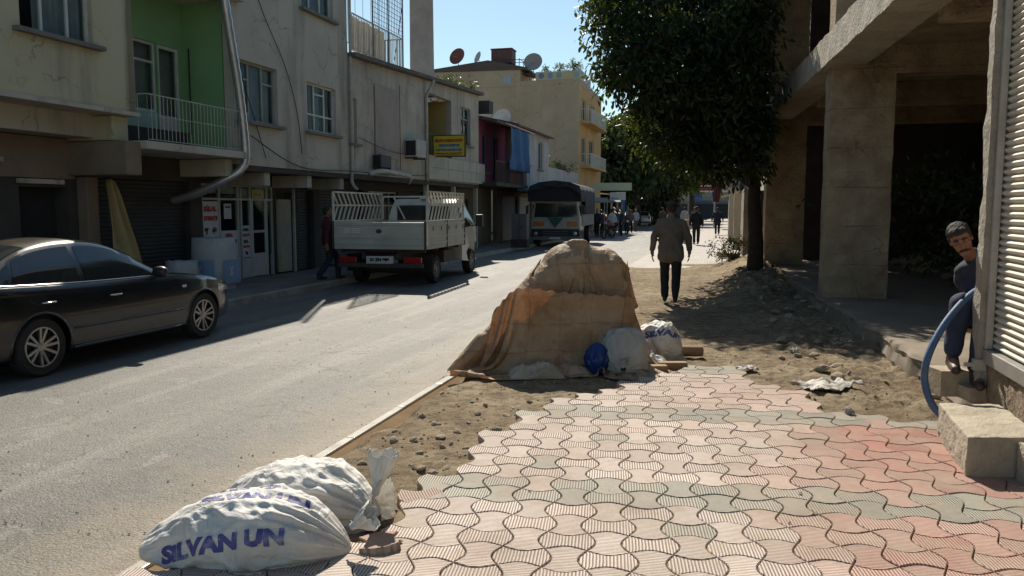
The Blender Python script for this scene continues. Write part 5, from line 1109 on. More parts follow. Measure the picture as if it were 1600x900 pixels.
g = MB(); g.box(-.68, .68, 2.03, 2.037, 1.27, 1.87); g.build('window_seal', M_black, tk)
for s_ in (-1, 1):
    g = MB(); poly = [(2.32, 1.28), (2.32, 1.86), (2.85, 1.88), (3.12, 1.62), (3.36, 1.32)]; g.add([(s_ * (cw(y, z) + .006), y, z) for y, z in poly], [tuple(range(5))]); g.build('side_window', M_cglass, tk, solid=.006)
    g = MB(); g.bar((s_ * .93, 3.25, 1.3), (s_ * 1.12, 3.27, 1.38), .04); g.box(s_ * 1.14 - .09, s_ * 1.14 + .09, 3.2, 3.3, 1.3, 1.62); g.build('wing_mirror', M_black, tk, bevel=.015)
    g = MB(); g.box(s_ * .74 - .1, s_ * .74 + .1, 4.0, 4.1, .82, 1.05); g.build('headlight', M_lamp, tk, bevel=.03)
    wheel(tk, s_ * .84, 0, .335, .2, s_, 0, mat('steel_rim', (.32, .31, .29), (.25, .24, .22), 6, .5, .1), .58); wheel(tk, s_ * .86, 3.16, .335, .2, s_, 0, mat('steel_rim', (.32, .31, .29)), .6)
    g = MB(); g.box(s_ * .73 - .2, s_ * .73 + .2, BY0 + .0, BY0 + .06, .55, .68); g.build('tail_light', M_lred, tk, bevel=.012)
    g = MB(); g.box(s_ * .85 - .14, s_ * .85 + .14, -.5, -.46, .3, .72); g.build('mudflap', M_rubber, tk)
g = MB(); g.add([((u - .5) * 2 * (cw(y, z) - .06), y + .012 - .10 * abs((u - .5) * 2) ** 3, z + .008) for (y, z) in ((3.0, 1.955), (3.15, 1.8), (3.42, 1.45), (3.56, 1.27)) for u in np.linspace(0, 1, 9)], [(r_ * 9 + i, r_ * 9 + i + 1, (r_ + 1) * 9 + i + 1, (r_ + 1) * 9 + i) for r_ in range(3) for i in range(8)]); g.build('windscreen', M_cglass, tk, smooth=True)
g = MB()
for s_ in (-1, 1): g.box(s_ * .4 - .04, s_ * .4 + .04, BY0 + .1, 2.4, .62, .8)
for y in (-.9, 0, .9, 1.8): g.box(-.95, .95, y, y + .07, .78, .858)
g.box(-.95, .95, BY0 + .01, BY0 + .09, .44, .54); g.lathe([(.06, -.8), (.12, -.1), (.12, .1), (.06, .8)], (0, 0, .33), 'X', 12); g.box(.45, .9, .7, 1.6, .45, .75); g.build('chassis', M_iron, tk)
g = MB(); g.box(-.26, .26, BY0 - .012, BY0 - .004, .56, .68); g.box(-.3, .3, BY0 - .002, BY0 + .05, .53, .7); pl_ = g.build('number_plate', plain('plate_white', (.6, .6, .58), .4), tk)
text('lettering', '21 ZN 383', .1, pl_, (-.22, BY0 - .0145, .585), (1, 0, 0), (0, 0, 1), M_black, width=.44, height=.075, bold=.01, ex=.001)
g = MB()
g.box(-.14, .14, 2.2, 2.32, 2.03, 2.09); g.build('roof_light', plain('cream_plastic', (.55, .52, .45), .4), tk, bevel=.01)
# ---- canvas truck, facing the camera: y forward = towards the viewer
ct = thing('canvas_truck', 'old lorry with dark canvas hood facing the viewer at the left kerb', 'truck', (2.03, 37.3, 0), R(180 - 11.5))
M_cv = mat('dark_canvas', (.035, .045, .055), (.025, .03, .04), 3, .9, .5, 15, dirt=.3); M_cream = mat('lorry_cream', (.45, .44, .38), (.36, .35, .3), 3, .5, .1, dirt=.4)
g = MB(); arc = [(-1.2, 2.55), (-1.12, 2.78), (-.7, 2.95), (0, 3.03), (.7, 2.95), (1.12, 2.78), (1.2, 2.55)]
outer = [(-1.2, 1.5)] + arc + [(1.2, 1.5)]; 
def hoop(y, o=0): return [(x * (1 + o), y, z + o) for x, z in outer]
ys_ = np.linspace(.5, -6.0, 25); vs = []
for i, y in enumerate(ys_): o_ = .012 * math.cos(i * math.pi / 3) ; vs += [(x, y_, (z if z > 2 or y < -1.6 else 2.1)) for x, y_, z in hoop(y, o_)]
k = len(outer); g.add(vs, [(i * k + j, i * k + j + 1, (i + 1) * k + j + 1, (i + 1) * k + j) for i in range(len(ys_) - 1) for j in range(k - 1)]); cvs = g.build('canvas_hood', M_cv, ct, smooth=True, solid=.03, auto=50)
for yy in (.42, -6.0): MB().add([(x, yy, max(z, 2.1 if yy > 0 else 0)) for x, z in outer], [tuple(range(len(outer)))]).build('canvas_opening_shade', plain('canvas_shadow', (.02, .022, .028), .95), cvs)  # dark sheets painted as the shade inside the open hood
MB().grid(lambda u, v_: (-1.2 + 2.4 * u, .52 + .03 * math.sin(u * 22), (itp([(x, z) for x, z in arc], -1.2 + 2.4 * u)) - (.28 + .05 * math.sin(u * 18)) * v_), 50, 4).build('canvas_valance', M_cv, cvs, smooth=True, solid=.01)
g = MB(); g.box(-1.18, 1.18, -6, -.6, .95, 1.6); g.build('cargo_bed', mat('dusty_grey_metal', (.22, .2, .18), (.16, .15, .13)), ct)
g = MB(); g.extr([(-1.14, .0, .75), (1.14, 0, .75), (1.14, 0, 1.32), (1.0, 0, 2.12), (-1.0, 0, 2.12), (-1.14, 0, 1.32)], (0, -1.5, 0)); g.box(-1.14, 1.14, -.02, .1, .82, 1.3); lc = g.build('cab', M_cream, ct, bevel=.04)
g = MB(); g.extr([(-1.02, .012, 1.38), (1.02, .012, 1.38), (.93, .012, 2.02), (-.93, .012, 2.02)], (0, .01, 0)); g.build('windscreen', M_cglass, ct)
g = MB(); g.box(-.02, .02, .02, .03, 1.38, 2.02)
for x in (-.5, .45): g.bar((x, .04, 1.36), (x + .3, .04, 1.7), .02)
g.build('wiper', M_black, ct)
for s_ in (-1, 1):
    MB().box(s_ * .78 - .26, s_ * .78 + .26, .1, .13, .98, 1.18).build('indicator_panel', M_lor, ct, bevel=.01)
    g = MB(); g.lathe([(.09, 0), (.085, .03), (.001, .04)], (s_ * .92, .1, .62), 'Y', 16); g.build('headlight', M_lamp, ct)
    g = MB(); g.bar((s_ * 1.1, .1, 2.0), (s_ * 1.32, .18, 1.9), .03); g.box(s_ * 1.32 - .06, s_ * 1.32 + .06, .14, .2, 1.5, 1.9); g.build('wing_mirror', M_black, ct)
    for y in (-.75, -4.6): wheel(ct, s_ * .98, y, .46, .26, s_, 0, mat('steel_rim', (.32, .31, .29)), .55)
    g = MB(); g.box(s_ * 1.145 - .006, s_ * 1.145 + .006, -1.2, -.3, 1.45, 1.95); g.build('side_window', M_cglass, ct)
g = MB(); g.extr([(-.38, .14, 1.36), (.38, .14, 1.36), (0, .14, .88)], (0, .02, 0)); g.build('triangle_badge', mat('badge_green', (.04, .12, .09)), ct)
g = MB(); g.box(-1.12, 1.12, -.02, .08, .4, .81); g.build('grille', M_black, ct)
g = MB()
for z in (.5, .6, .7): g.box(-.6, .6, .08, .09, z, z + .02)
g.box(-1.16, 1.16, .1, .22, .32, .48); g.build('bumper', mat('bumper_grey', (.2, .2, .19), (.15, .15, .14)), ct, bevel=.02)
MB().box(-.26, .26, .221, .228, .36, .46).build('number_plate', plain('plate_white', (.6, .6, .58)), ct)
# ---- far vehicles
HAT = CarShape([(-.72, .62), (-.66, .76), (-.3, .83), (1, .86), (2.4, .84), (3.0, .75), (3.25, .55)], [(-.72, .8), (-.66, .93), (0, .93), (2, .9), (2.4, .86), (3.0, .72), (3.25, .5)],
               [(-.72, .82), (-.66, .96), (-.5, 1.25), (-.3, 1.42), (.3, 1.47), (1.1, 1.42), (1.6, 1.15), (1.95, .93), (2.5, .87), (3.0, .74), (3.25, .52)], -.6, 1.9, [(-.7, .7), (0, .6), (1.2, .6), (1.95, .72)])
def hatch(x, y, rz, label, pm):
    t_ = thing('parked_car', label, 'car', (x, y, 0), rz, 'cars parked along the street')
    make_car(t_, HAT, pm, -.72, 3.25, 2.45, .3, .35, [(-.45, .4, -.3, .4), (.46, 1.75, .46, 1.2)], (1.15, 1.88), (-.62, -.33), 0, rim=M_alu)
    for s_ in (-1, 1): MB().box(s_ * .66 - .09, s_ * .66 + .09, -.76, -.66, .72, .98).build('tail_light', M_lred, t_, bevel=.02)
    MB().box(-.26, .26, -.77, -.73, .5, .62).build('number_plate', plain('plate_white', (.6, .6, .58)), t_); MB().box(-.78, .78, -.78, -.7, .3, .45).build('bumper', M_black, t_, bevel=.03); return t_
hatch(13.15, 81, R(-8), 'pale silver hatchback seen from behind under the far dark trees', paint('silver_paint', (.5, .5, .47), .35, .8, dust=.1))
hatch(16.2, 88, R(-12), 'dark hatchback parked just ahead of the pale silver one', paint('navy_paint', (.02, .025, .04), .35, .8, dust=.1))
vn = thing('delivery_van', 'white box van parked far down the street behind the hatchbacks', 'van', (17.9, 98, 0), -A15)
g = MB(); g.extr([(-1, -1.2, .35), (-1, -1.2, 2.3), (-1, 2.6, 2.35), (-1, 3.3, 1.35), (-1, 4.0, 1.1), (-1, 4.0, .35)], (2, 0, 0)); g.build('body', M_tw, vn, bevel=.08)
for s_ in (-1, 1): MB().box(s_ * .5 - .4, s_ * .5 + .4, -1.22, -1.205, 1.4, 2.0).build('rear_window', M_cglass, vn); MB().box(s_ * .9 - .06, s_ * .9 + .06, -1.25, -1.2, .8, 1.2).build('tail_light', M_lred, vn); [wheel(vn, s_ * .9, y, .34, .22, s_, 0, M_alu) for y in (0, 3.0)]
def motorbike(x, y, rz, label, c):
    t_ = thing('motorcycle', label, 'motorcycle', (x, y, 0), rz, 'motorcycles in the crowd')
    for yy in (-.62, .66):
        g = MB(); pts = [(0, yy + .3 * math.cos(a), .3 + .3 * math.sin(a)) for a in np.linspace(0, 2 * math.pi, 25)]; g.tube(pts, .045, 8, cap=False); w_ = g.build('wheel', M_rubber, t_, smooth=True)
        g = MB(); g.lathe([(.05, -.05), (.05, .05)], (0, yy, .3), 'X', 10)
        for i in range(8): a = math.pi * i / 4; g.bar((0, yy, .3), (0, yy + .27 * math.cos(a), .3 + .27 * math.sin(a)), .012)
        g.build('rim', M_alu, w_)
    g = MB(); g.tube([(0, -.62, .3), (0, -.1, .42), (0, .4, .85)], .03, 6); g.tube([(0, -.5, .75), (0, 0, .7), (0, .4, .85)], .03, 6); g.box(-.14, .14, -.15, .25, .25, .55)
    for s_ in (-1, 1): g.bar((s_ * .07, .66, .3), (s_ * .07, .42, .98), .03); 
    g.tube([(-.35, .3, 1.02), (-.1, .4, 1.0), (.1, .4, 1.0), (.35, .3, 1.02)], .015, 6); g.build('frame', M_iron, t_)
    g = MB(); g.grid(lambda u, v_: (.13 * math.cos(2 * math.pi * u) * math.sin(math.pi * v_), .18 - .28 * math.cos(math.pi * v_), .82 + .12 * math.sin(2 * math.pi * u) * math.sin(math.pi * v_)), 14, 9, closed_u=True); g.build('fuel_tank', mat('tank_%s' % label[:4].strip(), c), t_, smooth=True)
    MB().box(-.13, .13, -.75, -.05, .74, .84).build('seat', M_black, t_, bevel=.04); MB().lathe([(.09, 0), (.08, .08), (.001, .1)], (0, .45, .9), 'Y', 14).build('headlight', M_lamp, t_); g = MB(); g.box(-.08, .08, -.95, -.6, .55, .6); g.build('mudguard', M_iron, t_)
    return t_
motorbike(5.75, 47.8, R(150), 'red motorcycle at the kerb beside the canvas truck shadow', (.3, .03, .03))
motorbike(7.9, 55.0, R(172), 'dark motorcycle facing the viewer in front of the market people', (.06, .02, .025))
# ================================================================ TARPAULIN HEAP, SACKS, LOGS
def crm(P, t_):
    n_ = len(P); x = t_ * (n_ - 1); i = min(int(x), n_ - 2); f = x - i
    p0, p1, p2, p3 = P[max(i - 1, 0)], P[i], P[i + 1], P[min(i + 2, n_ - 1)]
    return .5 * ((2 * p1) + (p2 - p0) * f + (2 * p0 - 5 * p1 + 4 * p2 - p3) * f * f + (3 * p1 - p0 - 3 * p2 + p3) * f ** 3)
def crc(P, t_):
    n_ = len(P); x = (t_ % 1.0) * n_; i = int(x) % n_; f = x - int(x)
    p0, p1, p2, p3 = P[i - 1], P[i], P[(i + 1) % n_], P[(i + 2) % n_]
    return .5 * ((2 * p1) + (p2 - p0) * f + (2 * p0 - 5 * p1 + 4 * p2 - p3) * f * f + (3 * p1 - p0 - 3 * p2 + p3) * f ** 3)
m, n, b = nodes('brown_tarpaulin'); v = coord(n); m.name = 'brown_tarpaulin'
wn_ = n.nodes.new('ShaderNodeTexNoise'); wn_.inputs['Scale'].default_value = 1.5; wn_.inputs['Detail'].default_value = 3; n.links.new(v, wn_.inputs['Vector'])
vs_ = n.nodes.new('ShaderNodeVectorMath'); vs_.operation = 'SCALE'; vs_.inputs['Scale'].default_value = .22; n.links.new(wn_.outputs['Color'], vs_.inputs[0])
va = n.nodes.new('ShaderNodeVectorMath'); va.operation = 'ADD'; n.links.new(v, va.inputs[0]); n.links.new(vs_.outputs[0], va.inputs[1])
sp = n.nodes.new('ShaderNodeSeparateXYZ'); n.links.new(va.outputs[0], sp.inputs[0])
def line(sock, per, off, wd=.03):
    f = mth(n, 'FRACT', mth(n, 'ADD', mth(n, 'MULTIPLY', sock, 1 / per), off)); d = mth(n, 'ABSOLUTE', mth(n, 'SUBTRACT', f, .5)); return ramp(n, d, [(0, 1.0), (wd, 0.0)])
ln = mth(n, 'MAXIMUM', line(sp.outputs[0], .34, .2), line(sp.outputs[2], .30, .1, .035)); ln = mth(n, 'MULTIPLY', ln, ramp(n, nz(n, v, 5, 4), [(.35, .1), (.65, 1.0)]))
col = ramp(n, nz(n, v, 1.6, 7, .65), [(.3, (.44, .29, .16)), (.5, (.55, .4, .26)), (.7, (.64, .52, .38))])
col = mixc(n, ramp(n, nz(n, v, 2.4, 8, .75, .6), [(.48, 0.0), (.68, .85)]), col, (.3, .15, .065))
col = mixc(n, ramp(n, nz(n, v, 9, 6, .8), [(.57, 0.0), (.74, .55)]), col, (.2, .14, .08))
col = mixc(n, mth(n, 'MULTIPLY', ln, .6), col, (.15, .09, .05))
n.links.new(col, b.inputs['Base Color']); b.inputs['Roughness'].default_value = .55; b.inputs['Specular IOR Level'].default_value = .3
vb = n.nodes.new('ShaderNodeTexVoronoi'); vb.inputs['Scale'].default_value = 4.5; n.links.new(va.outputs[0], vb.inputs['Vector'])
p_ = bump(n, b, vb.outputs['Distance'], .5, .06); p_ = bump(n, b, nz(n, v, 5, 7, .6, 1.0), .8, .05, p_); p_ = bump(n, b, nz(n, v, 28, 5, .6), .4, .012, p_); bump(n, b, ln, .4, .01, p_)
tr = n.nodes.new('ShaderNodeBsdfTranslucent'); n.links.new(mixc(n, .45, col, (.62, .32, .12)), tr.inputs[0]); mx = n.nodes.new('ShaderNodeMixShader'); mx.inputs[0].default_value = .38
n.links.new(b.outputs[0], mx.inputs[1]); n.links.new(tr.outputs[0], mx.inputs[2]); n.links.new(mx.outputs[0], n.nodes['Material Output'].inputs[0]); M_tarp = m
V_ = Vector
RINGS = [
 [V_(p) for p in [(-.82, 8.0, .0), (-.4, 8.02, .05), (.08, 8.05, .13), (.55, 8.12, .2), (1.0, 8.2, .34), (1.29, 8.32, .46), (1.36, 8.9, .3), (1.05, 9.45, .12), (.4, 9.4, .1), (-.3, 8.7, .06)]],
 [V_(p) for p in [(-.60, 8.12, .22), (-.3, 8.06, .24), (.1, 8.04, .3), (.58, 8.1, .38), (1.0, 8.2, .5), (1.28, 8.38, .6), (1.33, 8.9, .5), (1.05, 9.38, .35), (.4, 9.35, .3), (-.2, 8.7, .25)]],
 [V_(p) for p in [(-.33, 8.25, .50), (-.12, 8.12, .52), (.22, 8.08, .56), (.65, 8.12, .64), (1.02, 8.22, .74), (1.29, 8.45, .82), (1.3, 8.9, .75), (1.0, 9.3, .6), (.4, 9.3, .6), (-.08, 8.75, .5)]],
 [V_(p) for p in [(-.06, 8.38, .82), (.1, 8.24, .86), (.38, 8.2, .9), (.74, 8.22, .95), (1.03, 8.34, 1.0), (1.28, 8.55, 1.08), (1.25, 8.9, 1.05), (1.0, 9.15, .95), (.5, 9.15, .9), (.12, 8.8, .85)]],
 [V_(p) for p in [(.04, 8.55, 1.05), (.22, 8.4, 1.08), (.5, 8.34, 1.12), (.78, 8.36, 1.16), (1.03, 8.45, 1.2), (1.26, 8.6, 1.22), (1.22, 8.85, 1.22), (1.0, 9.0, 1.2), (.6, 9.0, 1.15), (.25, 8.8, 1.08)]],
 [V_(p) for p in [(.30, 8.62, 1.27), (.42, 8.52, 1.29), (.6, 8.5, 1.32), (.8, 8.52, 1.30), (1.02, 8.58, 1.28), (1.2, 8.68, 1.27), (1.16, 8.8, 1.27), (.98, 8.85, 1.35), (.7, 8.85, 1.38), (.45, 8.75, 1.31)]],
 [V_(p) for p in [(.58, 8.7, 1.40), (.64, 8.66, 1.41), (.72, 8.64, 1.42), (.82, 8.64, 1.40), (.9, 8.66, 1.38), (.98, 8.7, 1.37), (.96, 8.76, 1.39), (.88, 8.78, 1.41), (.78, 8.78, 1.43), (.65, 8.75, 1.42)]]]
def ridge(p, f): return 1 - abs(noise.noise(Vector(p) * f)) * 2
def tarp_pt(u, v_, off=0.0, amp=1.0):
    x = v_ * (len(RINGS) - 1); cols_ = [crc(r_, u) for r_ in RINGS]; p = crm(cols_, v_)
    c = Vector((.6, 8.75, p.z)); d = (p - c); d.z = 0; d = d.normalized() if d.length > 1e-4 else Vector((0, -1, 0))
    # long creases sweeping from the top left fold down to the right, plus sag folds
    q = Vector((p.x * 1.6 + p.z * 1.1, p.y, p.z * 2.6 - p.x * .8))
    fr = smooth01((8.62 - p.y) / .3)
    q2 = Vector((p.x * .55 + p.z * .35, p.y * .4, p.z * 1.7 - p.x * .55))
    h = .035 * noise.noise(p * 1.7) + .034 * abs(noise.noise(q2 * 2.3 + Vector((1, 5, 2)))) * -2 * fr + .008 * ridge(q, 2.6) + .004 * ridge(p, 7) + .004 * noise.noise(p * 11)
    top_ = smooth01((v_ - .62) / .2); h += top_ * (.05 * ridge((p.x * 2.2, p.z * 1.1, 3.0), 1.6) * fr)
    return p + d * (h * amp * smooth01((p.z + .03) / .2) + off)
hp = thing('tarpaulin_heap', 'tall heap wrapped in a stained brown tarpaulin beside the kerb', 'covered heap', (.5, 8.7, 0))
def drape(X, pins, caps, steps, ground, seed, wind=(0, 0, 0), fric=.5, fat=.02, iters=7, keep=None):
    """position-based cloth: X (ny,nx,3) start positions at rest length, pins {(j,i): target}, caps (a, b, ra, rb) bodies under it"""
    ny, nx, _ = X.shape; P = X.copy(); V = np.zeros_like(P); rg = np.random.default_rng(seed); P += rg.normal(0, .004, P.shape)
    rest = {}
    links = [((0, 1), 1.0), ((1, 0), 1.0), ((1, 1), .9), ((1, -1), .9), ((0, 3), .35), ((3, 0), .35)]
    L0 = keep
    def sl(a, b):
        (dj, di) = b
        if di >= 0: return (slice(0, ny - dj), slice(0, nx - di)), (slice(dj, ny), slice(di, nx))
        return (slice(0, ny - dj), slice(-di, nx)), (slice(dj, ny), slice(0, nx + di))
    hx, hy = L0
    for st_ in range(steps):
        V[..., 2] -= 9.8 * .012; V += np.array(wind) * .012; V *= .985; Q = P + V * .012
        f = min(1.0, st_ / (steps * .5))
        for it in range(iters):
            for off, k in links:
                A_, B_ = sl(None, off); d = Q[B_] - Q[A_]; l = np.linalg.norm(d, axis=-1, keepdims=True) + 1e-9; r0 = math.hypot(off[0] * hy, off[1] * hx)
                kk = k * .5 * (l - r0) / l; kk = np.where(l < r0, kk * (1.0 if abs(off[0]) + abs(off[1]) < 3 else .35), kk); c = np.clip(kk, -.5, .5) * d * .55; Q[A_] += c; Q[B_] -= c
            for (j_, i_), tg_ in pins.items(): Q[j_, i_] = X[j_, i_] * (1 - f) + np.array(tg_) * f
        for a, b_, ra, rb in caps:
            a = np.array(a); b_ = np.array(b_); ab = b_ - a; t_ = np.clip(((Q - a) @ ab) / max(ab @ ab, 1e-9), 0, 1)[..., None]; c = a + ab * t_; r_ = ra + (rb - ra) * t_ + fat
            d = Q - c; l = np.linalg.norm(d, axis=-1, keepdims=True) + 1e-9; hit = l < r_; Q2 = np.where(hit, c + d / l * r_, Q)
            Q = np.where(hit, Q2 * (1 - fric) + (P + (Q2 - P)) * fric - (Q2 - P - ((Q2 - P) * (d / l)).sum(-1, keepdims=True) * d / l) * fric, Q)
        gz = ground(Q[..., 0], Q[..., 1]) + .012; low = Q[..., 2] < gz; Q[..., 2] = np.where(low, gz, Q[..., 2]); Q[..., :2] = np.where(low[..., None], P[..., :2] + (Q[..., :2] - P[..., :2]) * .3, Q[..., :2])
        V = (Q - P) / .012; V = np.clip(V, -4, 4); P = Q
    return P
def gz_(x, y): return np.where((x + .79 - .266 * (y - 8.08)) < .1, .0, .1) * 1.0
CAPS = [((-.34, 8.42, .14), (.02, 8.6, .62), .1, .17), ((.02, 8.6, .62), (.62, 8.82, 1.1), .17, .25), ((.62, 8.82, 1.1), (.98, 8.84, 1.12), .28, .22), ((1.1, 8.7, 1.14), (1.11, 8.72, .5), .11, .15), ((-.62, 8.2, .1), (-.3, 8.35, .4), .04, .08), ((.2, 8.75, .35), (1.0, 8.85, .4), .3, .36), ((.35, 8.75, .75), (.95, 8.85, .8), .25, .33), ((.66, 8.76, 1.4), (.78, 8.76, 1.4), .03, .03), ((1.12, 8.68, 1.24), (1.14, 8.72, 1.22), .03, .03)]
def lay(name, x0, x1, y0, y1, z, nx, ny, pins, caps, steps, seed, tilt=0.0, fat=.02, rot=0.0, **k):
    xs_ = np.linspace(x0, x1, nx); ys__ = np.linspace(y0, y1, ny); X = np.zeros((ny, nx, 3)); X[..., 0] = xs_[None]; X[..., 1] = ys__[:, None]; X[..., 2] = z + tilt * (X[..., 1] - (y0 + y1) / 2) + .02 * np.sin(X[..., 0] * 9 + X[..., 1] * 7)
    cx, cy = (x0 + x1) / 2, (y0 + y1) / 2; c_, s_ = math.cos(rot), math.sin(rot); dx, dy = X[..., 0] - cx, X[..., 1] - cy; X[..., 0] = cx + dx * c_ - dy * s_; X[..., 1] = cy + dx * s_ + dy * c_
    P = drape(X, pins, caps, steps, gz_, seed, keep=((x1 - x0) / (nx - 1), (y1 - y0) / (ny - 1)), fat=fat, **k)
    g = MB(); g.v = [tuple(p - np.array((.5, 8.7, 0))) for p in P.reshape(-1, 3)]; g.f = [(j * nx + i, j * nx + i + 1, (j + 1) * nx + i + 1, (j + 1) * nx + i) for j in range(ny - 1) for i in range(nx - 1)]
    o = g.build(name, M_tarp, hp, smooth=True, fix=False, solid=.005); md = o.modifiers.new('sub', 'SUBSURF'); md.levels = 1; md.render_levels = 1; return o, P
LNX, LNY = 96, 84
oa, PA = lay('tarpaulin', -.75, 2.0, 7.35, 10.05, 1.5, LNX, LNY, {(0, 0): (-.6, 8.12, .05), (40, 0): (-.45, 8.6, .1)}, CAPS, 300, 3)
oc, PC = lay('upper_sheet', -.2, 1.45, 8.0, 9.15, 1.62, 84, 58, {(0, 0): (-.02, 8.36, .84), (0, 16): (.26, 8.33, .9), (0, 50): (.86, 8.41, .86), (0, 83): (1.29, 8.52, .86), (27, 83): (1.25, 8.66, 1.27), (45, 10): (.36, 8.84, 1.3), (44, 83): (1.2, 8.86, 1.28), (30, 44): (.8, 8.62, 1.43)}, [(a, b_, ra + .012, rb + .012) for a, b_, ra, rb in CAPS], 240, 9)
# second sheet tied along its upper edge across the front, its left corner pulled down into the gutter
nx2, ny2 = 92, 56; pin = {}
top_line = [Vector(p) for p in [(-.16, 8.33, .76), (.06, 8.27, .97), (.45, 8.33, .93), (.9, 8.37, .90), (1.3, 8.46, .86)]]
for i in range(nx2): p = crm(top_line, i / (nx2 - 1)); pin[(ny2 - 1, i)] = tuple(p + Vector((0, -.03 - .012 * math.sin(i * .55), .012 * math.sin(i * .9))))
pin[(0, 0)] = (-.80, 7.98, .02); pin[(0, 30)] = (-.08, 8.0, .11); pin[(0, 60)] = (.6, 8.1, .19); pin[(0, nx2 - 1)] = (1.31, 8.3, .45); pin[(0, 76)] = (.98, 8.2, .33)
ob_, PB = lay('front_sheet', -.5, 1.28, 7.45, 8.45, 1.0, nx2, ny2, pin, [(a, b_, ra + .05, rb + .05) for a, b_, ra, rb in CAPS], 260, 5, fat=.03)
M_beige = mat('beige_sheet', (.52, .46, .36), (.42, .36, .27), 3, .85, .5, 18, dirt=.5, dcol=(.24, .17, .1), trans=.15)
def crumple(name, w_, d_, h_, m_, loc, rz, label, cat_, seed, parent=None):
    g = MB(); g.grid(lambda u, v_: (w_ * (u - .5), d_ * (v_ - .5), h_ * (math.sin(math.pi * u) ** .5) * (math.sin(math.pi * v_) ** .5) * (.62 + .5 * ridge((u * 2.4 + seed, v_ * 1.8, seed), 1.4) + .15 * ridge((u * 6, v_ * 5, seed), 1.3)) + .004), 60, 44)
    o = g.build(name, m_, parent, smooth=True, fix=False, solid=.003); o.location = loc; o.rotation_euler = (0, 0, rz)
    if label: tag(o, label, cat_)
    return o
crumple('sheet_corner', .56, .34, .13, M_beige, (.24, 7.99, .1), .1, 'beige sheet corner bunched on the ground in front of the tarpaulin heap', 'sheet', 4)
crumple('sheet_corner', .46, .3, .09, M_tarp, (.6, 8.1, .1), -.1, 'low brown sheet fold between the bunched corner and the blue bag', 'sheet', 9)
# blue bag
g = MB(); g.grid(lambda u, v_: (lambda r_: (r_ * math.cos(2 * math.pi * u), r_ * .8 * math.sin(2 * math.pi * u), .34 * v_))((.115 * (math.sin(math.pi * min(1, v_ * .93 + .07)) ** .6)) * (1 + .34 * ridge((math.cos(2 * math.pi * u) * 1.5, math.sin(2 * math.pi * u) * 1.5, v_ * 1.2), 1.7) - .1)), 60, 30, closed_u=True)
o = g.build('plastic_bag', mat('blue_plastic', (.01, .05, .22), (.008, .035, .15), 5, .3, .5, 20, trans=.2), smooth=True, fix=False); o.location = (.87, 8.06, .1); tag(o, 'blue plastic bag squeezed between the tarpaulin and the grey sack', 'bag')
M_sack = mat('woven_sack', (.7, .69, .65), (.6, .58, .54), 3, .62, .25, 90, dirt=.4, dcol=(.33, .24, .15), trans=.12)
M_sack2 = mat('grey_woven_sack', (.44, .43, .38), (.36, .34, .3), 3, .75, .3, 80, dirt=.5, dcol=(.24, .18, .12), trans=.08)
def crinkle(m_, s1, st, dist):
    n = m_.node_tree; b = n.nodes['Principled BSDF']; v = coord(n); old = b.inputs['Normal'].links[0].from_socket
    t_ = nz(n, v, s1, 3, .55, 1.6); r_ = mth(n, 'ABSOLUTE', mth(n, 'SUBTRACT', t_, .5)); bump(n, b, r_, st, dist, old)
crinkle(M_sack, 4.2, .7, .05); crinkle(M_sack2, 5, .5, .035); crinkle(M_beige, 8, .8, .05)
M_ink = mat('blue_ink', (.04, .045, .2), (.09, .1, .3), 16, .6, .1, 90, dirt=.9, dcol=(.5, .49, .46))
def sack_mesh(L, Rr, Hh, seed, tie0=False, tie1=True, pleat=.16, taper0=.25, sag=.0):
    """lying sack along x; returns the surface function (u around, v along)"""
    def rad(v_):
        a = math.sin(math.pi / 2 * min(1, v_ / .5)) ** .8; c_ = math.sin(math.pi / 2 * min(1, (1 - v_) / (.42 if tie1 else .3))) ** .7
        return (taper0 + (1 - taper0) * a) * (.1 + .9 * c_)
    def fn(u, v_):
        th = 2 * math.pi * u; r_ = rad(v_); near1 = smooth01((v_ - .45) / .5) if tie1 else 0; near0 = smooth01((.35 - v_) / .35) if tie0 else .25 * smooth01((.25 - v_) / .25)
        cx, sx_ = math.cos(th), math.sin(th)
        pl = ridge((cx * 2.1 + seed, sx_ * 2.1, v_ * .7 + seed), 1.7); pl2 = ridge((cx * 4.5, sx_ * 4.5 + seed, v_ * .8), 1.5); lump = noise.noise((cx + seed, sx_, v_ * 3.0)); fold = ridge((v_ * 3.2 + cx * .8 + seed, sx_ * 1.3, 2.2), 1.3)
        k = 1 + (pleat * pl + .1 * pl2) * (near1 + near0) * .8 + .10 * lump + .045 * fold + .02 * ridge((cx * 3, sx_ * 3, v_ * 9 + seed), 1.6)
        dg_ = max(ridge((v_ * 2.6 + th * .35 + seed, cx * .7, sx_ * .7), 1.25) - .45, 0) * .17 + max(ridge((v_ * 4.1 - th * .5 + seed * 2, cx, sx_ * .9), 1.5) - .5, 0) * .11; k += (dg_ + .035 * ridge((v_ * 9, cx * 2.5, sx_ * 2.5 + seed), 1.3)) * (1 if sx_ > -.6 else .3) - .05
        hump = 1 + .16 * math.sin(math.pi * v_ * .9 + .3) - .06 * math.sin(5 * v_ + seed)
        y = Rr * r_ * k * math.copysign(abs(cx) ** (.95 if sx_ > 0 else .5), cx); z = Hh * .5 * r_ * k * hump * math.copysign(abs(sx_) ** .92, sx_)
        zc = Hh * .5 * (.35 + .65 * r_); zz = zc + z; zz = max(zz, .004 + .01 * (noise.noise((v_ * 8, th, 1)) + 1) * (1 if sx_ < 0 else 0))
        return Vector((L * (v_ - .5), y, zz))
    return fn
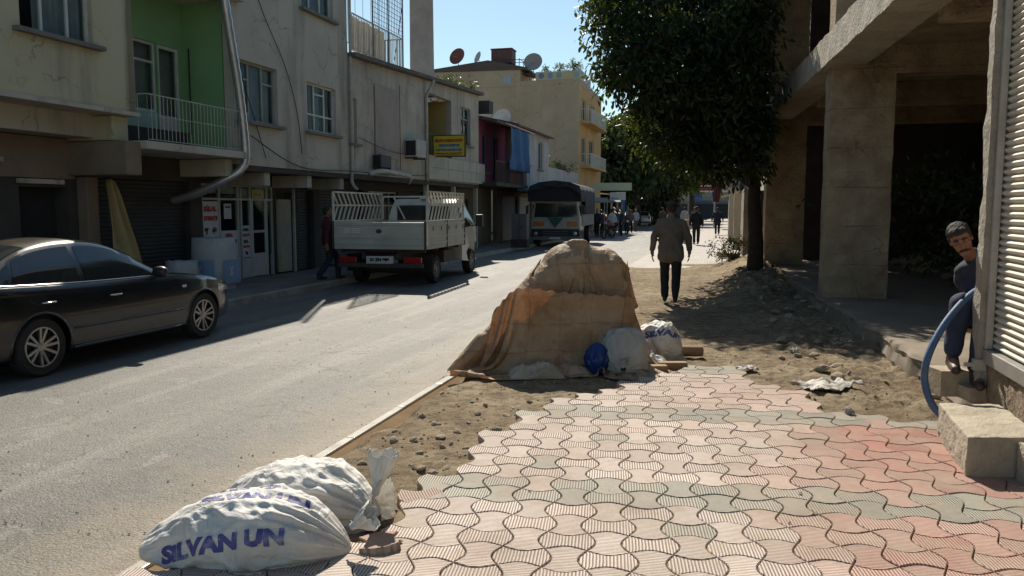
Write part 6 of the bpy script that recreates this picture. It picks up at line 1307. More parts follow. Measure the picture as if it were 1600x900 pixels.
def plume(g, base, d, l, r0, r1, seed, k=40):
    """gathered mouth above the tie"""
    d = Vector(d).normalized(); x = d.orthogonal().normalized(); y = d.cross(x); base = Vector(base)
    def fn(u, v_):
        a = 2 * math.pi * u; r_ = r0 + (r1 - r0) * smooth01(v_) * (1 + .3 * math.sin(3 * a + seed)); r_ *= 1 + .28 * ridge((math.cos(a) * 2.2 + seed, math.sin(a) * 2.2, v_ * .9), 1.6)
        e = base + d * l * (v_ + .16 * v_ * noise.noise((math.cos(a) * 2, math.sin(a) * 2, seed))); return e + x * r_ * math.cos(a) + y * r_ * .75 * math.sin(a)
    g.grid(fn, k, 16, closed_u=True)
def print_on(target, s_, right, up, o, wd, ht, view, parent, m_=None, name='lettering', bold=.012):
    """letters cut fine and laid onto the cloth along the view direction"""
    t_ = text(name, s_, .2, None, o, right, up, m_ or M_ink, width=wd, height=ht, bold=bold, ex=0)
    me = t_.data; bm = bmesh.new(); bm.from_mesh(me); bmesh.ops.remove_doubles(bm, verts=bm.verts, dist=1e-5); bmesh.ops.triangulate(bm, faces=bm.faces)
    for _ in range(5):
        es = [e for e in bm.edges if e.calc_length() > .012]
        if not es: break
        bmesh.ops.subdivide_edges(bm, edges=es, cuts=1); bmesh.ops.triangulate(bm, faces=bm.faces)
    tm = target.data; bv = BVHTree.FromPolygons([v.co for v in tm.vertices], [p.vertices[:] for p in tm.polygons]); view = Vector(view).normalized(); dead = []
    for v_ in bm.verts:
        h = bv.ray_cast(v_.co - view * .6, view, 2.0)
        if h[0] is None: dead.append(v_)
        else: v_.co = h[0] - view * .0022
    bmesh.ops.delete(bm, geom=dead, context='VERTS'); bm.to_mesh(me); bm.free(); t_.parent = parent; return t_
# front sack
fs_ = thing('sack', 'front white woven sack printed SiLVAN UN, knotted at its right end', 'sack', (-1.28, 3.74, .08), R(1))
g = MB(); g.grid(sack_mesh(.99, .22, .31, 2.0, taper0=.3, pleat=.3), 150, 130, closed_u=True); sb = g.build('sack_body', M_sack, fs_, smooth=True, fix=False)
g = MB(); plume(g, (.505, -.03, .19), (.75, -.2, .55), .13, .014, .055, 3); g.build('knotted_mouth', M_sack, fs_, smooth=True, fix=False, solid=.002)
g = MB(); g.tube([(.5, -.05, .17), (.515, -.03, .2), (.5, 0, .21), (.49, -.02, .17)], .006, 6); g.build('string', M_sill, fs_)
print_on(sb, 'SiLVAN UN', (1, 0, .11), (0, .5, .86), (-.36, -.32, .19), .6, .075, (0, .8, -.6), sb)
print_on(sb, 'SiLVAN UN', (1, 0, .0), (0, .9, .4), (-.22, -.1, .45), .52, .075, (0, .35, -.93), sb)
print_on(sb, '50 KG  TİP', (1, 0, .0), (0, .9, .3), (-.2, .03, .5), .34, .045, (0, .25, -.96), sb, bold=.01)
# rear sack
rs_ = thing('sack', 'rear white sack leaning on the front one, its tied mouth standing upright', 'sack', (-1.14, 4.22, .08), R(-12))
g = MB(); g.grid(sack_mesh(.88, .23, .33, 5.3, taper0=.35, pleat=.3), 140, 120, closed_u=True); sb2 = g.build('sack_body', M_sack, rs_, smooth=True, fix=False)
g = MB(); plume(g, (.42, .0, .2), (.28, .0, 1.0), .24, .016, .065, 6); g.build('knotted_mouth', M_sack, rs_, smooth=True, fix=False, solid=.002)
g = MB(); g.grid(lambda u, v_: (lambda th, r_: Vector((.40 + .07 * math.sin(math.pi * v_), r_ * math.cos(th), .13 + r_ * 1.0 * math.sin(th))))(2 * math.pi * u, .155 * math.sin(math.pi * (.02 + .96 * v_)) ** .6 * (1 + .14 * ridge((math.cos(2 * math.pi * u) * 3, math.sin(2 * math.pi * u) * 3, 1), 1.4))), 60, 14, closed_u=True); eb = g.build('sack_end', M_sack, rs_, smooth=True, fix=False)
print_on(sb2, 'UN', (1, 0, 0), (0, .5, .86), (.2, -.4, .1), .22, .09, (0, .8, -.6), sb2)
# sacks by the heap
s3 = thing('sack', 'round grey sack with a gathered knot facing the viewer, beside the blue bag', 'sack', (1.16, 8.22, .1), R(-98))
g = MB(); g.grid(sack_mesh(.6, .245, .40, 8.1, pleat=.1, taper0=.5), 120, 90, closed_u=True); g.build('sack_body', M_sack2, s3, smooth=True, fix=False)
g = MB(); plume(g, (.285, 0, .17), (1, .1, -.1), .05, .02, .05, 2); g.build('knotted_mouth', M_sack2, s3, smooth=True, fix=False, solid=.002)
crumple('sack_flap', .5, .3, .17, M_sack, (1.42, 8.42, .1), -.3, 'loose white sack flap spread between the grey sack and the logs', 'sack cloth', 12)
s4 = thing('sack', 'bulging white sack printed SiLV lying on the logs right of the tarpaulin heap', 'sack', (1.62, 8.95, .14), R(-28))
g = MB(); g.grid(sack_mesh(.62, .2, .36, 11.7, tie0=True, tie1=False, pleat=.14, taper0=.2), 120, 90, closed_u=True); sb4 = g.build('sack_body', M_sack, s4, smooth=True, fix=False)
print_on(sb4, 'SiLVAN', (1, .0, .25), (0, .6, .8), (-.06, -.25, .24), .4, .08, (0, .85, -.5), sb4)
M_wood = mat('sawn_wood', (.36, .24, .13), (.26, .16, .085), 5, .85, .5, 30, dirt=.4)
def beam(x, y, z, l, w_, h_, rz, label, round_=False):
    g = MB()
    if round_: g.tube([(-l / 2, 0, h_ / 2), (-l / 4, .005, h_ / 2), (l / 4, -.004, h_ / 2), (l / 2, 0, h_ / 2)], [h_ * .5, h_ * .52, h_ * .48, h_ * .46], 14)
    else: g.box(-l / 2, l / 2, -w_ / 2, w_ / 2, 0, h_)
    o = g.build('log' if round_ else 'timber', M_wood, bevel=.008, smooth=round_, auto=40); o.location = (x, y, z); o.rotation_euler = (0, 0, rz); return tag(o, label, 'log' if round_ else 'timber')
beam(1.4, 8.14, .1, .4, .1, .085, .06, 'short squared timber end poking out below the grey sack')
beam(1.62, 8.3, .1, .44, .1, .09, .0, 'squared timber behind the nearer timber end')
beam(1.98, 9.08, .1, .42, .1, .13, -.05, 'short round log under the right end of the SiLV sack', True)
crumple('sacking', .3, .22, .14, M_sack2, (1.78, 8.85, .1), .2, 'dirty grey sacking rag between the SiLV sack and the round log', 'sacking', 21)
# big bags on the left pavement
def bigbag(s_, n_, r_, h_, m_, label, seed):
    g = MB(); g.grid(lambda u, v_: (lambda th, k: Vector((r_ * k * math.copysign(abs(math.cos(th)) ** .9, math.cos(th)), r_ * k * math.copysign(abs(math.sin(th)) ** .9, math.sin(th)), h_ * min(1, v_ * 1.25) - (.1 * smooth01((v_ - .8) / .2)) + .03 * ridge((math.cos(th) * 2, math.sin(th) * 2, seed), 1.4) * v_)))(2 * math.pi * u, (1 + .09 * math.sin(math.pi * v_) + .05 * noise.noise((math.cos(2 * math.pi * u) * 2, math.sin(2 * math.pi * u) * 2, v_ * 3 + seed))) * (1 - .9 * smooth01((v_ - .8) / .2))), 60, 40, closed_u=True)
    o = g.build('bulk_bag', m_, smooth=True, fix=False); o.location = F(s_, n_, .12); o.rotation_euler = (0, 0, -A15); return tag(o, label, 'bulk bag')
M_bb = mat('bulk_bag_white', (.5, .5, .5), (.4, .4, .42), 3, .8, .3, 40, dirt=.3)
o = bigbag(-1.75, .75, .4, 1.05, M_bb, 'white and pale blue bulk bag standing by the pepper shop', 2)
g = MB(); g.grid(lambda u, v_: Vector((.43 * math.cos(a_) if False else .425 + .02 * math.sin(u * 3), -.28 + .56 * u, .12 + .5 * v_)), 14, 12); pb = g.build('blue_print', mat('bag_pale_blue', (.25, .36, .5), (.22, .32, .46)), o, fix=False, solid=.004); pb2 = MB().grid(lambda u, v_: Vector((-.28 + .56 * u, -.425 - .015 * math.sin(u * 3), .12 + .5 * v_)), 14, 12).build('blue_print', MATS['bag_pale_blue'], o, fix=False, solid=.004)
text('lettering', 'X', .3, pb2, (-.15, -.447, .28), (1, 0, 0), (0, 0, 1), M_post, width=.16, height=.2, bold=.02); text('lettering', 'X', .3, pb, (.452, -.15, .28), (0, 1, 0), (0, 0, 1), M_post, width=.16, height=.2, bold=.02)
bigbag(-2.6, .6, .27, .62, M_bb, 'smaller grey bag slumped behind the car bonnet', 5)
# ================================================================ PEOPLE
M_skin = mat('skin', (.27, .13, .085), (.22, .1, .065), 9, .55, .1, 60)
M_hair = mat('hair_dark', (.02, .016, .014), (.035, .028, .024), 14, .8, .6, 60)
def cloth(name, c): return mat(name, c, tuple(x * .75 for x in c), 5, .9, .35, 22, dirt=.15)
def remesh(name, balls, m_, parent, vox=.02, smooth_it=3, fold=0.0, folds=8.0):
    """balls: ('cap', a, b, ra, rb) tapered limbs and ('ell', c, (rx,ry,rz), rot) fused into one continuous skin"""
    g = MB()
    for q in balls:
        if q[0] == 'cap':
            a, b_ = Vector(q[1]), Vector(q[2]); ra, rb = q[3], q[4]; pts, rs = [], []; d = (b_ - a); l = d.length; d = d.normalized() if l > 1e-6 else Vector((0, 0, 1))
            for i in range(5): an = math.pi / 2 * i / 4; pts.append(a - d * ra * math.cos(an)); rs.append(max(ra * math.sin(an), .002))
            for i in range(5): an = math.pi / 2 * i / 4; pts.append(b_ + d * rb * math.sin(an)); rs.append(max(rb * math.cos(an), .002))
            g.tube(pts, rs, 14)
        else:
            c, r_ = Vector(q[1]), q[2]; M_ = q[3] if len(q) > 3 else Matrix.Identity(3)
            g.grid(lambda u, v_: c + M_ @ Vector((r_[0] * math.cos(2 * math.pi * u) * math.sin(math.pi * (.02 + .96 * v_)), r_[1] * math.sin(2 * math.pi * u) * math.sin(math.pi * (.02 + .96 * v_)), -r_[2] * math.cos(math.pi * (.02 + .96 * v_)))), 18, 13, closed_u=True)
            k = len(g.v); g.f.append(tuple(range(k - 18, k))); g.f.append(tuple(range(k - 18 * 13, k - 18 * 12))[::-1])
    o = g.build(name, m_, None)
    md = o.modifiers.new('r', 'REMESH'); md.mode = 'VOXEL'; md.voxel_size = vox; md.use_smooth_shade = True
    md = o.modifiers.new('s', 'SMOOTH'); md.factor = .5; md.iterations = smooth_it
    evald(o)
    if fold:
        nn_ = [v_.normal.copy() for v_ in o.data.vertices]
        for v_, q_ in zip(o.data.vertices, nn_):
            p = v_.co.copy(); v_.co = p + q_ * fold * (ridge((p.x * folds * .8, p.y * folds * .8, p.z * folds * .45), 1.0) - .5)
    o.data.materials.clear(); o.data.materials.append(m_); o.data.polygons.foreach_set('use_smooth', [True] * len(o.data.polygons)); o.parent = parent; return o
def hand_balls(wr, d, palm_n, sc=1.0, curl=.5):
    """palm plus five bent fingers; d = direction of the fingers, palm_n = palm normal"""
    wr, d, pn = Vector(wr), Vector(d).normalized(), Vector(palm_n).normalized(); s_ = d.cross(pn).normalized(); out = [('cap', wr, wr + d * .03 * sc, .026 * sc, .03 * sc)]
    for i in range(4):
        k = (i - 1.5) * .019 * sc; out.append(('cap', wr + d * .02 * sc + s_ * k * .6, wr + d * .085 * sc + s_ * k, .015 * sc, .012 * sc))
        l = (.026, .031, .029, .022)[i] * sc; a = wr + d * .085 * sc + s_ * k; dd = d
        for j in range(3):
            dd = (dd + pn * curl * (.45 + .15 * j)).normalized(); b_ = a + dd * l * (1.15 - .2 * j); out.append(('cap', a, b_, .0095 * sc, .008 * sc)); a = b_
    a = wr + d * .025 * sc - s_ * .022 * sc; b_ = a + (d * .7 - s_ * .55 + pn * .3).normalized() * .038 * sc; c = b_ + (d * .9 + pn * .3).normalized() * .03 * sc
    out += [('cap', a, b_, .014 * sc, .011 * sc), ('cap', b_, c, .011 * sc, .009 * sc)]; return out
def person(x, y, z, rz, h, label, top, legs, topn='jacket', cap_=None, walk=.25, arms=(.1, -.1), wide=1.0, vox=.022, coat=.0, group=None, hair=True, bag=None, skirt=False, scarf=None):
    k = h / 1.75; t_ = thing('person', label, 'person', (x, y, z), rz, group); t_.scale = (k, k, k)
    W = wide; st = walk; J = {}
    hip = .9; sh = 1.42
    f = [(-.09, st * .55, .07), (.09, -st * .5, .08)]
    kn = [(-.1, st * .42 + .05, .5), (.1, -st * .05 + .03, .49)]
    hp_ = [(-.09 * W, 0, .9), (.09 * W, 0, .9)]
    el = [(-.27 * W, -.02 + arms[0] * .6, 1.14), (.27 * W, -.02 + arms[1] * .6, 1.14)]; wr = [(-.29 * W, arms[0] * 1.6 + .05, .89), (.29 * W, arms[1] * 1.6 + .05, .89)]
    # body (one skin): head, neck, trunk, limbs, hands
    B = [('ell', (0, .02, 1.64), (.078, .098, .115)), ('ell', (0, .05, 1.585), (.055, .065, .06)), ('cap', (0, -.005, 1.45), (0, .01, 1.58), .055, .05), ('ell', (0, .0, 1.25), (.15, .09, .24)), ('ell', (0, 0, .97), (.14, .09, .12)),
         ('cap', (0, .115, 1.615), (0, .125, 1.6), .014, .012), ('ell', (-.08, .015, 1.63), (.012, .02, .032)), ('ell', (.08, .015, 1.63), (.012, .02, .032))]
    for i, s_ in ((0, -1), (1, 1)):
        B += [('cap', (s_ * .15 * W, 0, 1.4), el[i], .05, .04), ('cap', el[i], wr[i], .038, .028), ('cap', hp_[i], kn[i], .075, .052), ('cap', kn[i], f[i], .05, .036), ('cap', f[i], (f[i][0], f[i][1] + .1, f[i][2] - .03), .035, .028)]
        B += hand_balls(wr[i], (0, .12, -1), (-s_, 0, 0), 1.15, .35)
    body = remesh('body', B, M_skin, t_, .0125 if vox < .03 else .02, 1)
    # jacket
    up = 1.43; low = .83 - coat; T_ = [('ell', (0, -.01, 1.28), (.205 * W, .135, .2)), ('ell', (0, -.0, 1.08), (.2 * W, .145, .2)), ('ell', (0, 0, low + .16), (.205 * W, .15, .17)), ('cap', (-.13 * W, -.01, 1.395), (.13 * W, -.01, 1.395), .07, .07), ('cap', (0, -.01, 1.44), (0, 0, 1.485), .075, .064)]
    for i, s_ in ((0, -1), (1, 1)):
        w2 = Vector(el[i]).lerp(Vector(wr[i]), .88); T_ += [('cap', (s_ * .165 * W, -.005, 1.385), el[i], .075, .062), ('cap', el[i], w2, .062, .05)]
    T_ += [('cap', (-.1 * W, 0, low + .09), (.1 * W, 0, low + .09), .125, .125), ('cap', (-.09 * W, 0, low + .22), (.09 * W, 0, low + .22), .13, .13)]
    J_ = remesh(topn, T_, top, t_, vox, 3, .012, 9)
    # cut the jacket's hem straight
    L = [('ell', (0, 0, .93), (.155 * W, .115, .12))]
    if skirt: L += [('cap', (0, 0, .9), (0, .02, .35), .16, .24)]
    for i in (0, 1): L += [('cap', hp_[i], kn[i], .1 * W, .078), ('cap', kn[i], (f[i][0], f[i][1], f[i][2] + .04), .078, .066)]
    remesh('skirt' if skirt else 'trousers', L, legs, t_, vox, 3, .012, 10)
    for i in (0, 1):
        remesh('shoe', [('cap', (f[i][0], f[i][1] - .03, f[i][2] - .03), (f[i][0], f[i][1] + .15, f[i][2] - .035), .042, .038), ('cap', f[i], (f[i][0], f[i][1] + .05, f[i][2] - .01), .045, .04)], M_black, t_, .016, 2)
    if scarf: remesh('headscarf', [('ell', (0, -.005, 1.655), (.1, .118, .125)), ('cap', (0, -.03, 1.52), (0, -.01, 1.6), .095, .08)], scarf, t_, .016, 2, .006, 14)
    elif hair: remesh('hair', [('ell', (0, -.012, 1.685), (.083, .095, .082)), ('ell', (0, -.045, 1.635), (.077, .06, .075))], M_hair, t_, .014, 1, .006, 30)
    if cap_: remesh('cap', [('ell', (0, .0, 1.725), (.092, .108, .042)), ('ell', (0, .1, 1.712), (.06, .05, .014))], cap_, t_, .012, 2)
    if bag:
        g = MB(); g.grid(lambda u, v_: (lambda r_: (r_ * math.cos(2 * math.pi * u), r_ * .6 * math.sin(2 * math.pi * u), -.28 * v_))(.1 * math.sin(math.pi * (.1 + .88 * v_)) ** .6 * (1 + .1 * ridge((u * 6, v_ * 2, 1), 1))), 24, 12, closed_u=True); o = g.build('carrier_bag', bag, smooth=True)
        p = Vector(wr[1]) * k; q = Matrix.Rotation(rz, 3, 'Z') @ p; o.location = (x + q.x, y + q.y, z + q.z - .1); tag(o, 'light blue carrier bag hanging from the hand of the far walker in white', 'bag')
    return t_
C_coat = cloth('grey_olive_jacket', (.165, .14, .115)); C_blk = cloth('black_cloth', (.012, .012, .016)); C_trs = cloth('dark_trousers', (.018, .019, .026)); C_cap = cloth('knit_cap', (.09, .045, .04)); C_maroon = cloth('maroon_cloth', (.1, .02, .03))
C_navy = cloth('navy_cloth', (.025, .03, .055)); C_gry = cloth('mid_grey_cloth', (.12, .12, .13)); C_wht = cloth('off_white_cloth', (.5, .48, .45)); C_brn = cloth('brown_cloth', (.12, .08, .05)); C_red = cloth('red_cloth', (.28, .04, .05)); C_blu = cloth('blue_cloth', (.04, .1, .25))
person(2.82, 14.2, .13, R(-12), 1.78, 'man in a grey-brown jacket and dark knit cap walking away on the dirt footpath', C_coat, C_trs, cap_=C_cap, walk=.2, arms=(-.03, .06), wide=1.1, vox=.016, coat=.11)
person(8.5, 37.0, .13, R(-14), 1.74, 'man in a black suit walking away beyond the man in the cap', C_blk, C_blk, walk=.4, arms=(.12, -.1), vox=.022)
person(12.95, 50.6, .13, R(-14), 1.7, 'stout figure in a dark coat walking away by the garden wall', C_navy, C_blk, walk=.35, wide=1.2, vox=.03, coat=.1)
person(12.9, 60.0, .13, R(-14), 1.72, 'far walker in off-white top carrying a light blue carrier bag', C_wht, C_gry, walk=.35, vox=.03, bag=mat('bag_cyan', (.1, .4, .55), (.08, .32, .45), 4, .4, .2, trans=.3))
person(11.9, 59.0, .13, R(170), 1.74, 'far man in navy standing left of the walker in off-white', C_navy, C_blk, walk=.15, vox=.03)
person(14.2, 62.5, .13, R(165), 1.72, 'far man in mid grey coming towards the viewer behind the walker in off-white', C_gry, C_blk, walk=.3, vox=.03)
person(10.7, 57.0, .13, R(-30), 1.7, 'far man in brown standing at the kerb beyond the man in the black suit', C_brn, C_blk, walk=.1, vox=.03)
person(-4.35, 18.9, .12, R(-60), 1.7, 'person in a maroon top and dark trousers stepping onto the pavement behind the pickup', C_maroon, C_navy, walk=.5, vox=.022)
for i, (px_, D, c_, l_, rz, lb, hh) in enumerate([
    (5.35, 50.5, C_navy, C_blk, 160, 'man in navy at the left edge of the market crowd beside the canvas truck', 1.72), (5.8, 51.3, C_red, C_blk, 200, 'person in a red top in the market crowd by the red motorcycle', 1.62), (6.25, 50.2, C_wht, C_blk, 30, 'person in an off-white vest with back turned in the market crowd', 1.74),
    (6.75, 53.6, C_blk, C_blk, -40, 'tall person in black in the middle of the market crowd', 1.78), (7.1, 51.9, C_brn, C_navy, 120, 'person in a brown jacket in front of the blue sign post', 1.7), (7.95, 55.6, C_brn, C_blk, 172, 'rider in brown standing over the dark motorcycle', 1.5), (8.6, 58.5, C_gry, C_blk, 190, 'person in a grey top right of the dark motorcycle', 1.68),
    (4.75, 49.4, C_gry, C_gry, 170, 'person in pale grey squatting side of the canvas truck rear', 1.3), (7.5, 57.0, C_blu, C_blk, 10, 'person in a blue top behind the dark motorcycle', 1.66), (9.4, 61.0, C_wht, C_gry, 150, 'person in white near the pale hatchback', 1.7)]):
    person(px_, D, .02, R(rz), hh, lb, c_, l_, walk=.2, vox=.034, group='market crowd on the left')
# ---- seated man leaning out from behind the shuttered shop
sm = thing('person', 'seated moustached man in navy clothes leaning out from behind the roller shutter shop', 'person', (3.83, 6.42, .36), 0); sm_ = 1
C_sn = cloth('navy_work_cloth', (.03, .035, .06)); C_jn = cloth('denim_trousers', (.035, .05, .09))
HC = Vector((-.26, -.05, 1.19))            # head centre, tilted to the left and forward
hr = Matrix.Rotation(R(-30), 3, 'Y') @ Matrix.Rotation(R(9), 3, 'X') @ Matrix.Rotation(R(-30), 3, 'Z')    # face looks towards -y
def H(p): return HC + hr @ Vector(p)
def he(c, r_): return ('ell', H(c), r_, hr)
hd_ = [he((0, .015, .035), (.078, .098, .088)), he((0, -.012, -.03), (.066, .08, .082)), he((0, -.05, -.092), (.046, .038, .032)), he((0, -.01, -.055), (.064, .06, .05)), he((0, -.062, -.05), (.045, .03, .03)), he((-.04, -.06, -.018), (.026, .026, .022)), he((.04, -.06, -.018), (.026, .026, .022)),
       he((0, -.078, .034), (.052, .018, .012)), ('cap', H((0, -.083, .02)), H((0, -.108, -.026)), .0105, .0145), he((-.014, -.095, -.03), (.009, .01, .008)), he((.014, -.095, -.03), (.009, .01, .008)), he((0, -.086, -.066), (.021, .01, .0055)), he((0, -.083, -.076), (.019, .010, .006)),
       he((-.077, .012, -.005), (.009, .02, .032)), he((.077, .012, -.005), (.009, .02, .032)), ('cap', H((0, .035, -.07)), (-.04, .1, .98), .05, .055)]
kn = [(-.31, -.20, .70), (-.14, -.27, .68)]; ft = [(-.36, -.2, .26), (-.25, -.34, .16)]; hpj = [(-.05, .12, .56), (.13, .1, .56)]
B = hd_ + [('ell', (.04, .08, .8), (.14, .09, .24)), ('cap', (-.12, .04, .92), (-.16, -.06, .78), .045, .038), ('cap', (-.16, -.06, .78), (-.02, -.25, .78), .036, .026), ('cap', (.2, .06, .92), (.24, -.08, .74), .045, .038), ('cap', (.24, -.08, .74), (.13, -.28, .72), .036, .026)]
for i in (0, 1): B += [('cap', hpj[i], kn[i], .07, .052), ('cap', kn[i], ft[i], .05, .036), ('cap', ft[i], (ft[i][0] - .03, ft[i][1] - .12, ft[i][2] - .04), .035, .028)]
B += hand_balls((-.02, -.25, .78), (-.6, -.4, -.1), (0, 0, -1), .95, .3) + hand_balls((.13, -.28, .73), (-.7, -.5, 0), (0, 0, -1), .95, .3)
body = remesh('body', B, M_skin, sm, .0062, 2)
for s_ in (-1, 1):
    g = MB(); g.grid(lambda u, v_: H((s_ * .031, -.0745, .008)) + hr @ Vector((.011 * math.cos(2 * math.pi * u) * math.sin(math.pi * v_), -.0125 * math.cos(math.pi * v_) * -1 * 1.0, .006 * math.sin(2 * math.pi * u) * math.sin(math.pi * v_))), 14, 9, closed_u=True); ey = g.build('eye', plain('eye_white', (.3, .27, .24), .5), body, smooth=True)
    g = MB(); g.grid(lambda u, v_: H((s_ * .031 - .001, -.0868, .007)) + hr @ Vector((.0052 * math.cos(2 * math.pi * u) * v_, -.001, .0052 * math.sin(2 * math.pi * u) * v_)), 12, 3, closed_u=True); g.build('iris', M_black, ey)
    g = MB(); g.tube([H((s_ * .012, -.098, .036)), H((s_ * .03, -.097, .043)), H((s_ * .054, -.083, .036))], [.005, .0085, .004], 7); g.build('eyebrow', M_hair, body, smooth=True)
g = MB(); g.tube([H((-.043, -.075, -.071)), H((-.03, -.091, -.06)), H((-.012, -.1, -.053)), H((0, -.1015, -.052)), H((.012, -.1, -.053)), H((.03, -.091, -.06)), H((.043, -.075, -.071))], [.003, .0075, .0095, .009, .0095, .0075, .003], 9); g.build('moustache', M_hair, body, smooth=True)
hb = [he((0, .025, .062), (.086, .098, .078)), he((0, -.035, .098), (.062, .055, .03)), he((-.03, -.055, .098), (.03, .03, .022)), he((.035, -.05, .098), (.032, .03, .022)), he((0, .06, .0), (.079, .065, .085)), he((-.073, .005, .032), (.013, .03, .04)), he((.073, .005, .032), (.013, .03, .04))]
remesh('hair', hb, M_hair, sm, .007, 2, .006, 45)
remesh('jacket', [('ell', (-.02, .08, .88), (.2, .13, .17)), ('cap', (-.17, .04, .93), (.0, .06, .99), .07, .07), ('ell', (.06, .1, .62), (.18, .14, .16)), ('cap', (-.11, .06, .95), (.16, .08, .94), .075, .075), ('cap', (-.04, .08, .98), (-.09, .06, 1.06), .085, .066), ('cap', (-.12, .04, .92), (-.16, -.06, .78), .068, .056), ('cap', (-.16, -.06, .78), (-.03, -.22, .78), .054, .042), ('cap', (.2, .06, .92), (.24, -.08, .74), .072, .06), ('cap', (.24, -.08, .74), (.15, -.25, .72), .058, .045)], C_sn, sm, .014, 3, .01, 11)
L = [('ell', (.05, .1, .56), (.17, .13, .11))]
for i in (0, 1): L += [('cap', hpj[i], kn[i], .1, .085), ('cap', kn[i], (ft[i][0], ft[i][1], ft[i][2] + .07), .083, .066)]
remesh('trousers', L, C_jn, sm, .014, 3, .01, 12)
for i in (0, 1): remesh('shoe', [('cap', (ft[i][0] + .01, ft[i][1] + .03, ft[i][2] - .035), (ft[i][0] - .05, ft[i][1] - .15, ft[i][2] - .06), .044, .038), ('cap', ft[i], (ft[i][0] - .01, ft[i][1] - .05, ft[i][2] - .03), .048, .04)], mat('worn_brown_leather', (.09, .06, .045), (.05, .035, .03), 12, .5, .4, 40), sm, .012, 2)
# his stool
stl = thing('stool', 'small wooden stool under the seated man on the concrete floor', 'stool', (3.9, 6.56, .355)); MB().box(-.18, .18, -.16, .16, .43, .47).build('seat', M_wood, stl, bevel=.01)
for x in (-.14, .14):
    for y in (-.12, .12): MB().bar((x * 1.1, y * 1.1, 0), (x, y, .429), .035).build('leg', M_wood, stl)
for (xx, yy, h_, w_, lb) in ((3.45, 6.2, .2, .13, 'rough concrete lump under the raised shoe of the seated man'), (3.6, 6.04, .1, .15, 'low concrete lump under the front shoe of the seated man')):
    g = MB(); rough_box(g, -w_, w_, -.11, .11, 0, h_, .012, .05); o = g.build('concrete_lump', M_stone, smooth=True, auto=40); o.location = (xx, yy, .345); tag(o, lb, 'concrete lump')
# ================================================================ FAR END OF THE STREET AND MARKET
def far_house(x, y, rz, w_, d_, h_, m_, label, rows, cols_, balc=True, m2=None, flat=False):
    t_ = thing('far_house', label, 'building', (x, y, .0), rz); MB().box(0, w_, .02, d_, 0, h_).build('wall', m_, t_)
    if m2: MB().box(.0, w_, -.03, .015, h_ * .35, h_ * .7).build('painted_band', m2, t_)
    for r_ in range(rows):
        for c_ in range(cols_):
            a = w_ * (c_ + .22) / cols_; b_ = w_ * (c_ + .75) / cols_; z = 3.2 + r_ * 2.9; g = MB(); g.box(a, b_, -.05, -.031, z, z + 1.3); wd = g.build('window', M_white, t_); MB().box(a + .08, b_ - .08, -.065, -.051, z + .08, z + 1.22).build('pane', M_cglass, wd)
        if balc: MB().box(.2, w_ - .2, -1.0, -.066, 2.9 + r_ * 2.9, 3.02 + r_ * 2.9).build('balcony_slab', m_, t_); rl = MB(); [rl.bar((q, -.97, 3.02 + r_ * 2.9), (q, -.97, 3.9 + r_ * 2.9), .03) for q in np.arange(.2, w_ - .2, .25)]; rl.bar((.2, -.97, 3.9 + r_ * 2.9), (w_ - .2, -.97, 3.9 + r_ * 2.9), .05); rl.build('railing', M_steel, t_)
    g = MB(); g.box(.3, w_ - .3, -.06, -.031, .1, 2.5); g.build('shop_shutter', M_dshut, t_); MB().box(-.2, w_ + .2, -.3, d_ + .2, h_, h_ + .2).build('roof_slab', M_c, t_)
    return t_
M_fb = mat('blue_render', (.2, .27, .42), (.16, .22, .35), .5, .9, .1); M_fb2 = mat('deep_blue_render', (.06, .12, .28), (.05, .1, .24)); M_fc = mat('beige_render', (.36, .31, .25), (.3, .26, .21), .5, .9, .1)
far_house(22.5, 132, R(-4), 6.5, 9, 10.5, M_fc, 'far beige house with dark windows left of the blue blocks', 3, 2)
far_house(29.2, 138, R(-4), 5.6, 9, 10.5, M_fb, 'far pale blue block with white balconies closing the street', 3, 2, m2=M_fb2)
far_house(35.0, 139, R(-6), 4.2, 9, 8.5, M_whit, 'far grey white block between the blue block and the pink house', 2, 2)
far_house(39.4, 136, R(-8), 6, 9, 9.0, mat('far_pink_render', (.4, .26, .24), (.33, .22, .2)), 'far dull pink house at the right end of the street', 2, 2)
far_house(21.0, 66.0, R(-15) - math.pi / 2 + R(0) if False else R(-15), 9, 26, 8.5, M_c, 'cream shop building on the right beyond the garden wall', 2, 3)
# awning shops on the right side beyond the garden wall
t_ = thing('yellow_awning', 'bright yellow shop awning far down the right footpath', 'awning', (16.3, 64.5, 2.35), -A15)
g = MB(); g.extr([(-.2, 0, .12), (1.9, 0, .75), (1.9, 0, .80), (-.2, 0, .17)], (0, 2.6, 0)); g.extr([(-.2, 0, -.14), (-.2, 0, .16), (-.17, 0, .16), (-.17, 0, -.14)], (0, 2.6, 0)); g.build('canopy', mat('awning_yellow', (.75, .55, .03), (.65, .46, .03), 3, .8, .1, trans=.4), t_)
MB().tube([(-.1, .1, .1), (-.1, .1, -2.2)], .04, 6).build('post', M_steel, t_); MB().tube([(-.1, 2.5, .1), (-.1, 2.5, -2.2)], .04, 6).build('post', M_steel, t_)
rl = thing('striped_awning', 'red and white striped awning edge above the yellow awning', 'awning', (15.4, 66, 3.1), -A15)
for i in range(4): MB().box(0, 2.2, 0, .08, i * .22, i * .22 + .11).build('stripe', M_red if i % 2 else M_post, rl)
g = MB(); g.grid(lambda u, v_: (.6 * u * (1 - .35 * (1 - v_)), .06 * math.sin(u * 20), 1.3 * v_), 30, 10); o = g.build('hanging_cloth', mat('dark_red_cloth', (.2, .05, .05), (.15, .04, .045), 3, .9, .2, trans=.2), smooth=True, solid=.01); o.location = (13.6, 54.4, 2.2); o.rotation_euler = (0, 0, -A15); tag(o, 'dark red cloth hanging over the garden wall near the gate pillar', 'cloth')
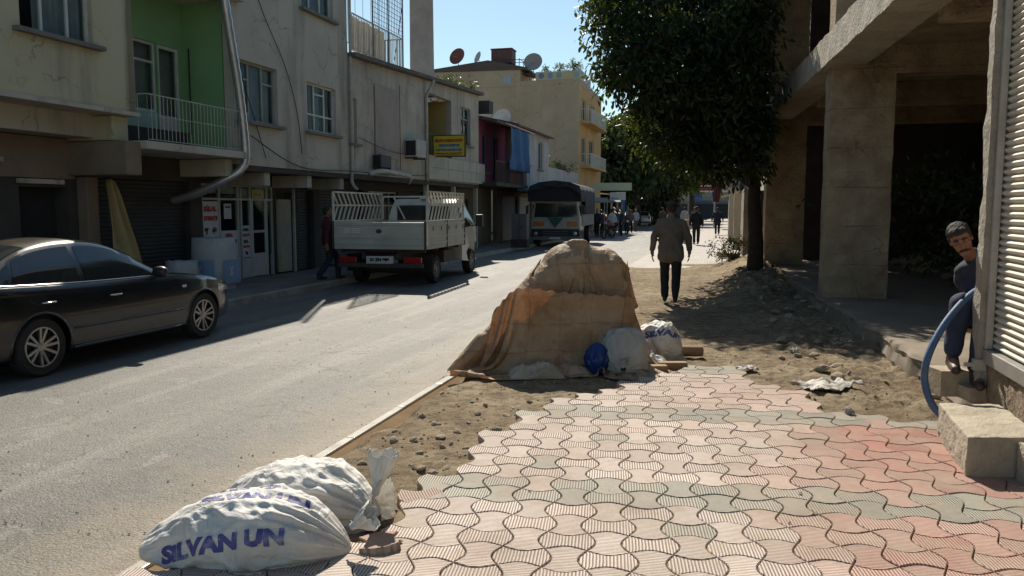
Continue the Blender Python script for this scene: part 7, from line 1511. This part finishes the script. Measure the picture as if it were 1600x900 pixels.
g = MB(); g.box(0, .62, 0, .5, 0, 1.05); g.box(-.03, .65, -.03, .53, 1.051, 1.1); o = g.build('crate_stack', mat('cardboard', (.42, .34, .22), (.36, .29, .19)), bevel=.01); o.location = (8.05, 39.0, .13); tag(o, 'pale cardboard crate stack at the kerb behind the walking man', 'crate')
g = MB(); g.box(-.35, .35, -.18, .18, 0, .14); o = g.build('stone_slab', M_stone, bevel=.02); o.location = (7.35, 27.2, .14); o.rotation_euler = (0.05, .04, .2); tag(o, 'flat stone slab lying in the path by the block wall end', 'slab')
# market on the left beyond the ochre block
mk = thing('market_hall', 'low open market shed with a pale roof edge beyond the ochre block', 'building', F(46.5, 0, 0) , -A15)
g = MB(); g.extr([(-6, 3, 3.5), (2.1, 3, 2.85), (2.1, 3, 2.95), (-6, 3, 3.6)], (0, 12, 0)); g.build('roof', mat('pale_roof_sheet', (.55, .52, .45), (.45, .43, .38)), mk)
for y in (3.3, 7, 11, 14.6): MB().box(1.8, 1.92, y, y + .12, 0.1, 2.86).build('post', M_steel, mk)
MB().box(-6, -5.8, 3, 15, .1, 3.4).build('back_wall', M_tan, mk)
g = MB(); g.box(0, 2.9, 0, .1, 0, .55); o = g.build('fascia_panel', mat('pale_green_panel', (.5, .52, .36), (.44, .46, .32))); o.location = (5.7, 58.0, 3.05); o.rotation_euler = (0, 0, -A15 * .3); tag(o, 'long pale green-yellow panel above the market roof', 'panel')
t_ = thing('street_sign', 'white and pale blue sign board on a blue post by the market', 'sign', (8.05, 60.0, .1), R(-6))
MB().box(-.75, .42, -.05, .05, 2.28, 2.86).build('board', plain('sign_white', (.6, .62, .62), .5), t_, bevel=.01); MB().box(-.7, -.15, -.056, -.051, 2.33, 2.5).build('blue_band', plain('sign_pale_blue', (.2, .4, .6), .5), t_); MB().box(.05, .38, -.04, .04, 0, 2.279).build('post', plain('post_blue', (.03, .13, .32), .4), t_)
for i, (x, y, c, lb) in enumerate([(5.0, 51.8, (.35, .3, .25), 'market stall heaped with pale goods at the crowd\'s left edge'), (6.5, 54.8, (.1, .12, .3), 'market stall with blue goods behind the crowd'), (7.3, 60.5, (.4, .2, .1), 'market stall with orange goods below the white and blue sign')]):
    t_ = thing('market_stall', lb, 'stall', (x, y, .1), -A15); MB().box(-.9, .9, -.4, .4, .68, .76).build('table_top', M_wood, t_, bevel=.01)
    for a in (-.82, .82):
        for b_ in (-.34, .34): MB().box(a - .03, a + .03, b_ - .03, b_ + .03, 0, .679).build('leg', M_wood, t_)
    MB().grid(lambda u, v_: (-.85 + 1.7 * u, -.36 + .72 * v_, .765 + .22 * math.sin(math.pi * u) ** .5 * math.sin(math.pi * v_) ** .5 * (1 + .4 * noise.noise((u * 14, v_ * 7, i)))), 40, 20).build('goods', mat('goods_%d' % i, c), t_, smooth=True)
    if i != 1:
        g = MB(); g.add([(-1.1, -.6, 2.1), (1.1, -.6, 2.1), (1.1, .6, 2.35), (-1.1, .6, 2.35)], [(0, 1, 2, 3)]); g.build('canopy', mat('stall_canvas', (.3, .28, .25), (.24, .22, .2), trans=.2), t_, solid=.02)
        for a in (-1.05, 1.05): MB().bar((a, -.55, 0), (a, -.55, 2.1), .04).build('pole', M_steel, t_); MB().bar((a, .55, 0), (a, .55, 2.33), .04).build('pole', M_steel, t_)
